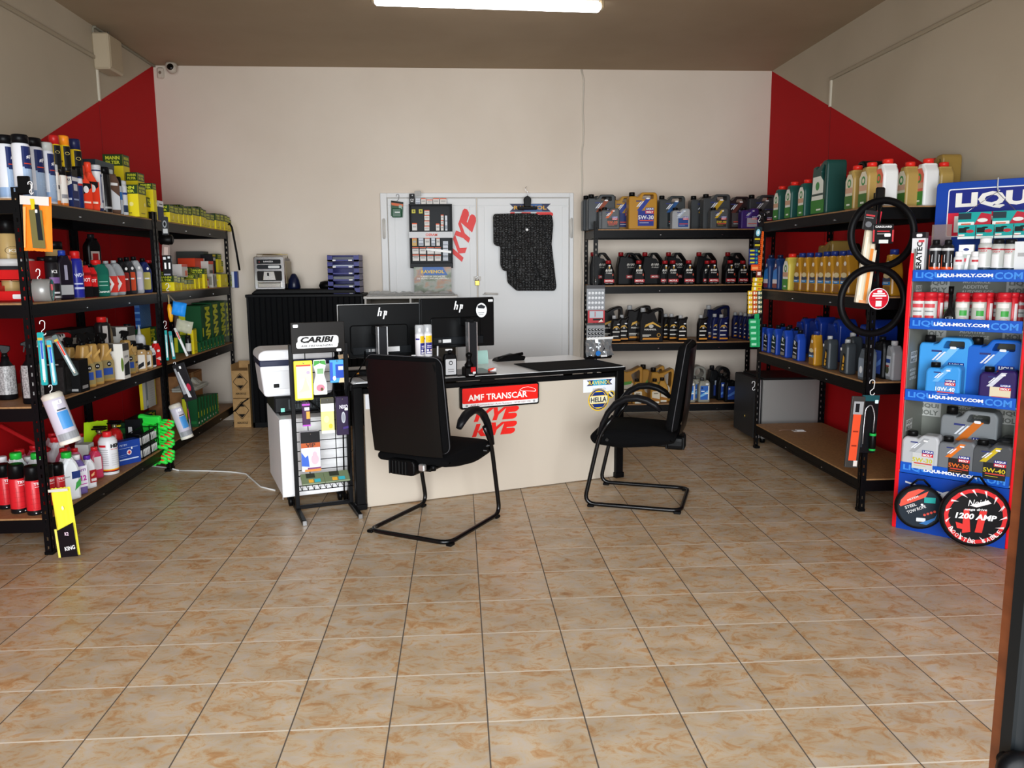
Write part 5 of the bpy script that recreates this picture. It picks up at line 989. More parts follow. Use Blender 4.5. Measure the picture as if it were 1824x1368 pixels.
atY(jug('oil_bottle', 'oil bottle', .1, .245, .085, [(0, 0), (1, 0), (1, .72), (.75, .86), (.72, .88), (.3, .88), (.28, .84), (0, .6)], '#4e565e', '#b4b6b8', [('rr', -.36, .1, .36, .62, .06, '#7a8694'), ('o', .0, .3, .2, .1, '#d8dce0')], None, .014, (.5, .87, .2, 1.)), 1547, 613, 4.78, ZR[2], RZ, 'slate grey oil bottle behind the near post', PR2, GR)
atY(GMK1, 1576, 600, 4.86, ZR[2], RZ, 'black oil bottle right of the near post', PR2, GR); atY(VAL, 1594, 607, 4.78, ZR[2], RZ, 'silver oil bottle by the red display edge', PR2, GR)
BL5 = jug('oil_jug', 'oil jug', .2, .3, .13, [(0, 0), (1, 0), (1, .84), (.8, .98), (.55, .96), (.4, .84), (.3, .86), (.08, .86), (.05, .76), (0, .6)], '#16338c', '#20242c', [('r', -.3, .2, .3, .5, '#15171c')], [(.55, .82), (.6, .88), (.76, .88), (.85, .72), (.78, .66)], .025, (.2, .86, .11, .98))
for x, tp in ((385, 122), (480, 112), (600, 125)): R(BL5, x, tp, 'large blue jug in the rear row', 2, .38, k=1)
atY(BL5, 1330+825*.2852, 530+125*.2852, 5.25, ZR[2], RZ, 'large blue jug seen right of the near post', PR2, GR)
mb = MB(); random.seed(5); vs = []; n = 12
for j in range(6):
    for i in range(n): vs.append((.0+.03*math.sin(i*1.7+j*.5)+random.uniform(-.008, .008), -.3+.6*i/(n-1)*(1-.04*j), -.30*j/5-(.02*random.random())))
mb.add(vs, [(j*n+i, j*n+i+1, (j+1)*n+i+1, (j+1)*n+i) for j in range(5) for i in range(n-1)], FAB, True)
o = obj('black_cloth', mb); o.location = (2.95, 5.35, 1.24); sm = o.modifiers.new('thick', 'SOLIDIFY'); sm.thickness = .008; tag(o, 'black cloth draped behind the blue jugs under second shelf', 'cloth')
mb = MB(); mb.box(-.05, -.03, 0, .05, .03, .004, M('#b9b2ac', .3), .001); mb.tube([(-.05, .02, .006), (-.12, .03, .006), (-.16, .0, .006)], .003, M('#8a6a5a', .4), 5); mb.box(-.02, -.02, .004, .04, .02, .01, M('#dcdcdc', .3), .002)
a, b = RIGHT.hit(1435, 772, .3); o = obj('plastic_scrap', mb); o.location = RIGHT.w(a, .24, ZR[3]); tag(o, 'crumpled clear wrapper lying on the empty bottom board', 'wrapper')
# ------------------------------------------------------------------ left racks
PL = ['on near left rack top shelf', 'on near left rack second shelf', 'on near left rack third shelf', 'on near left rack bottom shelf']
PF = ['on far left rack top shelf', 'on far left rack second shelf', 'on far left rack third shelf', 'on far left rack bottom shelf']
GL, GF = 'car care goods on the near left rack', 'filter boxes on the far left rack'
LZ = LEFT.a
def Ln(pr, px, top, desc, sh, v=.06, z0=None, wf=1., pl=None, df=1.): return put(LEFT, pr, px, top, v, ZL[sh] if z0 is None else z0, desc, pl or PL[sh], GL, wf=wf, df=df)
def Le(pr, px, top, desc, sh, Y_=4.46, z0=None, rz=LZ, pl=None): return atY(pr, px, top, Y_, ZL[sh] if z0 is None else z0, rz, desc, pl or PL[sh], GL)
c = lambda y: 220+y*.234
shamp = lambda cap: can('spray_can', 'spray can', .36, .046, '#d9dbe2', cap, [(.05, .2, '#8fa9cc')], [('r', -.2, .5, .95, .95*.86, '#1e2a5c'), ('r', -.2, .1, .95, .5, '#9fb6d2'), ('t', 'spid', .4, .68, .8, .07, '#f0f0f4', .35, .3), ('r', -.1, .545, .9, .56, '#c8452e'), ('r', -.1, .475, .9, .515, '#23305c'), ('o', .3, .3, .35, .04, '#dfe8f2'), ('o', .5, .2, .3, .03, '#4a6a9c')], .5, .1, .95)
SB, SS = shamp('#0d0d10'), shamp('#b9bcb8')
Le(SB, 6, 241, 'tall navy spray can with black cap', 0, 4.50); Le(SB, 34, 240, 'tall navy spray can with black cap', 0, 4.44)
Ln(SB, 57, 246, 'tall navy spray can with black cap', 0, .1); Ln(SB, 69, 252, 'tall navy can squeezed in middle of tall can row', 0, .16, wf=.8, df=.8); Ln(SS, 81, 254, 'tall navy spray can with silver cap', 0, .07, wf=.8, df=.8)
Le(SB, 17, 243, 'tall navy can in second row', 0, 4.62)
orange = can('spray_can', 'spray can', .26, .032, '#e6e2dc', '#b9bdc0', [(.0, .12, '#dd7a2c')], [('r', -.5, .3, .6, .62, '#dcd8d2'), ('p', [(-.4, .66), (.5, .72), (.5, .84*.95), (-.4, .8)], '#c86a2a'), ('r', .1, .4, .5, .5, '#33343c')], .5, .14)
Ln(orange, 96, 293, 'white and orange spray can with grey cap', 0, .05, wf=.7, df=.7); Ln(can('spray_can', 'spray can', .26, .034, '#e6e2dc', '#101013', [(.0, .08, '#dd7a2c')], [('p', [(-.3, .55), (.5, .6), (.5, .78), (-.3, .74)], '#b8551f'), ('r', -.3, .2, .3, .3, '#8a8a90')], .5, .18), 107, 297, 'white spray can with black cap and amber swirl', 0, .05)
Ln(pbox('can_box', 'box', .09, .26, .07, '#17275c', [('r', -.5, .82, .5, 1, '#0e0e10'), ('r', -.45, .7, .45, .8, '#dcdfe6'), ('r', -.3, .45, .3, .62, '#c9ccd4'), ('r', -.4, .2, .4, .24, '#8fa2cc')], [('r', -.5, .82, .5, 1, '#0e0e10'), ('p', [(-.5, .5), (.5, .62), (.5, .8), (-.5, .8)], '#e0dcd4'), ('t', 'SONAX', 0, .72, .8, .07, '#23305c'), ('r', -.4, .2, .4, .25, '#c0cae0')]), 122, 302, 'navy car care pack with white panel', 0, .06)
Ln(can('spray_can', 'spray can', .25, .03, '#1a2a62', '#0e0e10', [(.6, .72, '#d8dae0'), (.55, .6, '#b02a2a')], [], 0, .2), 135, 297, 'dark blue spray can with white and red band', 0, .06)
trO = jug('trigger_bottle', 'bottle', .085, .27, .055, [(0, 0), (1, 0), (1, .55), (.8, .68), (.62, .76), (.62, .8), (.3, .8), (.3, .76), (0, .58)], '#e0442a', '#e8452a', [('r', -.46, .12, .46, .6, '#d8391f'), ('p', [(-.4, .3), (.4, .5), (.4, .6), (-.4, .6)], '#1a1a1c'), ('o', 0, .46, .2, .08, '#dcdcdc'), ('r', -.3, .15, .3, .19, '#f0d8c8')], None, .01, (.46, .8, .22, 1.))
Ln(trO, 145, 295, 'orange red bottle with black panel', 0, .06); Ln(trO, 156, 289, 'orange red bottle with black panel', 0, .06)
tube = can('cartridge', 'cartridge', .27, .03, '#d8dade', '#c4c8cc', [(.02, .08, '#26345c'), (.86, .9, '#26345c')], [('t', 'LACALUT', .5, .5, .2, .5, '#33406a', PI/2) if False else ('r', .2, .2, .7, .8, '#3a4a7a'), ('r', .3, .25, .6, .75, '#c8ccd6')], .4, .05, .98, base='#26345c')
Ln(tube, 169, 294, 'white sealant cartridge with navy rings', 0, .06); Ln(pbox('box', 'box', .2, .25, .1, '#20303c', [('r', -.5, .9, .5, 1, '#2c4450')]), 166, 288, 'dark teal box behind the cartridge', 0, .28)
Ln(can('spray_can', 'spray can', .25, .03, '#0d0d10', '#0d0d10', [(.1, .14, '#a8a8a8')], [('r', -.7, .06, -.4, .85, '#cfd0d4')], .6, .12), 184, 298, 'black spray can with silver edge stripe', 0, .06)
Ln(jug('car_care_bottle', 'bottle', .085, .25, .05, CAS1, '#5a4438', '#a4aaa8', [('p', [(-.4, .1), (.4, .1), (.4, .4), (-.4, .6)], '#c8ccd0'), ('r', -.3, .64, .3, .7, '#d8d8d8')], None, .01, (.5, .89, .2, 1.)), 195, 302, 'brown bottle with silver cap', 0, .06)
Ln(can('spray_can', 'spray can', .22, .03, '#b9c4d0', '#0e0e10', [(.4, .6, '#2c72b8')], [('p', [(-.5, .1), (.6, .3), (.6, .4), (-.5, .25)], '#1a1c22')], .5, .2), 206, 315, 'silver blue spray can with black cap', 0, .06)
Ln(can('spray_can', 'spray can', .21, .028, '#d4d8dc', '#c8ccd0', [(.1, .3, '#2a3c58')], [('r', -.4, .6, .4, .66, '#22408c')], .5, .1), 216, 322, 'small white and navy spray can', 0, .06)
# stacked yellow cans
yc = lambda cap: can('spray_can', 'spray can', .21, .033, '#d8b81e', cap, [(.0, .1, '#17181a'), (.76, .8, '#c8c8c8')], [('r', -.2, .1, .5, .7, '#17181a'), ('r', -.9, .25, -.3, .3, '#7a5a14'), ('o', .1, .5, .2, .04, '#e6d27a')], .3, .22, .9)
for px, tp, cp, w in ((95, 241, '#b01c1c', 'red'), (112, 242, '#e88a1c', 'orange')):
    Ln(yc(cp), px, tp, 'yellow spray can with %s cap' % w, 0, .06, 1.9+.205, pl='stacked on the near left rack')
Ln(yc('#1a2048'), 131, 248, 'yellow spray can with navy cap', 0, .07, 1.9+.18, pl='stacked on the near left rack')
# filter boxes
def mann(H, W, T, band, body='#e2cf1c'):
    d = lambda w: [('r', -.5, 1-band, .5, 1., '#26401c'), ('t', 'MANN', 0, 1-band*.3, .72, band*.32, '#cdd23a', 0, 0, .04), ('t', 'FILTER', 0, 1-band*.7, .72, band*.3, '#cdd23a', 0, 0, .04), ('r', -.3, .1, .2, .13, '#8a7a1c'), ('o', .2, (1-band)*.55, .09, .09*w/H*1., '#ece089')]
    return pbox('filter_box', 'filter box', W, H, T, body, d(W), d(T), [('r', -.5, -.5, .5, .5, '#2c4a20')])
MT, MS, MM = mann(.24, .10, .13, .17), mann(.085, .10, .09, .44), mann(.15, .10, .11, .28)
Ln(MT, 206, 277, 'tallest yellow filter box with green band', 0, .32, wf=.6, df=.55); Ln(MT, 240, 309, 'yellow filter box of middle height', 0, .18, wf=.9, df=.45); Ln(MM, 231, 331, 'low yellow filter box in front row', 0, .06); Ln(MS, 247, 353, 'small yellow filter box behind front row', 0, .12); Ln(MT, 262, 327, 'slim tall yellow filter box', 0, .06, wf=.6, df=.7)
Ln(pbox('small_box', 'box', .09, .12, .07, '#1a2850', [('r', -.5, .7, .5, 1, '#dfe0e2'), ('r', -.3, .8, .3, .86, '#444444')], [('r', -.5, .7, .5, 1, '#dfe0e2')]), 275, 358, 'small navy box with white top', 0, .06)
def Fr(pr, x, top, desc, sh, v=.07, z0=None, wf=1., pl=None, k=4):
    X0, Y0, s = (260, 340, .1608) if k == 4 else (240, 530, .2194)
    return put(LEFT, pr, X0+x*s, Y0+top*s, v, ZL[sh] if z0 is None else z0, desc, pl or PF[sh], GF, wf=wf)
def frow(items, v, W, dz=0):
    us = [LEFT.hit(260+x*.1608, 340+(tp+dz)*.1608, v) for x, tp in items]; out = []
    for i, (u, z) in enumerate(us):
        g = [abs(us[j][0]-u) for j in (i-1, i+1) if 0 <= j < len(us)]; out.append(min(g)*.97)
    return out
TOPROW = ((180, 150), (232, 166), (282, 172), (330, 172), (378, 178), (418, 172), (462, 184), (510, 190), (545, 205), (595, 240), (645, 250), (700, 246), (745, 252), (790, 262), (825, 280), (868, 318))
for (x, tp), w_ in zip(TOPROW, frow(TOPROW, .06, .1, 8)):
    o = Fr(MS, x, tp+8, 'yellow filter box with green band', 0, .07); o.scale.x = w_/.10
for x, tp in ((305, 160), (500, 182), (705, 240)): Fr(MM, x, tp-3, 'yellow filter box of the rear row', 0, .27, wf=.7)
for x, tp, p_, d in ((230, 935, MS, 0), (275, 950, MS, 0), (322, 950, MS, 0), (375, 985, MS, 0), (418, 985, MS, 0), (455, 985, MS, 0), (500, 930, MM, 0), (540, 915, MM, 0), (575, 860, MM, 0), (612, 935, MM, 0)):
    o = Fr(p_, x, tp, 'yellow filter box in lower row', 1, .07); o.scale.x = min(o.scale.x, .72)
Fr(pbox('box', 'box', .06, .1, .08, '#c4341e', [('r', -.3, .2, .3, .8, '#e6d8d0')], [('r', -.3, .2, .3, .8, '#e6d8d0')]), 642, 975, 'little red and white box', 1, .05)
Fr(pbox('box', 'box', .14, .16, .12, '#b9b7b0', [('r', -.4, .1, -.1, .9, '#55534e'), ('r', .1, .2, .4, .8, '#77756e')], [('r', -.4, .2, .4, .8, '#8a887e')]), 700, 918, 'grey and white printed box', 1, .06)
Fr(mann(.14, .26, .12, .05), 800, 918, 'wide yellow box of grouped filters', 1, .06); Fr(mann(.13, .09, .1, .5, '#a9b81c'), 885, 930, 'green and yellow filter box at far post', 1, .06)
for x, tp, z, p_, ds in ((440, 850, 1.44, MS, 'yellow filter box on second layer'), (490, 845, 1.44, MS, 'yellow filter box on second layer'), (425, 915, 1.40, MS, 'yellow filter box half hidden behind front row'), (735, 700, 1.50, MM, 'yellow filter box in upper stack'), (785, 780, 1.50, MS, 'yellow filter box in upper stack'), (845, 680, 1.50, MT, 'tall yellow filter box in upper stack')):
    Fr(p_, x, tp, ds, 1, .17, z)
Fr(pbox('box', 'box', .22, .09, .12, '#d8401c', [('r', .38, 0, .5, 1, '#cfc8c0')]), 500, 747, 'bright red orange box on top of filter stack', 1, .2, 1.52)
Fr(pbox('box', 'box', .12, .09, .1, '#d8d4d0', [('r', -.5, .8, .5, 1, '#d8401c'), ('r', .0, .1, .4, .5, '#e0653a')]), 345, 812, 'white box with orange edge near the post', 1, .12, 1.47)
Fr(pbox('box', 'box', .22, .12, .14, '#4c504c', [('r', .2, 0, .5, 1, '#777a74')]), 560, 675, 'dark grey box at back of the stack', 1, .38, 1.48)
Fr(pbox('box', 'box', .14, .13, .12, '#c4c2bc', [('r', -.5, .8, .5, 1, '#d8401c'), ('r', -.3, .2, .3, .4, '#55534e'), ('p', [(.3, 0), (.5, 0), (.5, .6), (.4, .8)], '#c8381a')]), 640, 780, 'white and orange printed box in upper stack', 1, .12, 1.47)
Fr(pbox('box', 'box', .08, .17, .1, '#1c1d20', [('r', -.5, .9, .5, 1, '#c8b41c'), ('r', -.4, .7, .4, .85, '#b9b9b4')]), 685, 705, 'black box with pale top band in upper stack', 1, .14, 1.48)
Fr(MM, 250, 960-70, 'yellow filter box behind the post', 1, .25)
# flat filters standing like books
def flat(H, W=.05, T=.24, col='#0f4a26', txt=True, rot=False):
    return pbox('filter_box', 'filter box', W, H, T, col, [('t', 'MANN FILTER', 0, .55, .75*H/W*1.0, .45*W/H, '#c8cc2c', PI/2*1, 0, .04)] if txt else [('r', -.2, .3, .2, .45, '#c8cc2c')], [('r', -.5, .0, -.1, 1, '#1c6a34'), ('t', 'MANN', .15, .7, .5, .12, '#c8cc2c', PI/2), ('p', [(.0, .1), (.4, .1), (.4, .3)], '#c8cc2c')])
FLT = []
def flatb(H, txt=1, W=.05, T=.15):
    p = Proto('filter_box', 'filter box', H); mb = MB(); mb.box(-W/2, -T/2, 0, W/2, T/2, H, M('#0f4a26', .4), .0012); p.part('body', mb); mb = MB()
    v, f = text_mesh('MANN', .05); tw, th = H*.8, W*.62
    if txt: mb.add([((b*th), -T/2-.0012, H*.55-a*tw) for a, b in v], f, M('#c8cc2c', .4))
    else: mb.deco([('r', -.2, .3, .2, .5, '#c8cc2c'), ('r', -.3, .1, .3, .16, '#e0e4d0')], W, H, ff_front(-T/2))
    mb.deco([('r', -.48, .04, -.2, .96, '#c8cc2c'), ('r', -.1, .1, .4, .2, '#1c6a34')], T, H, ff_left(-W/2)); p.part('print', mb); return p
F1, F2 = flatb(.3), flatb(.3, 0)
FW = flatb(.3, 1, .17, .13)
for i, (x, tp) in enumerate(((450, 68), (505, 58), (570, 38), (632, 26), (680, 26), (712, 140), (738, 145))):
    Fr(FW if i in (1, 2, 3, 4) else F2, x, tp, 'tall green flat filter box on edge', 2, .15, k=5)
F3 = flatb(.12, 0, .045, .09)
for i, x in enumerate((508, 535, 562, 590, 618, 645, 670, 694)): Fr(F3, x, 365-i*9, 'short green filter box on edge', 2, .05, k=5)
Fr(mann(.22, .09, .05, .05), 462, 250, 'slim yellow filter box among green ones', 2, .05, k=5)
for x, tp in ((375, 320), (405, 305)): Fr(F3, x, tp, 'green filter box behind the hanging pack', 2, .17, k=5)
Fr(can('tube', 'tube', .16, .022, '#17181a', '#17181a', [(.2, .6, '#d8d8d4')], [], 0, .1), 430, 305, 'black tube with white label', 2, .05, k=5)
for i, x in enumerate((448, 475, 500, 528, 555, 580, 603, 628)): Fr(F1 if i == 7 else F2, x, 812-i*5, 'green flat filter box on edge', 3, .06, k=5)
t = thing('carton', 'large brown shipping carton on far left rack bottom shelf', 'carton', LEFT.w(7.15, .2, ZL[3]+.001), LEFT.a)
CB2 = noisy('carton_board', '#94673c', '#a67646', (25, 25, 25), .7)
mb = MB(); mb.box(-.05, 0, 0, .5, .30, .40, CB2, .003); obj('body', mb, t); mb = MB(); mb.box(-.05, -.001, .385, .5, 0, .392, M('#6a4828', .7)); mb.box(.2, -.0015, .3, .26, .0, .40, M('#b08a5a', .3)); obj('packing_tape', mb, t)
random.seed(11); mb = MB(); n = 14; vs = []
for j in range(5):
    for i in range(n): e = min(j, 4-j)/2*min(1, min(i, n-1-i)/2); vs.append((-.22+.44*i/(n-1), -.1+.2*j/4, .02+.06*e*(.6+random.random()*.6)))
mb.add(vs, [(j*n+i, j*n+i+1, (j+1)*n+i+1, (j+1)*n+i) for j in range(4) for i in range(n-1)], M('#bcbcb0', .15, .1, 0, 0, .8)); mb.box(-.2, -.09, 0, .2, .09, .035, M('#a9aaa2', .4), .006); mb.deco([('r', -.12, -.06, .12, -.01, '#dcdcda')], 1, 1, ff_top(.09)) if False else None
o = obj('wrapped_parcel', mb); o.location = LEFT.w(6.95, .08, ZL[3]+.312); o.rotation_euler = (0, 0, LEFT.a); tag(o, 'clear wrapped parcel lying on the lowest green filter boxes', 'parcel')
# second shelf, near unit
Le(can('spray_can', 'spray can', .3, .033, '#b39863', '#0d0d0e', [(.45, .52, '#1a1a1a')], [('o', .1, .62, .4, .05, '#131314'), ('t', 'K2', .1, .62, .4, .04, '#e0d8c4'), ('o', .1, .3, .4, .06, '#3a3226')], .3, .14), 10, 391, 'gold and black spray can with round badge', 1, 4.7, pl='rear left on near rack second shelf')
for i, (z, dx) in enumerate(((ZL[1], 0), (ZL[1]+.115, .05))):
    t = thing('storage_bin', '', 'storage bin', (-2.52-dx, 4.54+i*.05, z+.001), 0, 'stacked red storage bins'); ITEMS.append((t, 'open red plastic storage bin', ['with silver clamp, lowest of the stack by near post', 'upper bin of the stack by near post'][i], 0)); RB = M('#c41a1c', .3)
    mb = MB(); W, D_, H = .46, .2, .105; mb.box(-W/2, 0, 0, W/2, D_, .006, RB); mb.box(-W/2, 0, 0, -W/2+.005, D_, H, RB); mb.box(W/2-.005, 0, 0, W/2, D_, H, RB); mb.box(-W/2, D_-.005, 0, W/2, D_, H, RB); mb.box(-W/2, 0, 0, W/2, .005, H*.55, RB, .002); mb.box(-.002, 0, 0, .002, D_, H*.8, RB); obj('bin_body', mb, t)
    if i == 0: mb = MB(); mb.deco([('rr', .1, .015, .16, .04, .006, '#e0e0e0')], 1, 1, ff_front(0)); obj('price_tag', mb, t)
t = MB(); t.tube([(.035*math.cos(a), 0, .035*math.sin(a)) for a in [i*PI/8 for i in range(16)]], .006, CHROME, 5, closed=True); t.box(.02, -.012, .02, .045, .012, .045, CHROME, .003); o = obj('hose_clamp', t); o.location = (-2.36, 4.6, ZL[1]+.062); o.rotation_euler = (0, 0, .5); tag(o, 'silver hose clamp lying in the lowest red bin', 'clamp')
TIN = can('paint_tin', 'tin', .085, .085, '#141416', '#c0c0c0', [(.5, .9, '#26262a')], [('r', -.1, .1, .25, .8, '#c9ab20'), ('r', -.05, .25, .2, .6, '#2c2040')], .5, .08, .98, base='#c8c8c8'); Le(TIN, 24, 461, 'wide black tin with yellow label', 1, 4.70, ZL[1]+.13, pl='on top of the red bins')
kc = lambda a, b: can('spray_can', 'spray can', .22, .032, a, '#101012', [(.05, .1, '#b9b9b9')], b, .4, .1)
Ln(kc('#141417', [('r', -.4, .4, .4, .55, '#6a4a8c'), ('r', -.4, .25, .3, .3, '#cfcfd4'), ('o', 0, .7, .2, .05, '#dddddd')]), 76, 458, 'black can with purple label', 1, .14)
Ln(kc('#1a191d', [('r', -.4, .38, .5, .52, '#7a5a94'), ('t', 'K2', 0, .65, .4, .07, '#d8d8d8'), ('r', -.4, .15, .3, .19, '#cfcfd4')]), 90, 456, 'black can with lilac label', 1, .08)
Ln(kc('#b39863', [('r', -.3, .3, .3, .4, '#3a3226')]), 95, 430, 'gold can behind the orange cloth pack', 1, .26)
Ln(jug('bottle', 'bottle', .08, .25, .05, CAS1, '#1a1620', '#1c3a9c', [('r', -.4, .1, .4, .3, '#9a9c9e'), ('t', 'XADO', 0, .5, .6, .06, '#b9b9c4', PI/2) if False else ('r', -.1, .4, .1, .7, '#8a889c')], None, .01, (.5, .88, .22, 1.)), 109, 446, 'slim dark bottle with royal blue cap', 1, .05)
Ln(can('tube', 'tube', .22, .022, '#7a5a36', '#b02020', [(.2, .3, '#a98a5a')], [('r', -.3, .35, .4, .8, '#5a3f22')], .4, .08), 118, 455, 'thin brown tube with red end', 1, .05)
Ln(can('spray_can', 'spray can', .24, .033, '#22288c', '#c41c1c', [(.55, .8, '#22288c')], [('p', [(-.6, .55), (.6, .66), (.6, .8), (-.6, .76)], '#e8c81c'), ('t', 'WD-40', .1, .5, .9, .08, '#d8dcf0', .15), ('r', -.4, .2, .4, .24, '#c0c8e8'), ('r', -.4, .3, .2, .33, '#c0c8e8')], .5, .15, .7), 132, 447, 'blue and yellow spray can with red cap', 1, .05)
dot = jug('fluid_bottle', 'bottle', .07, .19, .05, CAS1, '#c01c1e', '#0e0e10', [('r', -.46, .02, .46, .32, '#101012'), ('t', 'DOT', 0, .5, .6, .1, '#f0dcdc'), ('r', -.4, .62, .4, .7, '#7a1012')], None, .01, (.5, .89, .24, 1.)); Ln(dot, 146, 466, 'red and black brake fluid bottle', 1, .05); Ln(dot, 158, 470, 'red and black brake fluid bottle', 1, .05)
Ln(jug('fluid_bottle', 'bottle', .07, .2, .05, CAS1, '#0d0d0e', '#17181a', [('r', -.3, .2, .3, .6, '#b9a8a0'), ('r', -.2, .4, .2, .55, '#a02020')], None, .01, (.5, .88, .22, 1.)), 161, 417, 'black bottle with narrow label standing highest', 1, .3, ZL[1]+.12)
Ln(pbox('riser_box', 'box', .09, .118, .09, '#0d0d0e'), 160, 470, 'black box under the highest black bottle', 1, .3)
Ln(jug('fluid_bottle', 'bottle', .095, .19, .06, CAS1, '#12584a', '#c8201e', [('r', -.36, .2, .36, .6, '#16604e'), ('t', 'Castrol', 0, .14, .7, .06, '#e0e8e4'), ('r', -.2, .3, .3, .32, '#a8ccc0'), ('r', -.2, .4, .3, .42, '#a8ccc0')], None, .012, (.4, .86, .26, 1.)), 173, 463, 'dark green fluid bottle with red cap', 1, .05)
grr = jug('fluid_bottle', 'bottle', .095, .21, .06, [(0, 0), (1, 0), (1, .6), (.8, .8), (.6, .9), (.3, .9), (0, .66)], '#8f9498', '#9a9ea0', [('r', -.44, .1, .44, .55, '#c0342c'), ('p', [(-.3, .1), (.0, .33), (-.3, .55), (-.1, .55), (.2, .33), (-.1, .1)], '#e6e6e6')], None, .012, (.45, .89, .16, .97))
Ln(grr, 189, 463, 'grey bottle with red label and arrow', 1, .05); Ln(grr, 203, 462, 'grey bottle with red label and arrow', 1, .05)
blk = lambda c1, c2: jug('fluid_bottle', 'bottle', .085, .22, .06, [(0, 0), (1, 0), (1, .66), (.7, .86), (.64, .9), (.3, .9), (0, .66)], c1, '#0d0d0e', [('rr', -.3, .1, .3, .6, .1, c2), ('r', -.2, .4, .2, .44, '#d8d8d8'), ('o', .1, .7, .1, .04, '#dddddd')], None, .012, (.46, .89, .18, 1.))
Ln(blk('#18181a', '#7a2420'), 215, 459, 'black bottle with dark red label', 1, .05); Ln(blk('#303236', '#c04a2c'), 226, 458, 'charcoal bottle with orange label', 1, .06); Ln(blk('#9a9da0', '#b4b0c0'), 238, 457, 'silver bottle with oval label', 1, .05); Ln(blk('#1a2658', '#a8a05a'), 254, 460, 'navy bottle with yellow oval label', 1, .05)
Ln(jug('fluid_bottle', 'bottle', .08, .22, .06, CAS1, '#0d0d0e', '#b01c20', [], None, .012, (.5, .88, .24, 1.)), 264, 463, 'black bottle with red cap', 1, .12); Ln(blk('#17120f', '#a8404a'), 277, 480, 'smallest black bottle with pink label', 1, .05)
# third shelf, near unit
foil = noisy('foil_label', '#6a6a6a', '#b0b0b0', (120, 120, 120), .35)
def foilb():
    p = trigger('trigger_bottle', 'bottle', .33, 0, 0, None, '#0e0e10', [('r', -.5, .1, .6, .62, foil)], r=.052); return p
FO = foilb(); Le(FO, 6, 614, 'black bottle with grey foil label', 2, 4.62, pl='at left edge of near rack third shelf'); Le(FO, 51, 607, 'black trigger bottle with grey foil label', 2, 4.47, pl='behind near post on third shelf')
K2T = trigger('trigger_bottle', 'bottle', .25, .085, .055, [(0, 0), (1, 0), (1, .4), (.8, .55), (.72, .78), (.3, .78), (.2, .55), (0, .42)], '#a88447', [('rr', -.4, .06, .4, .44, .05, '#8a7c52'), ('o', .1, .36, .14, .05, '#15161a'), ('t', 'K2', .1, .36, .16, .03, '#e8e8e8'), ('r', -.3, .14, .3, .28, '#2c4a94'), ('p', [(-.1, .5), (.3, .62), (.3, .68), (-.1, .56)], '#c09a58')], sd=[('r', -.3, .1, .3, .4, '#93763f')])
for x, tp in ((144, 593), (159, 591), (181, 592), (221, 588)): Ln(K2T, x, tp, 'gold trigger bottle with black spray head', 2, .07)
Ln(K2T, 121, 600, 'gold trigger bottle hidden behind blister packs', 2, .25)
tire = noisy('tyre_print', '#060606', '#1c1c1c', (60, 60, 60), .6)
Ln(pbox('box', 'box', .13, .2, .14, '#151515', [('r', -.4, .1, .4, .8, tire)], [('r', -.46, .04, .46, .8, tire), ('r', -.4, .86, .3, .9, '#aaaaaa')]), 100, 640, 'black tyre care carton with tread print', 2, .12)
Ln(pbox('box', 'box', .1, .16, .1, '#0f0f10', [('r', -.3, .1, .3, .2, '#8a8a8a')], [('r', -.3, .05, .4, .12, '#9a9a9a')]), 129, 640, 'low black box with pale text line', 2, .06)
k2b = pbox('box', 'box', .26, .26, .12, '#232324', [('r', -.45, .72, -.1, .84, '#a8a49a'), ('t', 'K2', .2, .78, .2, .07, '#dddddd'), ('r', -.4, .3, .3, .36, '#4a4a4a')], [('r', -.45, .76, .1, .88, '#a8a49a'), ('t', 'K2', .28, .82, .2, .07, '#dddddd')])
Ln(k2b, 125, 585, 'dark grey carton with pale badge', 2, .36); Ln(k2b, 163, 583, 'dark grey carton with pale badge', 2, .36)
mb = MB(); mb.slab(fillet([(-.2, 0), (.2, .0), (.21, .03), (.17, .045), (-.08, .038), (-.2, .01)], .01), -.03, .03, M('#dad8d4', .3), .006); mb.slab(fillet([(.13, .0), (.205, .0), (.215, .03), (.17, .046), (.12, .045)], .01), -.031, .031, M('#b81c20', .3), .006)
for k in range(3): mb.box(.03+k*.03, -.032, .03, .04+k*.03, .032, .043, BLK)
o = obj('wiper_pack', mb); o.location = LEFT.w(5.12, .3, ZL[2]+.27); o.rotation_euler = (0, -.04, LEFT.a); tag(o, 'long white and red pack lying on the dark grey cartons', 'pack')
Ln(jug('fluid_bottle', 'bottle', .07, .32, .05, [(0, 0), (1, 0), (1, .86), (.8, .92), (.2, .92), (0, .86)], '#1f1c1c', '#c8201e', [('r', -.2, .05, .2, .85, '#b9b4b0')], None, .01, (.5, .91, .35, 1.)), 180, 564, 'tall dark bottle with red cap', 2, .16); Ln(jug('fluid_bottle', 'bottle', .05, .3, .04, CAS1, '#7a6a50', '#8a8278', [], None, .008, (.5, .9, .2, 1.)), 188, 566, 'tall narrow beige bottle', 2, .18)
wh = lambda: pbox('wheel_care_box', 'box', .11, .26, .16, '#d8d6cf', [('r', -.5, .8, .5, 1, '#3c3834'), ('p', [(-.4, .1), (.4, .1), (.4, .5), (-.4, .4)], '#2a2c2c'), ('r', -.3, .6, .3, .66, '#999999')], [('r', -.5, .80, .1, 1., '#3c3834'), ('t', 'K2', -.28, .9, .22, .07, '#eeeeee'), ('r', -.4, .68, -.0, .72, '#8a8a86'), ('o', .45, .42, .06, .2, '#58702a'), ('p', [(-.45, .1), (.0, .1), (.0, .38), (-.2, .44), (-.45, .36)], '#202224')])
Ln(wh(), 203, 612, 'white and black wheel care box in front', 2, .05); Ln(wh(), 208, 582, 'white and black wheel care box behind', 2, .2)
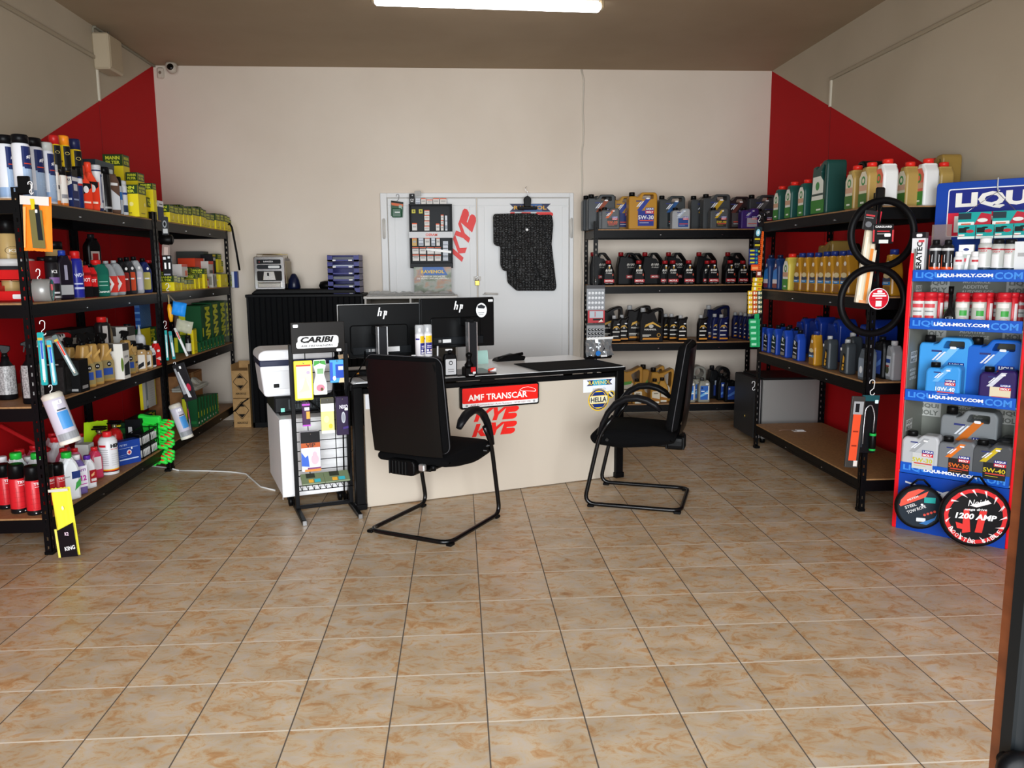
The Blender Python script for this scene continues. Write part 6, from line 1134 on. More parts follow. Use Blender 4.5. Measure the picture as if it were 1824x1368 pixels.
Ln(can('spray_can', 'spray can', .22, .035, '#a98a55', '#0e0e10', [(.3, .36, '#1a1a1a')], [('o', 0, .6, .3, .06, '#141414'), ('o', .05, .25, .4, .07, '#c8ccd0')], .5, .12), 233, 607, 'gold spray can with black cap', 2, .06)
Ln(can('tube', 'tube', .2, .024, '#cfd4dc', '#15161a', [(.3, .6, '#2c5ab0')], [], 0, .12), 226, 577, 'white and blue tube with black cap', 2, .2, ZL[2]+.1); Ln(pbox('riser_box', 'box', .07, .098, .07, '#1a1a1c'), 226, 622, 'black box under the white blue tube', 2, .2)
p = Proto('glue_bottle', 'bottle', .16); mb = MB(); mb.lathe([(.028, 0), (.03, .005), (.03, .085), (.022, .1), (.012, .105)], M('#d8dade', .4), 18); mb.deco([('r', -.02, .02, .025, .07, '#d0d4dc'), ('o', .005, .045, .012, '#26349c')], 1, 1, ff_cyl(.03, .5)); p.part('body', mb); mb = MB(); mb.lathe([(.012, .103), (.009, .12), (.003, .16)], M('#b9bcc0', .4), 12); p.part('nozzle', mb)
Ln(p, 247, 579, 'white glue bottle with pointed nozzle', 2, .14, ZL[2]+.11); Ln(pbox('riser_box', 'box', .09, .108, .08, '#17171a'), 248, 617, 'black box under the glue bottle', 2, .14)
for x in (243, 256): Ln(jug('fluid_bottle', 'bottle', .085, .15, .05, [(0, 0), (1, 0), (1, .74), (.85, .8), (.15, .8), (0, .74)], '#a98a5c', '#0c0c0d', [('rr', -.25, .1, .3, .6, .05, '#d8d4cc'), ('p', [(-.2, .1), (.2, .2), (.2, .35), (-.2, .25)], '#26282c'), ('o', .1, .68, .06, .03, '#dddddd')], None, .008, (.5, .79, .4, 1.)), x, 612+(x > 250)*3, 'short beige bottle with wide black cap', 2, .05)
Ln(jug('fluid_bottle', 'bottle', .06, .15, .045, CAS1, '#d4d4d4', '#e0e0e0', [('p', [(-.4, .1), (.4, .1), (.4, .6), (-.4, .5)], '#17181c'), ('t', 'K2', .1, .66, .4, .07, '#17181c')], None, .008, (.5, .88, .22, 1.)), 267, 616, 'small white and black bottle', 2, .05); Ln(jug('fluid_bottle', 'bottle', .065, .19, .045, CAS1, '#c8201e', '#e4e4e4', [('o', .1, .6, .2, .05, '#e8dcd8'), ('p', [(-.3, .3), (.4, .2), (.3, .36)], '#e8c8c0'), ('r', .2, .1, .4, .2, '#2a2a2a')], None, .008, (.5, .84, .2, 1.)), 276, 607, 'small red bottle with white nozzle cap', 2, .05)
def stripes():
    mt, nt, b, N, L = nodes('blue_dash_print'); t = N('TexCoord'); mp = N('Mapping'); mp.inputs['Scale'].default_value = (1, 1, 1); mp.inputs['Rotation'].default_value = (0, .18, 0); L(t.outputs['Object'], mp.inputs[0])
    bk = N('TexBrick'); bk.inputs['Scale'].default_value = 26; bk.inputs['Color1'].default_value = lin('#6fa2d8'); bk.inputs['Color2'].default_value = lin('#5a90cc'); bk.inputs['Mortar'].default_value = lin('#154a94'); bk.inputs['Mortar Size'].default_value = .11; bk.inputs['Brick Width'].default_value = .8; bk.inputs['Row Height'].default_value = .3
    sx = N('SeparateXYZ'); cx = N('CombineXYZ'); L(mp.outputs[0], sx.inputs[0]); L(sx.outputs[2], cx.inputs[0]); L(sx.outputs[0], cx.inputs[1]); L(cx.outputs[0], bk.inputs[0]); L(bk.outputs[0], b.inputs['Base Color']); b.inputs['Roughness'].default_value = .4; return mt
STR = stripes()
Ln(pbox('filter_box', 'filter box', .28, .25, .05, '#154a94', [('r', -.5, 0, .5, 1, STR)], [('r', -.5, 0, .5, 1, STR)]), 253, 541, 'blue flat filter box with dash pattern', 2, .36, ZL[2]+.24)
def flatw(W, H, col, vert=True):
    p = Proto('filter_box', 'filter box', H); mb = MB(); mb.box(-W/2, -.03, 0, W/2, .03, H, M('#0f4a26', .4), .001); p.part('body', mb); mb = MB(); mb.deco([('r', -.5, 0, .12, 1, '#d8c81c')], W, H, ff_front(-.03))
    for s_, xx in (('MANN', .31), ('FILTER', .2)):
        v, f = text_mesh(s_, .05); mb.add([(xx*W+b*W*.13, -.0316, H*.5-a*H*.86) for a, b in v], f, M('#c8cc2c', .4))
    p.part('print', mb); return p
Ln(flatw(.42, .3, 0), 258, 584, 'flat yellow and green filter box with sideways lettering', 2, .30)
Ln(flatw(.30, .2, 0), 262, 735, 'flat yellow and green filter box', 3, .34, pl='behind the gloves on bottom shelf')
Ln(pbox('filter_box', 'filter box', .34, .26, .03, '#e0cc1c', [('r', -.5, 0, .42, 1, '#d9dad4'), ('r', -.28, .0, -.14, 1, '#8f989c'), ('o', -.2, .2, .06, .12, '#dfe6ee')]+[('r', -.05, .25+.09*k, .36, .255+.09*k, '#8a8a86') for k in range(6)]), 262, 679, 'white printed filter carton with yellow edge', 3, .37, ZL[3]+.19, pl='standing on filter box, bottom shelf')
# bottom shelf, near unit
c3 = lambda y: 730+y*.1973
TRW = can('spray_can', 'spray can', .28, .043, '#c8222a', '#0c0c0d', [(.0, .1, '#111114'), (.72, 1, '#0e0e10')], [('t', 'TRW', .1, .64, .6, .06, '#f2e8e8'), ('r', -.15, .57, .35, .585, '#e8b8b8')]+[('r', -.45, .14+.1*k, .5, .143+.1*k, '#8a1418') for k in range(4)]+[('r', -.3, .14, -.29, .54, '#8a1418'), ('o', -.2, .05, .04, .01, '#eeeeee'), ('o', .1, .05, .04, .01, '#eeeeee')], .5, .24, .98, base='#111114')
Le(TRW, 56, 829, 'red and black brake cleaner can', 3, 4.43); Le(TRW, 27, 826, 'red and black brake cleaner can', 3, 4.47); Le(TRW, 4, 826, 'red and black brake cleaner can', 3, 4.56); Le(TRW, 80, 826, 'red brake cleaner can in second row', 3, 4.52); Ln(TRW, 100, 825, 'red brake cleaner can behind the near post', 3, .08)
def canister(body, cap, decs, W=.11, H=.28, T=.08): return jug('coolant_bottle', 'bottle', W, H, T, [(0, 0), (1, 0), (1, .66), (.86, .8), (.72, .86), (.72, .89), (.3, .89), (.3, .86), (.12, .78), (0, .64)], body, cap, decs, None, .02, (.51, .88, .25, 1.))
CGN = canister('#d9dde0', '#24b03a', [('r', .0, .45, .45, .6, '#20346c'), ('p', [(.1, .2), (.45, .3), (.45, .44), (.2, .36)], '#3f9a4a'), ('r', -.4, .5, -.1, .52, '#999999')])
CPK = canister('#d86a8a', '#d0242a', [('r', -.3, .2, .3, .6, '#e8dce0')]); CRW = canister('#dcdce0', '#d0242a', [('r', -.3, .2, .3, .5, '#c8ccd4')])
Le(CGN, 27, 806, 'white green-capped canister behind the cans', 3, 4.60); Le(CGN, 64, 806, 'white green-capped canister behind the cans', 3, 4.62)
Le(canister('#b8a4c8', '#e0e0e0', []), 50, 813, 'pale canister with white cap behind the cans', 3, 4.70); Le(CPK, 34, 800, 'pink red-capped canister behind the cans', 3, 4.85); Le(CPK, 60, 793, 'pink red-capped canister behind the cans', 3, 5.02); Le(canister('#dcdce0', '#e8e8ea', []), 3, 813, 'white canister with white cap behind the cans', 3, 4.75)
mb = MB(); mb.box(-.16, -.02, -.012, .16, .02, .012, M('#9c1418', .4), .005); o = obj('ice_scraper', mb); f0 = Frame((0, 5.0), 0); a, z = f0.hit(45, 780, 0); o.location = (a, 5.0, z); o.rotation_euler = (0, .55, 0); tag(o, 'slanting red plastic handle behind the canisters', 'handle')
Ln(CGN, 117, 805, 'white canister with green cap right of near post', 3, .06)
Ln(canister('#6a5a94', '#e4e4e6', [('r', -.45, .2, .45, .72, '#e0dde6'), ('t', 'ANTI', 0, .62, .7, .06, '#7a2c8c'), ('t', 'G12', 0, .42, .75, .14, '#b83a9c', 0, 0, .05), ('r', -.4, .26, .4, .28, '#b83a9c')]), 134, 810, 'purple coolant bottle with white cap', 3, .06)
Ln(canister('#dcdde0', '#5a2c9c', [('r', -.1, .18, .45, .56, '#9c1a22'), ('p', [(.0, .42), (.3, .5), (.25, .4), (.05, .36)], '#e0a878'), ('r', .0, .22, .4, .3, '#d8d0cc')]), 154, 811, 'white canister with purple cap', 3, .06)
Ln(canister('#c83a5c', '#d0242a', [('r', -.3, .3, .3, .7, '#e4dce0')]), 167, 796, 'pink coolant bottle with red cap in front', 3, .12)
for x, tp, v in ((97, 778, .35), (112, 798, .24), (132, 798, .24), (117, 790, .4), (93, 771, .45), (144, 772, .42)): Ln(CRW if tp < 785 else CPK, x, tp, ('white' if tp < 785 else 'pink')+' red-capped canister in rear rows', 3, v)
Ln(pbox('jar', 'jar', .06, .16, .06, '#b9bcb8', [('r', -.4, .1, .4, .4, '#1a1a1a')]), 150, 790, 'small grey jar with black label', 3, .2)
HEP = can('coolant_bottle', 'bottle', .29, .058, '#dcdde0', '#d0242a', [(.08, .10, '#20201e'), (.10, .125, '#c82a1e'), (.125, .15, '#e8b81c')], [('t', 'HEPU', .55, .68, .7, .09, '#15161a', 0, 0, .06), ('r', .2, .60, .9, .61, '#c82a1e'), ('r', -.5, .66, -.05, .71, '#c8202a')]+[('r', -.5, .24+.05*k, .05, .25+.05*k, '#8a8c90') for k in range(8)]+[('r', .2, .24+.05*k, .9, .245+.05*k, '#9a9ca0') for k in range(6)], -.15, .12, .5, base='#dcdde0'); Ln(HEP, 190, 768, 'large white coolant bottle with black lettering', 3, .08)
ext = lambda: 0
p = Proto('fire_extinguisher', 'fire extinguisher', .3); mb = MB(); mb.lathe([(.045, 0), (.05, .01), (.05, .19), (.04, .22), (.018, .24)], M('#b81a1c', .25), 22); mb.deco([('r', -.02, .05, .03, .17, '#dcd6cc'), ('o', .0, .14, .012, '#c83030')], 1, 1, ff_cyl(.05, .5)); p.part('cylinder', mb); mb = MB(); mb.lathe([(.016, .235), (.016, .27)], M('#a09a80', .3, .8), 12); mb.box(-.02, -.05, .27, .02, .05, .28, BLK, .004); mb.box(-.012, -.055, .285, .012, .04, .297, BLK, .004); p.part('valve', mb); mb = MB(); mb.tube([(.0, .02, .26), (.04, .03, .24), (.055, .03, .15), (.055, .02, .08)], .007, BLK, 8); mb.lathe([(.016, -.005), (.016, .005)], M('#d8c020', .3), 12, (.0, -.03, .255)); p.part('hose', mb)
Ln(p, 176, 758, 'small red fire extinguisher', 3, .22); Ln(p, 203, 748, 'small red fire extinguisher', 3, .2)
mb = MB(); random.seed(21)
def crumple(w, h, mat, amp=.012, n=8, m_=7, th=.012, key=0, pts=None):
    random.seed(key); mb = MB(); vs = []
    for sd in (-1, 1):
        for j in range(m_):
            for i in range(n):
                e = min(1, min(i, n-1-i, j, m_-1-j)); vs.append((-w/2+w*i/(n-1), sd*(th*e)+random.uniform(-amp, amp)*e*.6, h*j/(m_-1)+random.uniform(-amp, amp)*.3))
    k = n*m_; fs = [(j*n+i, j*n+i+1, (j+1)*n+i+1, (j+1)*n+i) for j in range(m_-1) for i in range(n-1)]
    fs += [tuple(k+q for q in reversed(f)) for f in fs]
    mb.add(vs, fs, mat, True); return mb
o = obj('hi_vis_vest', crumple(.2, .22, M('#b4e01c', .5), .03, key=3)); u, z = LEFT.hit(166, 752, .3); o.location = LEFT.w(u, .3, z-.22); o.rotation_euler = (0, .1, LEFT.a-.4); tag(o, 'folded fluorescent yellow vest behind the coolant bottles', 'vest')
AID = pbox('first_aid_kit', 'first aid kit', .23, .21, .09, '#1c3f94', [('o', .02, .5, .1, .11, '#e6e0e0'), ('r', -.01, .43, .05, .57, '#c8242a'), ('r', -.05, .48, .09, .52, '#c8242a'), ('t', 'PETEX', -.2, .84, .3, .07, '#c8d8f0', 0, 0, 0), ('r', -.4, .7, .4, .71, '#c8d8f0'), ('r', -.4, .2, .4, .25, '#c8d8f0'), ('r', -.4, .35, -.1, .36, '#8aa8dc'), ('r', -.4, .42, -.1, .43, '#8aa8dc'), ('rr', .1, .62, .16, .72, .02, '#eeeeee')], [('r', -.5, .0, .5, 1, '#17388c')])
AID.turn = 1; o = Ln(AID, 222, 784, 'blue first aid kit with red cross', 3, .09)
t = thing('wire_crate', 'black wire rack of small tubes beside first aid kit', 'rack', LEFT.w(5.84, .07, ZL[3]+.001), LEFT.a, )
mb = MB()
for z in (0.005, .09, .175):
    for a, b in (((-0.15, -.05), (0.15, -.05)), ((-0.15, .06), (0.15, .06)), ((-0.15, -.05), (-0.15, .06)), ((0.15, -.05), (0.15, .06))): mb.tube([(*a, z), (*b, z)], .0035, BLK, 5)
for x in (-0.15, 0, 0.15): mb.tube([(x, -.05, 0), (x, -.05, .2)], .0035, BLK, 5)
mb.box(-0.15, -.045, .0, 0.15, .06, .004, BLK); mb.box(-0.15, -.045, .092, 0.15, .06, .096, BLK); obj('wire_frame', mb, t)
TB_ = Proto('paint_stick', 'tube', .075); mb = MB(); mb.lathe([(.01, 0), (.01, .05), (.006, .055)], M('#c9c9c6', .4), 10); mb.lathe([(.0085, .055), (.0085, .075)], M('#17181a', .4), 10); mb.deco([('r', -.006, .012, .006, .04, '#2a2a2e')], 1, 1, ff_cyl(.01, .4)); TB_.part('tube', mb)
for r_, z in enumerate((.005, .097)):
    for i in range(11):
        inst(TB_, LEFT.w(5.84-.135+.027*i, .035, ZL[3]+z+.001), LEFT.a, (1, 1, 1), 'small white and black tube', ['in lower row of the wire rack', 'in upper row of the wire rack'][r_], 'small tubes in the wire rack', key=i)
Ln(pbox('box', 'box', .26, .24, .12, '#121316', [('p', [(.1, .1), (.35, .15), (.3, .9), (.15, .8)], '#2c6ab8'), ('o', .3, .3, .04, .06, '#c87a2a'), ('r', -.3, .6, .0, .64, '#999999'), ('r', -.1, .1, .0, .25, '#dddddd')], [('rr', -.3, .55, -.05, .75, .02, '#cccccc'), ('r', -.3, .2, .3, .24, '#8a8a8a')]), 247, 742, 'black box with blue picture above wire rack', 3, .21)
Ln(pbox('box', 'box', .1, .26, .12, '#123a22', [('r', -.3, .6, .3, .8, '#1f6a30')], [('r', -.3, .6, .3, .8, '#2c6a30')]), 220, 752, 'dark green box behind extinguishers', 3, .3)
GL_ = M('#35e04a', .5); GO = M('#e8502a', .5)
def glove(key):
    random.seed(key); mb = MB()
    for k, (dy, ln) in enumerate(((-.036, .075), (-.012, .09), (.012, .088), (.036, .07))):
        mb.tube([(0, dy*.9, 0), (.03, dy, .0), (.07, dy*1.05, -.004), (ln+.0, dy*1.1, -.012)], [.012, .0125, .0115, .008], GL_, 8)
        mb.tube([(ln*.55, dy*1.04, .008), (ln*.9, dy*1.08, 0)], [.008, .006], GO, 6)
    mb.slab(fillet([(-.12, -.045), (-.06, -.04), (.01, -.05), (.02, .05), (-.06, .04), (-.12, .045)], .015), -.014, .014, GL_, .006)
    mb.tube([(-.02, -.045, 0), (.0, -.07, 0), (.03, -.08, 0)], [.014, .012, .009], GL_, 8); return mb
for i, (px, py, rz) in enumerate(((272, 757, 0), (270, 775, .1), (278, 790, -.1), (284, 802, .1), (276, 815, 0))):
    v = .06; u, z = LEFT.hit(px, py, v); mb = glove(i)
    mb2 = MB(); mb2.T = Matrix.Rotation(PI/2, 4, 'X') if False else None
    o = obj('work_glove', mb); o.scale = (1.3, 1.3, 1.3); o.location = LEFT.w(6.07-.01*i, v-.02, z); o.rotation_euler = (.3, .1+rz, -.25); tag(o, '', 'glove', 'lime green work gloves piled at the rack end')
    ITEMS.append((o, 'lime green and orange work glove', ['topmost of the glove pile by the post', 'second glove from the top of pile', 'middle glove of the pile', 'second glove from bottom of pile', 'lowest glove hanging over the shelf edge'][i], 0))
# ------------------------------------------------------------------ additive display
t = thing('product_display', 'tall red and blue additive display unit at right edge', 'display unit', SHOW.w(0, 0, 0), SHOW.a)
RP = M('#e01420', .3); BP = M('#0e3f9e', .35); GP = M('#7d8078', .5); LB = M('#1152b8', .35); SWD, SDP = .605, .38
prof = [(0, 0), (SDP, 0), (SDP, 1.70), (.10, 1.70), (.07, 1.67), (.035, 1.6), (.01, 1.5), (0, 1.38)]
for x, fl in ((0, 0), (SWD-.024, 1)):
    mb = MB(); mb.T = Matrix(((0, -1, 0, x+.024), (1, 0, 0, 0), (0, 0, 1, 0), (0, 0, 0, 1)))
    mb.slab(fillet(prof, .01), 0, .024, RP, .004); sp = obj('side_panel', mb, t)
    mb = MB()
    if not fl:
        D = []
        for z in (.55, .95, 1.33, 1.58):
            D += [('r', .05, z+.02, .17, z+.085, '#c9cac6'), ('t', 'LIQUI', .11, z+.068, .1, .025, '#6b6e69', 0, 0, .04), ('t', 'MOLY', .11, z+.036, .1, .025, '#6b6e69', 0, 0, .04), ('t', 'MOTORÖLE', .1, z-.02, .11, .018, '#d4d5d0', 0, 0, .03), ('t', 'ADDITIVE', .1, z-.045, .1, .018, '#d4d5d0', 0, 0, .03), ('t', 'AUTOPFLEGE', .11, z-.07, .13, .018, '#d4d5d0', 0, 0, .03)]
        mb.box(.0245, .012, .34, .028, SDP, 1.62, GP); mb.deco(D, 1, 1, lambda a, z, e: (.028+e, a, z)); obj('inner_print', mb, sp)
    else: mb.box(x-.004, .012, .34, x, SDP, 1.62, GP); obj('inner_print', mb, sp)
mb = MB(); mb.box(.02, SDP-.01, .0, SWD-.02, SDP, 1.68, GP)
D = []
for z in (.62, 1.1, 1.36):
    for dx in (-.13, .3): D += [('r', dx-.07, z, dx+.07, z+.085, '#c4c5c0'), ('t', 'LIQUI', dx, z+.062, .115, .03, '#7a7d77', 0, 0, .04), ('t', 'MOLY', dx, z+.022, .115, .03, '#7a7d77', 0, 0, .04)]
    D += [('t', 'MOTORÖLE', .08, z+.072, .14, .02, '#c9cac6', 0, 0, .03), ('t', 'ADDITIVE', .075, z+.042, .13, .02, '#c9cac6', 0, 0, .03), ('t', 'AUTOPFLEGE', .085, z+.012, .16, .02, '#c9cac6', 0, 0, .03)]
D = [((d[0], d[1]-0, d[2], d[3]-0, d[4], d[5]) if d[0] == 'r' else d) for d in D]
mb.deco(D, 1, 1, lambda a, z, e: (a+.19, SDP-.01-e, z)); obj('back_panel', mb, t)
mb = MB(); mb.box(.024, .0, .0, SWD-.024, .012, .335, BP); mb.box(.024, .012, .0, SWD-.024, SDP, .02, BP)
mb.deco([('p', [(.06, .29), (.52, .21), (.52, .2), (.06, .28)], '#dfe3ea'), ('p', [(.2, .16), (.4, .03), (.4, .0), (.2, .13)], '#c8182a'), ('o', .30, .21, .06, '#e3e6ec'), ('o', .30, .205, .035, '#0e3f9e'), ('t', 'M', .43, .1, .1, .1, '#e3e6ec', 0, 0, .05)], 1, 1, ff_front(0)); obj('base_panel', mb, t)
for z in (1.505, 1.238, .83, .405):
    mb = MB(); mb.box(.024, .0, z-.062, SWD-.024, SDP-.01, z-.052, GP); mb.box(.028, -.006, z-.066, SWD-.028, .0, z-.002, LB, .002)
    mb.deco([('t', 'LIQUI', .12, z-.034, .15, .038, '#3f8ae0', 0, 0, .03), ('t', '.COM', .49, z-.034, .14, .038, '#3f8ae0', 0, 0, .03), ('t', 'LIQUI-MOLY.COM', .29, z-.034, .27, .022, '#f2f4f8', 0, .0, .05)], 1, 1, ff_front(-.006)); obj('shelf_tray', mb, t)
mb = MB(); mb.slab(rrect(.03, 1.44, SWD+.02, 2.0, .02), .345, .362, M('#0f3fa0', .35), .003); hd = obj('header_board', mb, t)
mb = MB(); lx0, lx1, lz0, lz1 = .10, .57, 1.695, 1.955; zm = (lz0+lz1)/2
mb.deco([('rr', lx0-.006, lz0-.006, lx1+.006, lz1+.006, .012, '#eceef2'), ('rr', lx0, lz0, lx1, lz1, .01, '#e32440'), ('rr', lx0, zm, lx1, lz1, .01, '#14227c'), ('r', lx0, zm, lx1, zm+.02, '#14227c'), ('r', lx0, zm-.02, lx1, zm, '#e32440'),
  ('t', 'LIQUI', (lx0+lx1)/2, (zm+lz1)/2, .40, .095, '#ece9e2', 0, 0, .05), ('t', 'MOLY', (lx0+lx1)/2, (zm+lz0)/2, .40, .095, '#ece9e2', 0, 0, .05)], 1, 1, ff_front(.345)); obj('logo_print', mb, hd)
PS = ['on display unit top shelf', 'on display unit second shelf', 'on display unit third shelf', 'on display unit fourth shelf']
ZS = (1.453, 1.186, .778, .353); GS = 'additives and oils in the display unit'
def S(pr, px, top, desc, sh, v=.06, wf=1., dr=0., z0=None): return put(SHOW, pr, px, top, v, (z0 or ZS[sh])+.0012, desc, PS[sh], GS, wf=wf, dr=dr)
TW = math.radians(22)
cer = Proto('additive_box', 'box', .30); mb = MB(); mb.box(-.04, -.03, 0, .04, .03, .3, M('#dcdcde', .3), .001); mb.box(-.041, -.031, .262, .041, .031, .301, M('#16161a', .3)); cer.part('body', mb); mb = MB()
v_, f_ = text_mesh('CERATEC', .03); mb.add([(-b*.035+.008, -.0312, .13+a*.22) for a, b in v_], f_, M('#17181c', .4)); mb.deco([('rr', -.015, .27, .02, .29, .006, '#f0f0f0'), ('r', .0, .235, .035, .25, '#c8404a')], 1, 1, ff_front(-.031)); cer.part('print', mb)
S(cer, 1640, 414, 'white box with sideways black lettering', 0, .06)
mb = MB(); mb.box(-.05, -.002, 0, .05, .002, .30, M('#8a7a74', .3, 0, 0, 0, .55)); o = obj('divider_sheet', mb); o.location = SHOW.w(.13, .12, ZS[0]); o.rotation_euler = (0, 0, SHOW.a); tag(o, 'translucent brown divider sheet behind the orange black cans', 'sheet')
OB = can('additive_can', 'can', .215, .031, '#1a1a1d', '#101012', [(.0, .30, '#e0521f'), (.72, .78, '#c4c4c4')], [('p', [(-.5, .28), (-.5, .62), (.2, .28)], '#e0521f'), ('rr', -.2, .42, .42, .62, .05, '#b9bcc0'), ('rr', .0, .26, .5, .4, .05, '#e4e4e4'), ('r', -.4, .12, .3, .135, '#f2c8b0'), ('r', -.4, .06, .3, .075, '#f2c8b0')], .1, .12, .6)
S(OB, 1668, 427, 'black and orange additive can', 0, .05); S(OB, 1690, 427, 'black and orange additive can', 0, .05)
SWB = can('additive_bottle', 'bottle', .135, .024, '#dfe0e0', '#e8e8e8', [(.1, .5, '#c8ccca')], [('r', -.3, .62, .3, .7, '#b8303a'), ('r', .0, .2, .2, .5, '#f0f0f0')], .2, .16, .75); S(SWB, 1709, 448, 'small white bottle', 0, .05); S(SWB, 1738, 448, 'small white bottle', 0, .05)
S(pbox('blister_pack', 'pack', .075, .19, .03, '#a9b0ac', [('r', -.5, .72, .5, 1, '#eceeee'), ('o', 0, .86, .2, .04, '#2c3c7c'), ('r', -.3, .5, .2, .6, '#c84a5a'), ('p', [(-.1, .1), (.1, .1), (.3, .7), (.1, .7)], '#e6e6e6')], [], r=.3), 1723, 436, 'white topped hanging pack with slot', 0, .07)
LW = lambda cp: can('additive_can', 'can', .22, .036, '#b9bcb8', cp, [(.28, .3, '#dcdcdc'), (.72, .76, '#a82c34'), (.0, .06, '#d8d8d8')], [('r', -.4, .3, .1, .62, '#e4e4e4'), ('t', 'LIQUI', -.1, .68, .5, .04, '#c0303a'), ('r', -.5, .06, .5, .28, '#2c3a48'), ('o', .1, .1, .2, .04, '#c87a3a')], .1, .1, .8)
S(LW('#e6e6e6'), 1757, 424, 'silver can with white cap', 0, .06); S(LW('#17181a'), 1780, 426, 'silver can with black cap', 0, .06); S(LW('#17181a'), 1802, 426, 'silver can with black cap', 0, .06); S(pbox('additive_box', 'box', .09, .2, .05, '#dcdfe0', [('r', -.3, .6, .3, .7, '#aaaaaa'), ('p', [(-.4, .1), (.1, .1), (.2, .25), (-.2, .25)], '#222222')]), 1827, 430, 'white printed additive box cut by photo edge', 0, .06)
def hang_cards(n, u0, z1, dz, w, key, lab, group):
    for i in range(n):
        t = thing('blister_card', '', 'card', SHOW.w(u0+i*w*1.05, .16-.02*key, z1-dz), SHOW.a, group); ITEMS.append((t, 'turquoise blister card', lab, i))
        mb = MB(); mb.box(-w/2, -.002, 0, w/2, .002, dz, M('#159a96', .35)); D = [('r', -.5, .0, .5, .18, '#d8e4e0'), ('o', 0, .8, .18, .06, '#0f2020'), ('r', -.45, .24, -.1, .34, '#e8e0d8'), ('r', -.45, .2, -.2, .24, '#c83030'), ('r', -.45, .45, .0, .8, '#1c2424'), ('o', .2, .55, .22, .12, '#b02a34')] if key else [('r', -.5, .0, .0, .3, '#e4e4e0'), ('r', -.4, .1, -.1, .2, '#d05a3a'), ('r', -.5, .5, -.1, .95, '#1c3038'), ('p', [(.0, .1), (.5, .1), (.5, .8), (.2, .95)], '#b01c30'), ('o', .25, .4, .16, .14, '#dcdcd8')]
        mb.deco(D, w, dz, ff_front(-.002)); obj('card', mb, t)
hang_cards(2, .28, 1.815, .075, .16, 0, 'in the upper row before the header board', 'turquoise cards hanging on the display unit'); hang_cards(4, .25, 1.745, .075, .085, 1, 'in the lower row before the header board', 'turquoise cards hanging on the display unit')
mb = MB(); p0 = SHOW.w(.35, .3, 1.995)
for du in (-.12, .13): mb.tube([SHOW.w(.345, .33, 1.93), SHOW.w(.345+du, .17, 1.81)], .0016, CHROME, 5)
tag(obj('hanging_wire', mb), 'thin wire pair holding the turquoise cards', 'wire'); mb = MB(); mb.tube([SHOW.w(.34, .365, 1.98), SHOW.w(.34, .355, 2.012), SHOW.w(.343, .335, 2.005), SHOW.w(.345, .33, 1.955), SHOW.w(.352, .325, 1.93), SHOW.w(.358, .325, 1.94)], .0035, M('#c9ccd0', .3), 6); tag(obj('hook', mb), 'steel hook over the top of blue header board', 'hook')
RC = can('additive_can', 'can', .155, .0285, '#cfd0cd', '#c2202c', [(.74, .9, '#c2202c')], [('r', -.4, .55, .4, .66, '#c84a50'), ('r', -.3, .12, .35, .32, '#c23a40'), ('r', -.3, .42, .3, .46, '#8a8a88'), ('t', 'LIQUI', 0, .7, .6, .05, '#e8e8e8')], .1, .12, .98); RC2 = can('additive_can', 'can', .155, .0285, '#b9bcb4', '#c2202c', [(.74, .9, '#c2202c')], [('r', -.4, .58, .4, .7, '#e0dcd8'), ('o', .1, .2, .35, .1, '#d87a90'), ('r', -.1, .35, .4, .5, '#3a9a40'), ('r', -.4, .1, .0, .2, '#d8b040')], .1, .12, .98)
RF = can('funnel_bottle', 'bottle', .16, .022, '#c8202a', '#c8202a', [], [('r', .2, .1, .5, .7, '#e8e0e0')], .1, .1, 1.05, base='#c8202a')
for px, p_, ds in ((1638, RC, 'white can with red cap'), (1659, RC, 'white can with red cap')): S(p_, px, 520, ds, 1, .05)
for px in (1674, 1762, 1806): S(RF, px, 521, 'red bottle with funnel top', 1, .115)
S(RC2, 1687, 522, 'dark red can half hidden behind funnel', 1, .19)
p = Proto('additive_bottle', 'bottle', .19); mb = MB(); mb.lathe([(.026, 0), (.03, .004), (.03, .05), (.02, .075), (.009, .09), (.008, .17)], M('#101012', .25), 18); p.part('body', mb); mb = MB(); mb.lathe([(.011, .155), (.012, .19)], BLK, 12); p.part('cap', mb); mb = MB(); mb.deco([('o', .0, .045, .016, .006, '#cccccc'), ('p', [(-.03, .0), (.02, .0), (-.03, .03)], '#b8202a')], 1, 1, ff_cyl(.03, .2)); p.part('printed_label', mb); S(p, 1695, 510, 'black long necked bottle', 1, .035)
for px in (1716, 1746, 1790): S(RC2, px, 521, 'white can with red cap and green patch', 1, .05)
for px in (1730, 1778, 1819): S(RC, px, 522, 'red capped can of the rear row', 1, .19)
lmLB = lm5('#3f9ae0', '#3f7fc4', '#7cc0ee', ''); lmB = lm5('#1a62c4', '#2050a8', '#4a90dc', '10', lt='#e8f0f8')
S(lmLB, 1690, 598, 'large light blue oil jug with slanted stripes', 2, .2); S(lmB, 1777, 602, 'large deep blue oil jug beside lighter one', 2, .2)
S(lm1('#3a94dc', '#4a8cd0', '#6ab0e8', '10W-40', lt='#e8f4fa'), 1685, 646, 'small light blue oil bottle lettered 10W-40', 2, .05); S(lm1('#2c1c58', '#d8cdb0', '#c9ccd8', '', lt='#d8b030'), 1782, 654, 'small purple oil bottle with cream label', 2, .05)
S(lm5('#7c8184', '#70757a', '#c86a1c', ''), 1732, 727, 'silver grey oil jug with orange arc', 3, .2)
S(lm1('#b4b7ba', '#c4c6c6', '#9a9da0', '5W-30', lt='#c9c020'), 1645, 769, 'small silver oil bottle lettered 5W-30 in yellow', 3, .05); S(lm1('#6e7276', '#2a2624', '#d8701c', '5W-30', lt='#e06a20'), 1709, 779, 'small grey oil bottle with orange arc', 3, .05); S(lm1('#4a4d50', '#26282a', '#c9b020', '5W-40', lt='#d8c020'), 1772, 785, 'small dark grey oil bottle with yellow stripe', 3, .05)
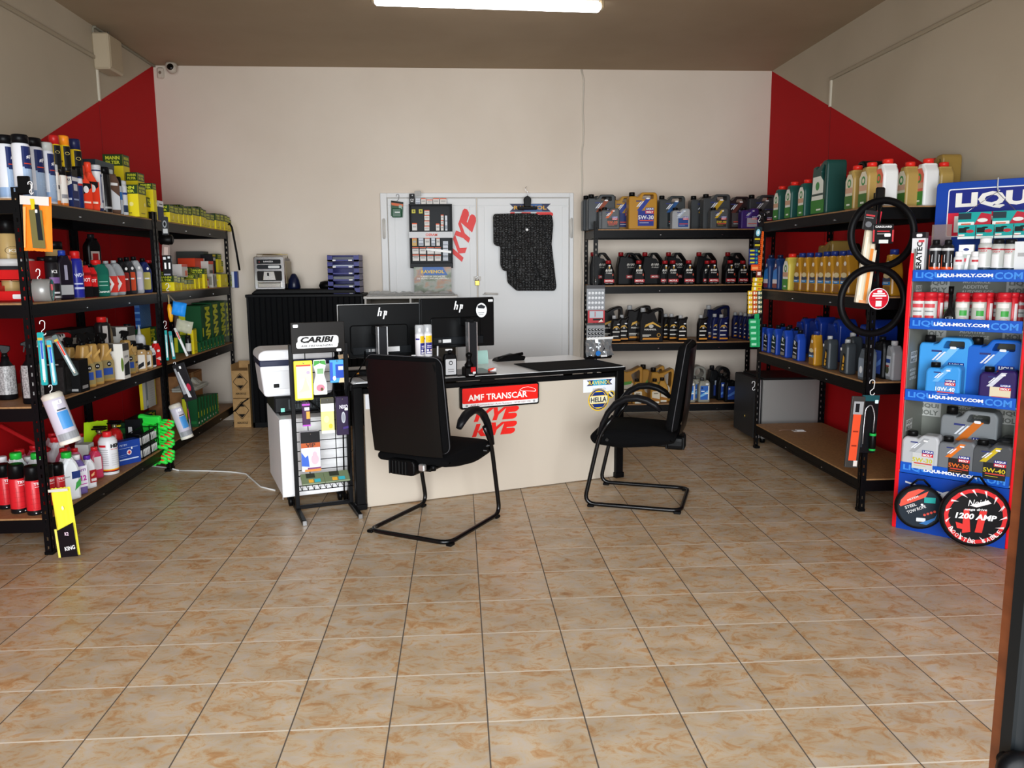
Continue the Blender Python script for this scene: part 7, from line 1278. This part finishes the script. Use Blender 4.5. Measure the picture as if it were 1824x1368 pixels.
S(lm1('#1a1c1e', '#222426', '#333333', ''), 1785, 772, 'black oil bottle behind the dark grey one', 3, .17)
# round bags in front
def bag(px, py, r, label, D, rz, v):
    u, z = SHOW.hit(px, py, v); z = max(z, r+.004); t = thing('round_bag', label, 'round bag', SHOW.w(u, v, z), rz)
    mb = MB(); mb.slab(circ(0, 0, r, n=40), -.028, .02, M('#0c0c0d', .5), .012); obj('bag_body', mb, t)
    mb = MB(); mb.tube([(-.05, 0, r*.94), (-.015, 0, r*1.22), (.015, 0, r*1.22), (.05, 0, r*.94)], .006, BLK, 6); obj('handle', mb, t)
    mb = MB(); mb.deco(D, r, r, ff_front(-.028)); obj('printed_face', mb, t); return t
bag(1637, 902, .127, 'smaller round black bag lettered STEEL TOW ROPE', [('o', 0, 0, .86, .86, '#1c2630'), ('p', [(-.82, .05), (.15, .82), (-.1, .85), (-.5, .68), (-.78, .3)], '#e0503c'), ('p', [(-.78, .0), (-.84, .1), (.3, .78), (.2, .5)], '#e0503c'), ('r', .15, .25, .6, .5, '#1a9a94'), ('t', 'STEEL', -.38, .06, .48, .13, '#e8e8e8', .45, 0, .01), ('t', 'TOW ROPE', -.14, -.08, .8, .14, '#e8e8e8', .45, 0, .01), ('t', 'PETEX', -.3, .42, .5, .08, '#f0dcd8', .5), ('rr', -.12, -.62, .25, -.45, .03, '#d8dce0')]+[('o', .2+.13*k, -.3+.06*k, .055, .055, '#d04a3c') for k in range(4)]+[('p', [(.0, -.7), (.6, -.4), (.7, -.2), (.62, -.5), (.3, -.75)], '#2a6aa8'), ('rr', .02, .12, .12, .2, .02, '#eeeeee')], math.radians(-22), -.09)
CB_ = [('o', 0, 0, .88, .88, '#d42a2c'), ('o', 0, 0, .76, .76, '#141416')]
random.seed(4)
for k in range(16):
    a = k*.42+.3; r0 = .62+.1*random.random(); CB_.append(('p', [(math.cos(a)*r0, math.sin(a)*r0), (math.cos(a+.12)*.86, math.sin(a+.12)*.86), (math.cos(a+.2)*.84, math.sin(a+.2)*.84)], '#e6d8d8'))
CB_ += [('p', [(-.35, .2), (-.2, .25), (-.12, -.5), (-.35, -.55)], '#d8342f'), ('p', [(.1, .2), (.3, .2), (.2, -.5), (.0, -.5)], '#d8342f'), ('p', [(-.55, -.2), (-.2, -.3), (-.2, -.45), (-.5, -.4)], '#d8342f'), ('p', [(-.2, .35), (.3, .55), (.4, .45), (.0, .3)], '#e8e0e0'),
  ('t', 'AoiD' if False else 'Noid', 0, .45, .5, .2, '#f2f2f2', .1, .3, .0), ('t', 'mega drive', -.02, .22, .62, .1, '#f2f2f2', .03, .2, .02), ('t', '1200 AMP', .0, .0, 1.15, .19, '#f2f2f2', -.03, .15, .04)]
for i, ch in enumerate('BOOSTER CABLE'):
    if ch == ' ': continue
    a = math.radians(212+i*9.6); CB_.append(('t', ch, .79*math.cos(a), .79*math.sin(a), .09, .13, '#f4f4f4', a+PI/2, 0, .0))
bag(1735, 917, .173, 'larger round bag lettered 1200 AMP BOOSTER CABLE', CB_, math.radians(-20), -.12)
# ------------------------------------------------------------------ goods hanging on the rack posts (facing the door)
def card(name, Y_, px0, py0, px1, py1, body, decs, label, cat='card', th=.01, rot=0., group=None, rnd=.006, mat=None, pouch=None, soft=0):
    f = Frame((0, Y_), 0); (a, z1), (b, z0) = f.hit(px0, py0, 0), f.hit(px1, py1, 0); w, h = b-a, z1-z0
    t = thing(name, label, cat, ((a+b)/2, Y_, z1), 0, group); t.rotation_euler = (0, rot, 0)
    mb = MB(); mb.slab(rrect(-w/2, -h, w/2, 0, min(rnd, w*.3)), -th/2, th/2, mat or M(body, .3), min(.002, th*.3))
    if soft: mb = crumple(w, h, M(body, .75), .009, 12, 14, th*.45, soft); mb.v = [(x*(1+.0*z), y+th*.35, z-h) for x, y, z in mb.v]
    obj('package', mb, t)
    if decs: mb = MB(); mb.deco(decs, w, h, lambda x, z, e: (x, -th/2-e, z-h)); obj('print', mb, t)
    if pouch: x0, z0_, x1, z1_, c_, d_ = pouch; mb = MB(); mb.box(x0*w, -th/2-d_, z0_*h-h, x1*w, -th/2, z1_*h-h, M(c_, .25), .005); obj('pouch', mb, t)
    return t
def whook(px, py, Y_, label, s=1.): a, z = Frame((0, Y_), 0).hit(px, py, 0); return hook((a, Y_, z-.035), label, '#e8e8e8', s*.72, 0., 'white wire hooks on the rack posts')
YN = 4.27
whook(54, 333, YN, 'white hook above the orange cloth pack', 1.3); whook(68, 487, YN, 'white hook holding the duct tape roll', 1.2); whook(76, 585, YN, 'white hook above turquoise syringe packs, near post', 1.6)
card('cloth_pack', YN, 38, 350, 98, 447, '#f0801c', [('r', -.5, .84, .5, 1, '#cfcac4'), ('p', [(-.1, .05), (.35, .05), (.25, .75), (-.2, .75)], '#6a6238'), ('p', [(-.4, .05), (-.35, .05), (-.3, .8), (-.4, .8)], '#f8a860'), ('p', [(-.1, .75), (.05, .78), (.0, .95), (-.15, .95)], '#c8b81c'), ('p', [(.1, .2), (.28, .2), (.15, .85), (.0, .85)], '#1c2024'), ('rr', .02, .7, .1, .76, .02, '#eeeeee')], 'orange microfibre cloth in clear pack on near left post', 'cloth pack', .03, .06, rnd=.02, soft=31)
t = thing('tape_roll', 'grey duct tape roll with turquoise card on near left post', 'tape roll', tuple(Vector((Frame((0, YN), 0).hit(76, 517, 0)[0], YN, Frame((0, YN), 0).hit(76, 517, 0)[1]))), .3)
mb = MB(); mb.T = Matrix.Rotation(PI/2, 4, 'Y'); mb.lathe([(.04, -.04), (.058, -.04), (.058, .04), (.04, .04), (.04, -.04)], M('#8c8c8a', .35, .3), 28, caps=False); obj('roll', mb, t)
mb = MB(); mb.T = Matrix.Rotation(PI/2, 4, 'Y'); mb.lathe([(.04, .041), (.055, .045)], M('#1f8f8c', .3), 20, caps=False); mb.box(-.03, -.03, .04, .0, .0, .05, M('#c23a44', .3)); obj('tin_card', mb, t)
for i, (bx, rt, ds) in enumerate((((66, 592, 86, 686), 0, 'turquoise syringe blister pack hanging straight, nearest post'), ((83, 606, 99, 686), -.04, 'blue topped syringe blister pack beside the straight one'), ((92, 597, 108, 676), -.42, 'red topped syringe blister pack hanging tilted'))):
    card('syringe_pack', YN-.015*i, *bx, ['#1f9a9c', '#48a4b4', '#5a6a6a'][i], [('r', -.1, .1, .35, .8, '#c4d4e0'), ('r', -.05, .5, .3, .85, ['#3a62b8', '#2c62c8', '#d8402c'][i]), ('r', .0, .06, .25, .14, '#d8c8b8'), ('r', -.4, .85, .4, .9, '#b8a03c'), ('r', -.05, .18, .3, .3, '#e8e8ec')], ds, 'blister pack', .014, rt, 'syringe packs on the near left post')
def tubebag(Y_, px, py, px2, py2, label, wpx):
    f = Frame((0, Y_), 0); a, z = f.hit(px, py, 0); b, z2 = f.hit(px2, py2, 0); t = thing('tube_pack', label, 'tube pack', (a, Y_, z)); L_ = math.hypot(b-a, z-z2); t.rotation_euler = (0, math.atan2(-(b-a), z-z2)+0, 0); r = wpx
    mb = MB(); mb.lathe([(r*.9, -L_), (r, -L_+.01), (r, -.04), (r, 0)], M('#bdb9c6', .2), 18); obj('canister', mb, t)
    mb = MB(); mb.lathe([(r*1.05, -L_-.002), (r*1.05, -L_+.02)], M('#dcd8cc', .3), 18); obj('lid', mb, t); mb = MB(); mb.lathe([(r*.98, -.04), (r*1.02, .0), (r*.8, .012)], M('#d4cec0', .3, 0, 0, 0, .8), 18); obj('lid', mb, t)
    mb = MB(); mb.deco([('r', .0, -.75*L_/L_ if False else -.7, .55, -.35, '#3f86c4'), ('r', -.4, -.92, .7, -.78, '#8a8c90'), ('rr', .1, -.2, .4, -.12, .05, '#f4f4f4'), ('r', .05, -.33, .5, -.3, '#3a3c40')], r*2, L_, ff_cyl(r, .3)); obj('printed_label', mb, t)
whook(90, 690, YN, 'white hook above the clear canister on near left post'); tubebag(YN, 92, 704, 126, 788, 'clear canister with blue label hanging low on near left post', .052)
tubebag(6.1, 311, 722, 334, 780, 'clear canister with blue label hanging on middle left post', .045)
card('cloth_pack', YN+.0, 88, 870, 134, 990, '#e6de3a', [('r', -.5, 0, .5, .38, '#141014'), ('p', [(-.5, .38), (.5, .5), (.5, .38)], '#141014'), ('r', -.5, 0, -.38, .42, '#e0d860'), ('t', 'KING', .15, .13, .55, .06, '#e0e0e0', .15, .1), ('t', 'K2', .1, .34, .2, .05, '#e0c8d8'), ('r', -.5, .96, .5, 1, '#c9c6b8'), ('o', .1, .72, .06, .03, '#f4f0c0')], 'yellow cloth with black card hanging low on near left post', 'cloth pack', .03, -.06, rnd=.02, soft=32)
mb = MB(); mb.box(-.028, -.012, -.045, .028, .012, .045, BLK, .004); mb.tube([(.03, -.005, .01), (.04, -.01, -.0), (.036, -.01, -.05)], .003, WHT, 6); a, z = Frame((0, 4.30), 0).hit(43, 330, 0); o = obj('hanging_clip', mb); o.location = (a, 4.30, z); tag(o, 'black clip on top of the nearest left post', 'clip')
YM = 6.12
card('goggles_pack', YM, 287, 386, 301, 419, '#2a2c2e', [('o', 0, .6, .3, .2, '#8f9498'), ('o', 0, .6, .18, .12, '#17181a'), ('r', -.3, .1, .4, .35, '#b9bcbc')], 'scissors pack at the top of the middle left post', 'pack', .012, 0, 'small packs on the middle left post')
mb = MB(); mb.T = Matrix.Rotation(PI/2, 4, 'Y'); mb.lathe([(.02, -.05), (.036, -.04), (.036, .04), (.02, .05)], BLK, 16); a, z = Frame((0, YM), 0).hit(296, 427, 0); o = obj('black_roll', mb); o.location = (a, YM, z); tag(o, 'black rubber roll hanging on the middle left post', 'roll')
card('clear_pack', YM-.01, 289, 436, 304, 456, '#8a7a74', [('r', -.2, .1, .3, .8, '#b8a49c')], 'small clear pack between roll and black white pack', 'pack', .01, .1)
card('fuse_pack', YM-.02, 289, 455, 308, 492, '#141416', [('t', '1', -.2, .5, .2, .3, '#f0f0f0'), ('t', '1', .25, .5, .2, .3, '#f0f0f0'), ('r', -.4, .8, -.1, .92, '#d8dce0'), ('r', .1, .85, .35, .95, '#d8dce0'), ('r', -.4, .05, .3, .12, '#8a8c9a')], 'black pack printed with two white numerals', 'pack', .012)
whook(298, 510, YM, 'white hook above the blue sponge brush', 1.2); whook(294, 577, YM, 'white hook above turquoise packs on middle post', 1.2); whook(311, 648, YM, 'hook holding the wiper pack on middle post', 1.)
t = thing('brush', 'brush with yellow handle hanging on the middle left post', 'brush', (*[Frame((0, YM), 0).hit(300, 525, 0)[0]], YM, Frame((0, YM), 0).hit(300, 525, 0)[1]))
mb = MB(); mb.tube([(0, 0, 0), (0, 0, -.08)], .006, M('#8a7a5a', .4), 8); mb.tube([(0, 0, -.07), (.002, 0, -.1), (.006, 0, -.16), (.008, 0, -.2)], [.01, .017, .018, .01], M('#e0a01c', .35), 10); obj('handle', mb, t)
mb = MB(); mb.tube([(0, 0, .0), (.05, 0, -.06), (.075, 0, -.08)], .006, M('#6a6258', .4), 6); obj('strap', mb, t)
o = obj('sponge', crumple(.1, .1, M('#1f86dc', .5), .01, key=8, th=.025)); a, z = Frame((0, YM), 0).hit(318, 562, 0); o.location = (a, YM-.01, z); o.rotation_euler = (0, .2, 0); tag(o, 'bright blue sponge hanging beside the yellow handled brush', 'sponge')
o = obj('clear_bag', crumple(.12, .09, M('#b8b8a4', .2, 0, 0, 0, .7), .015, key=12, th=.02)); a, z = Frame((0, YM), 0).hit(326, 592, 0); o.location = (a, YM, z); o.rotation_euler = (0, .25, 0); tag(o, 'crumpled clear bag under the blue sponge', 'bag')
for i, (bx, rt, ds) in enumerate((((293, 588, 301, 642), 0, 'white and turquoise syringe pack hanging straight, middle post'), ((300, 590, 309, 640), -.08, 'turquoise syringe pack second on middle post'), ((309, 584, 317, 638), -.36, 'red topped syringe pack hanging tilted, middle post'))):
    card('syringe_pack', YM-.015*i, *bx, ['#2a9a98', '#2a8a8c', '#b9b9b4'][i], [('r', -.2, .1, .4, .85, '#dcdfe2'), ('r', -.1, .6, .35, .85, ['#8ab8c0', '#6a8a90', '#d8402c'][i])], ds, 'blister pack', .012, rt, 'syringe packs on the middle left post')
card('wiper_pack', YM, 306, 648, 333, 716, '#17171a', [('p', [(-.4, .2), (-.1, .2), (-.3, .9), (-.45, .9)], '#8a8c90'), ('p', [(-.1, .1), (.15, .08), (-.15, .8), (-.25, .8)], '#c9c9cc'), ('o', .2, .35, .16, .1, '#a81c38'), ('rr', -.0, .86, .15, .93, .03, '#f0f0f0')], 'black clear wrapped wiper pack hanging tilted on middle post', 'pack', .015, -.28)
card('pen_pack', YM-.01, 331, 716, 338, 775, '#1a1c24', [('r', -.3, .4, .3, .8, '#8a2c3c'), ('r', -.3, .1, .0, .5, '#9a9ca0')], 'slim dark pack behind the lower clear canister', 'pack', .01, -.1)
mb = MB(); mb.tube([(-2.205, 8.02, 1.955), (-2.19, 8.0, 1.97), (-2.17, 8.0, 1.93), (-2.14, 8.0, 1.7), (-2.12, 8.0, 1.52)], .012, BLK, 6, flat=.4); tag(obj('black_strap', mb), 'black strap hanging from the farthest left post', 'strap')
t = MB(); t.box(-.03, -.05, -.08, .03, 0, .08, M('#dfe2ea', .4), .002); t.box(.0, -.0515, -.081, .031, .0, .081, M('#24387c', .4)); o = obj('wall_box', t); a, z = Frame((0, 8.2), 0).hit(418, 498, 0); o.location = (a, 8.235, z); tag(o, 'small blue and white box fixed beside the ribbed cabinet', 'box')
# back rack left post: wheel nut cards
YB = 7.575
for i, (y0, y1, hd_) in enumerate(((508, 553, 0), (576, 612, 1))):
    D = [('r', -.5, .86 if not hd_ else .9, .5, 1, '#3c3a3c')]
    for r_ in range(4):
        for c_ in range(5): D += [('o', -.36+.18*c_, .12+.19*r_, .075, .055*(1 if not hd_ else 1.2), '#d8dade' if not hd_ else '#0c0c0e'), ('o', -.34+.18*c_, .135+.19*r_, .03, .025, '#f4f4f6')]  # small off-centre pale ovals are glints painted on the nut caps
    card('wheel_nut_card', YB, 1045, y0, 1077, y1, '#8f9296' if not hd_ else '#9a9c9e', D, ['blister card of chrome wheel nut caps on back rack post', 'blister card of black wheel nut caps on back rack post'][i], 'card', .012, 0, 'wheel nut cards on the back rack post')
card('repair_card', YB-.01, 1047, 553, 1077, 575, '#c02430', [('r', -.4, .4, .4, .95, '#b9c4cc'), ('r', -.2, .2, .4, .35, '#1c1c1e'), ('r', -.1, .5, -.05, .9, '#c84a50'), ('p', [(.1, .05), (.4, .1), (.3, .3)], '#e8dcd0')], 'red tyre repair card between two nut cap cards', 'card', .012)
mb = MB(); a, z = Frame((0, YB), 0).hit(1061, 508, 0); mb.tube([(a, YB, z+.07), (a, YB+.02, z+.08)], .003, CHROME, 5); mb.tube([(a, YB, z+.07), (a, YB, z)], .003, CHROME, 5); tag(obj('hook', mb), 'steel hook above the chrome nut cap card', 'hook')
# right rack far post: strips
YR = 6.42
whook(1352, 388, YR, 'dark hook above the hanging strips on right rack', 1.2)
card('air_freshener_card', YR, 1345, 404, 1357, 425, '#16282c', [('o', 0, .5, .3, .3, '#8fd0e0'), ('o', 0, .5, .15, .15, '#e8f4f8')], 'dark card with pale blue oval at top of strips', 'card', .01, .1)
for i in range(3): card('fuse_card', YR-.01, 1343, 422+i*11, 1354, 433+i*11, '#17181a', [('r', -.4, .5, .4, .8, '#c8b41c'), ('r', -.3, .1, .3, .3, '#3a3a3a')], ['black and yellow card at the top of the strip', 'middle black and yellow card of the strip', 'lowest black and yellow card of the strip'][i], 'card', .012, 0, 'fuse cards hanging on the right rack far post')
for i in range(4): card('fuse_card', YR-.03, 1334, 443+i*7, 1350, 450+i*7, '#1a2c6c', [('r', -.4, .3, .1, .7, '#c8c41c'), ('o', .3, .5, .12, .3, '#2a8a8c')], 'navy and yellow card, '+['topmost', 'second', 'third', 'lowest']    [i]+' of four in the strip', 'card', .012, 0, 'fuse cards hanging on the right rack far post')
card('orange_strip', YR+.01, 1351, 412, 1358, 482, '#e8601c', [('r', -.2, .05*k, .2, .05*k+.02, '#b03a14') for k in range(20)], 'long bright orange strip on right rack far post', 'strip', .01, .03); card('orange_card', YR-.02, 1338, 471, 1351, 482, '#e0501c', [('r', -.4, .2, .4, .6, '#f09a5a')], 'short orange card under the navy cards', 'card', .01)
card('bulb_card', YR-.01, 1347, 482, 1356, 494, '#7a2a1c', [('r', -.3, .3, .3, .8, '#e8d8d0')], 'little dark red card above the yellow sheets', 'card', .01)
for i in range(3): card('bulb_sheet', YR-.01, 1341-i, 494+i*8, 1358-i, 502+i*8, '#e0b81c', [('r', -.3, .2, -.1, .8, '#f0ecd8'), ('r', .1, .3, .4, .6, '#c8501c'), ('r', -.5, .85, .5, 1, '#8a6a14')], 'yellow bulb card, '+['top', 'middle', 'bottom'][i]+' of the narrow yellow strip', 'card', .012, 0, 'yellow bulb cards on the right rack far post')
for i in range(5):
    for j, c_ in enumerate(('#e0b01c', '#c8501c', '#4a5a4a')): card('bulb_sheet', YR-.03, 1332+j*8.5, 518+i*8.2, 1340+j*8.5, 526+i*8.2, c_, [('r', -.3, .2, .0, .8, '#f0ecd8'), ('o', .25, .5, .15, .25, '#f4e8b0')], ['yellow', 'orange', 'grey green'][j]+' bulb card, '+['first', 'second', 'third', 'fourth', 'fifth'][i]+' down in the hanging sheet', 'card', .01, 0, 'bulb cards in the wide hanging sheet')
for i in range(5): card('clip_pack', YR-.02, 1334+i*.6, 568+i*10, 1353, 578+i*10, '#1f9a5c', [('r', -.4, .3, .1, .7, '#9ad8b4'), ('r', .2, .0, .25, 1, '#14804a')], 'green pack, '+['first', 'second', 'third', 'fourth', 'lowest'][i]+' down in the green strip', 'pack', .02, 0, 'green packs in the hanging strip')
card('clip_pack', YR-.01, 1344, 558, 1352, 568, '#1f9a5c', [], 'small green tab at the top of green strip', 'pack', .012)
whook(1342, 688, 6.44, 'white empty hook above the grey mini fridge', 1.6)
# right rack near post: steering wheel covers and tools
YC = 4.6
def ring(px, py, r, Y_, label):
    a, z = Frame((0, Y_), 0).hit(px, py, 0); mb = MB(); mb.tube([(r*math.cos(q), .0, r*math.sin(q)) for q in [i*2*PI/48 for i in range(48)]], .021, M('#08080a', .45), 12, closed=True); o = obj('steering_wheel_cover', mb); o.location = (a, Y_, z); return tag(o, label, 'steering wheel cover', 'steering wheel covers on the right rack')
ring(1572, 416, .190, YC, 'black steering wheel cover, upper of two on right rack'); ring(1554, 536, .192, YC-.03, 'black steering wheel cover, lower one with red label')
card('cover_label', YC-.03, 1555, 399, 1590, 434, '#17171a', [('t', 'CARGUARD', 0, .86, .8, .1, '#e8e8e8'), ('r', -.3, .6, .3, .66, '#b03038'), ('r', -.3, .48, .2, .52, '#9a9a9a'), ('r', -.5, .1, -.42, .7, '#c03a40'), ('r', .42, .1, .5, .7, '#c03a40'), ('rr', .05, .35, .35, .52, .04, '#f0f0f0'), ('r', -.2, .02, .25, .2, '#d8dcd8')], 'black and red label card on the upper wheel cover', 'label card', .008)
t = thing('round_label', 'round red label card on the lower steering wheel cover', 'label card', (Frame((0, YC-.05), 0).hit(1563, 532, 0)[0], YC-.06, Frame((0, YC-.05), 0).hit(1563, 532, 0)[1]))
mb = MB(); mb.slab(circ(0, 0, .062, n=32), -.003, .003, M('#e8e4e4', .4), .001); obj('card', mb, t); mb = MB(); mb.tube([(0, .003, .055), (0, .02, .19)], .004, BLK, 6); obj('strap', mb, t); mb = MB(); mb.deco([('o', 0, 0, .058, '#c8182c'), ('r', -.04, .012, .045, .022, '#f0e4e4'), ('r', -.035, .026, .035, .033, '#f0e4e4'), ('r', -.02, .0, .02, .006, '#f0e4e4'), ('r', -.05, -.008, .05, -.006, '#5a0c14'), ('r', -.018, -.045, .018, -.012, '#e8e0e0'), ('rr', -.012, .036, .018, .05, .004, '#f4f4f4')], 1, 1, ff_front(-.003)); obj('print', mb, t)
card('gadget_card', YC-.02, 1541, 375, 1562, 410, '#232325', [('r', -.4, .7, .3, .78, '#c03a40'), ('r', -.4, .6, .2, .64, '#9a9a9a'), ('o', -.1, .28, .25, .15, '#6a6c70')], 'small black card with metal clip on right rack post', 'card', .012, .12)
card('red_tag', YC-.0, 1561, 376, 1570, 400, '#c83040', [], 'narrow red tag beside the small black card', 'tag', .006, .15)
card('squeegee_pack', YC+.03, 1542, 410, 1558, 540, '#e0d4bc', [('r', .0, .0, .25, .75, '#e08a3c'), ('r', -.4, .1, -.3, .9, '#f2ecdc'), ('r', -.1, .05, .0, .85, '#c9bca0'), ('r', -.3, .0, .3, .04, '#e0a070')], 'long cream and orange sponge pack behind wheel covers', 'pack', .025, .1)
mb = MB(); a, z = Frame((0, YC), 0).hit(1568, 346, 0); mb.box(a-.028, YC-.01, z-.06, a+.028, YC+.01, z+.04, M('#0c0c0e', .2), .008); mb.tube([(a, YC, z-.05), (a-.005, YC, z-.2), (a, YC, z-.32)], .01, M('#0c0c0e', .2), 8); tag(obj('cover_hanger', mb), 'glossy black hanger at the top of right rack post', 'hanger')
whook(1553, 694, 4.62, 'white hook above the screwdriver card', 2.)
card('tool_card', 4.62, 1536, 704, 1560, 806, '#101214', [('r', -.5, .9, .5, 1., '#1a4a50'), ('rr', .25, .86, .45, .92, .04, '#d8f0f4'), ('r', -.4, .1, -.3, .8, '#2c3036')], 'black tool card hanging low on the near right post', 'card', .012, .03)
t = thing('screwdriver', 'flexible screwdriver with green ringed black handle', 'screwdriver', (Frame((0, 4.59), 0).hit(1555, 785, 0)[0], 4.595, Frame((0, 4.59), 0).hit(1555, 785, 0)[1]))
mb = MB(); mb.lathe([(.012, -.06), (.019, -.05), (.019, .03), (.013, .05)], M('#0d0f0e', .35), 12); mb.lathe([(.0195, .03), (.0195, .045)], M('#1fae4a', .4), 12); mb.lathe([(.0185, -.062), (.0195, -.05)], M('#1fae4a', .4), 12); obj('handle', mb, t)
mb = MB(); mb.tube(fillet3([(0, 0, .05), (.005, 0, .16), (-.02, 0, .225), (-.055, 0, .2), (-.06, 0, .1), (-.062, 0, -.02)], .05), .004, M('#c9ccd0', .25, .8), 8); obj('flexible_shaft', mb, t)
card('clear_pack', 4.60, 1518, 706, 1534, 832, '#3a3836', [('r', -.3, .1, .3, .75, '#e0502c'), ('r', -.35, .75, .4, .93, '#9a9c9e'), ('r', -.2, .78, .1, .9, '#1c1c1e'), ('r', .1, .02, .4, .1, '#d8d0c8'), ('r', -.2, .3, .2, .32, '#8a2c1c'), ('r', -.2, .5, .2, .52, '#8a2c1c')], 'slim clear pack with orange red tool on near right post', 'pack', .016, .06)
finish_labels()
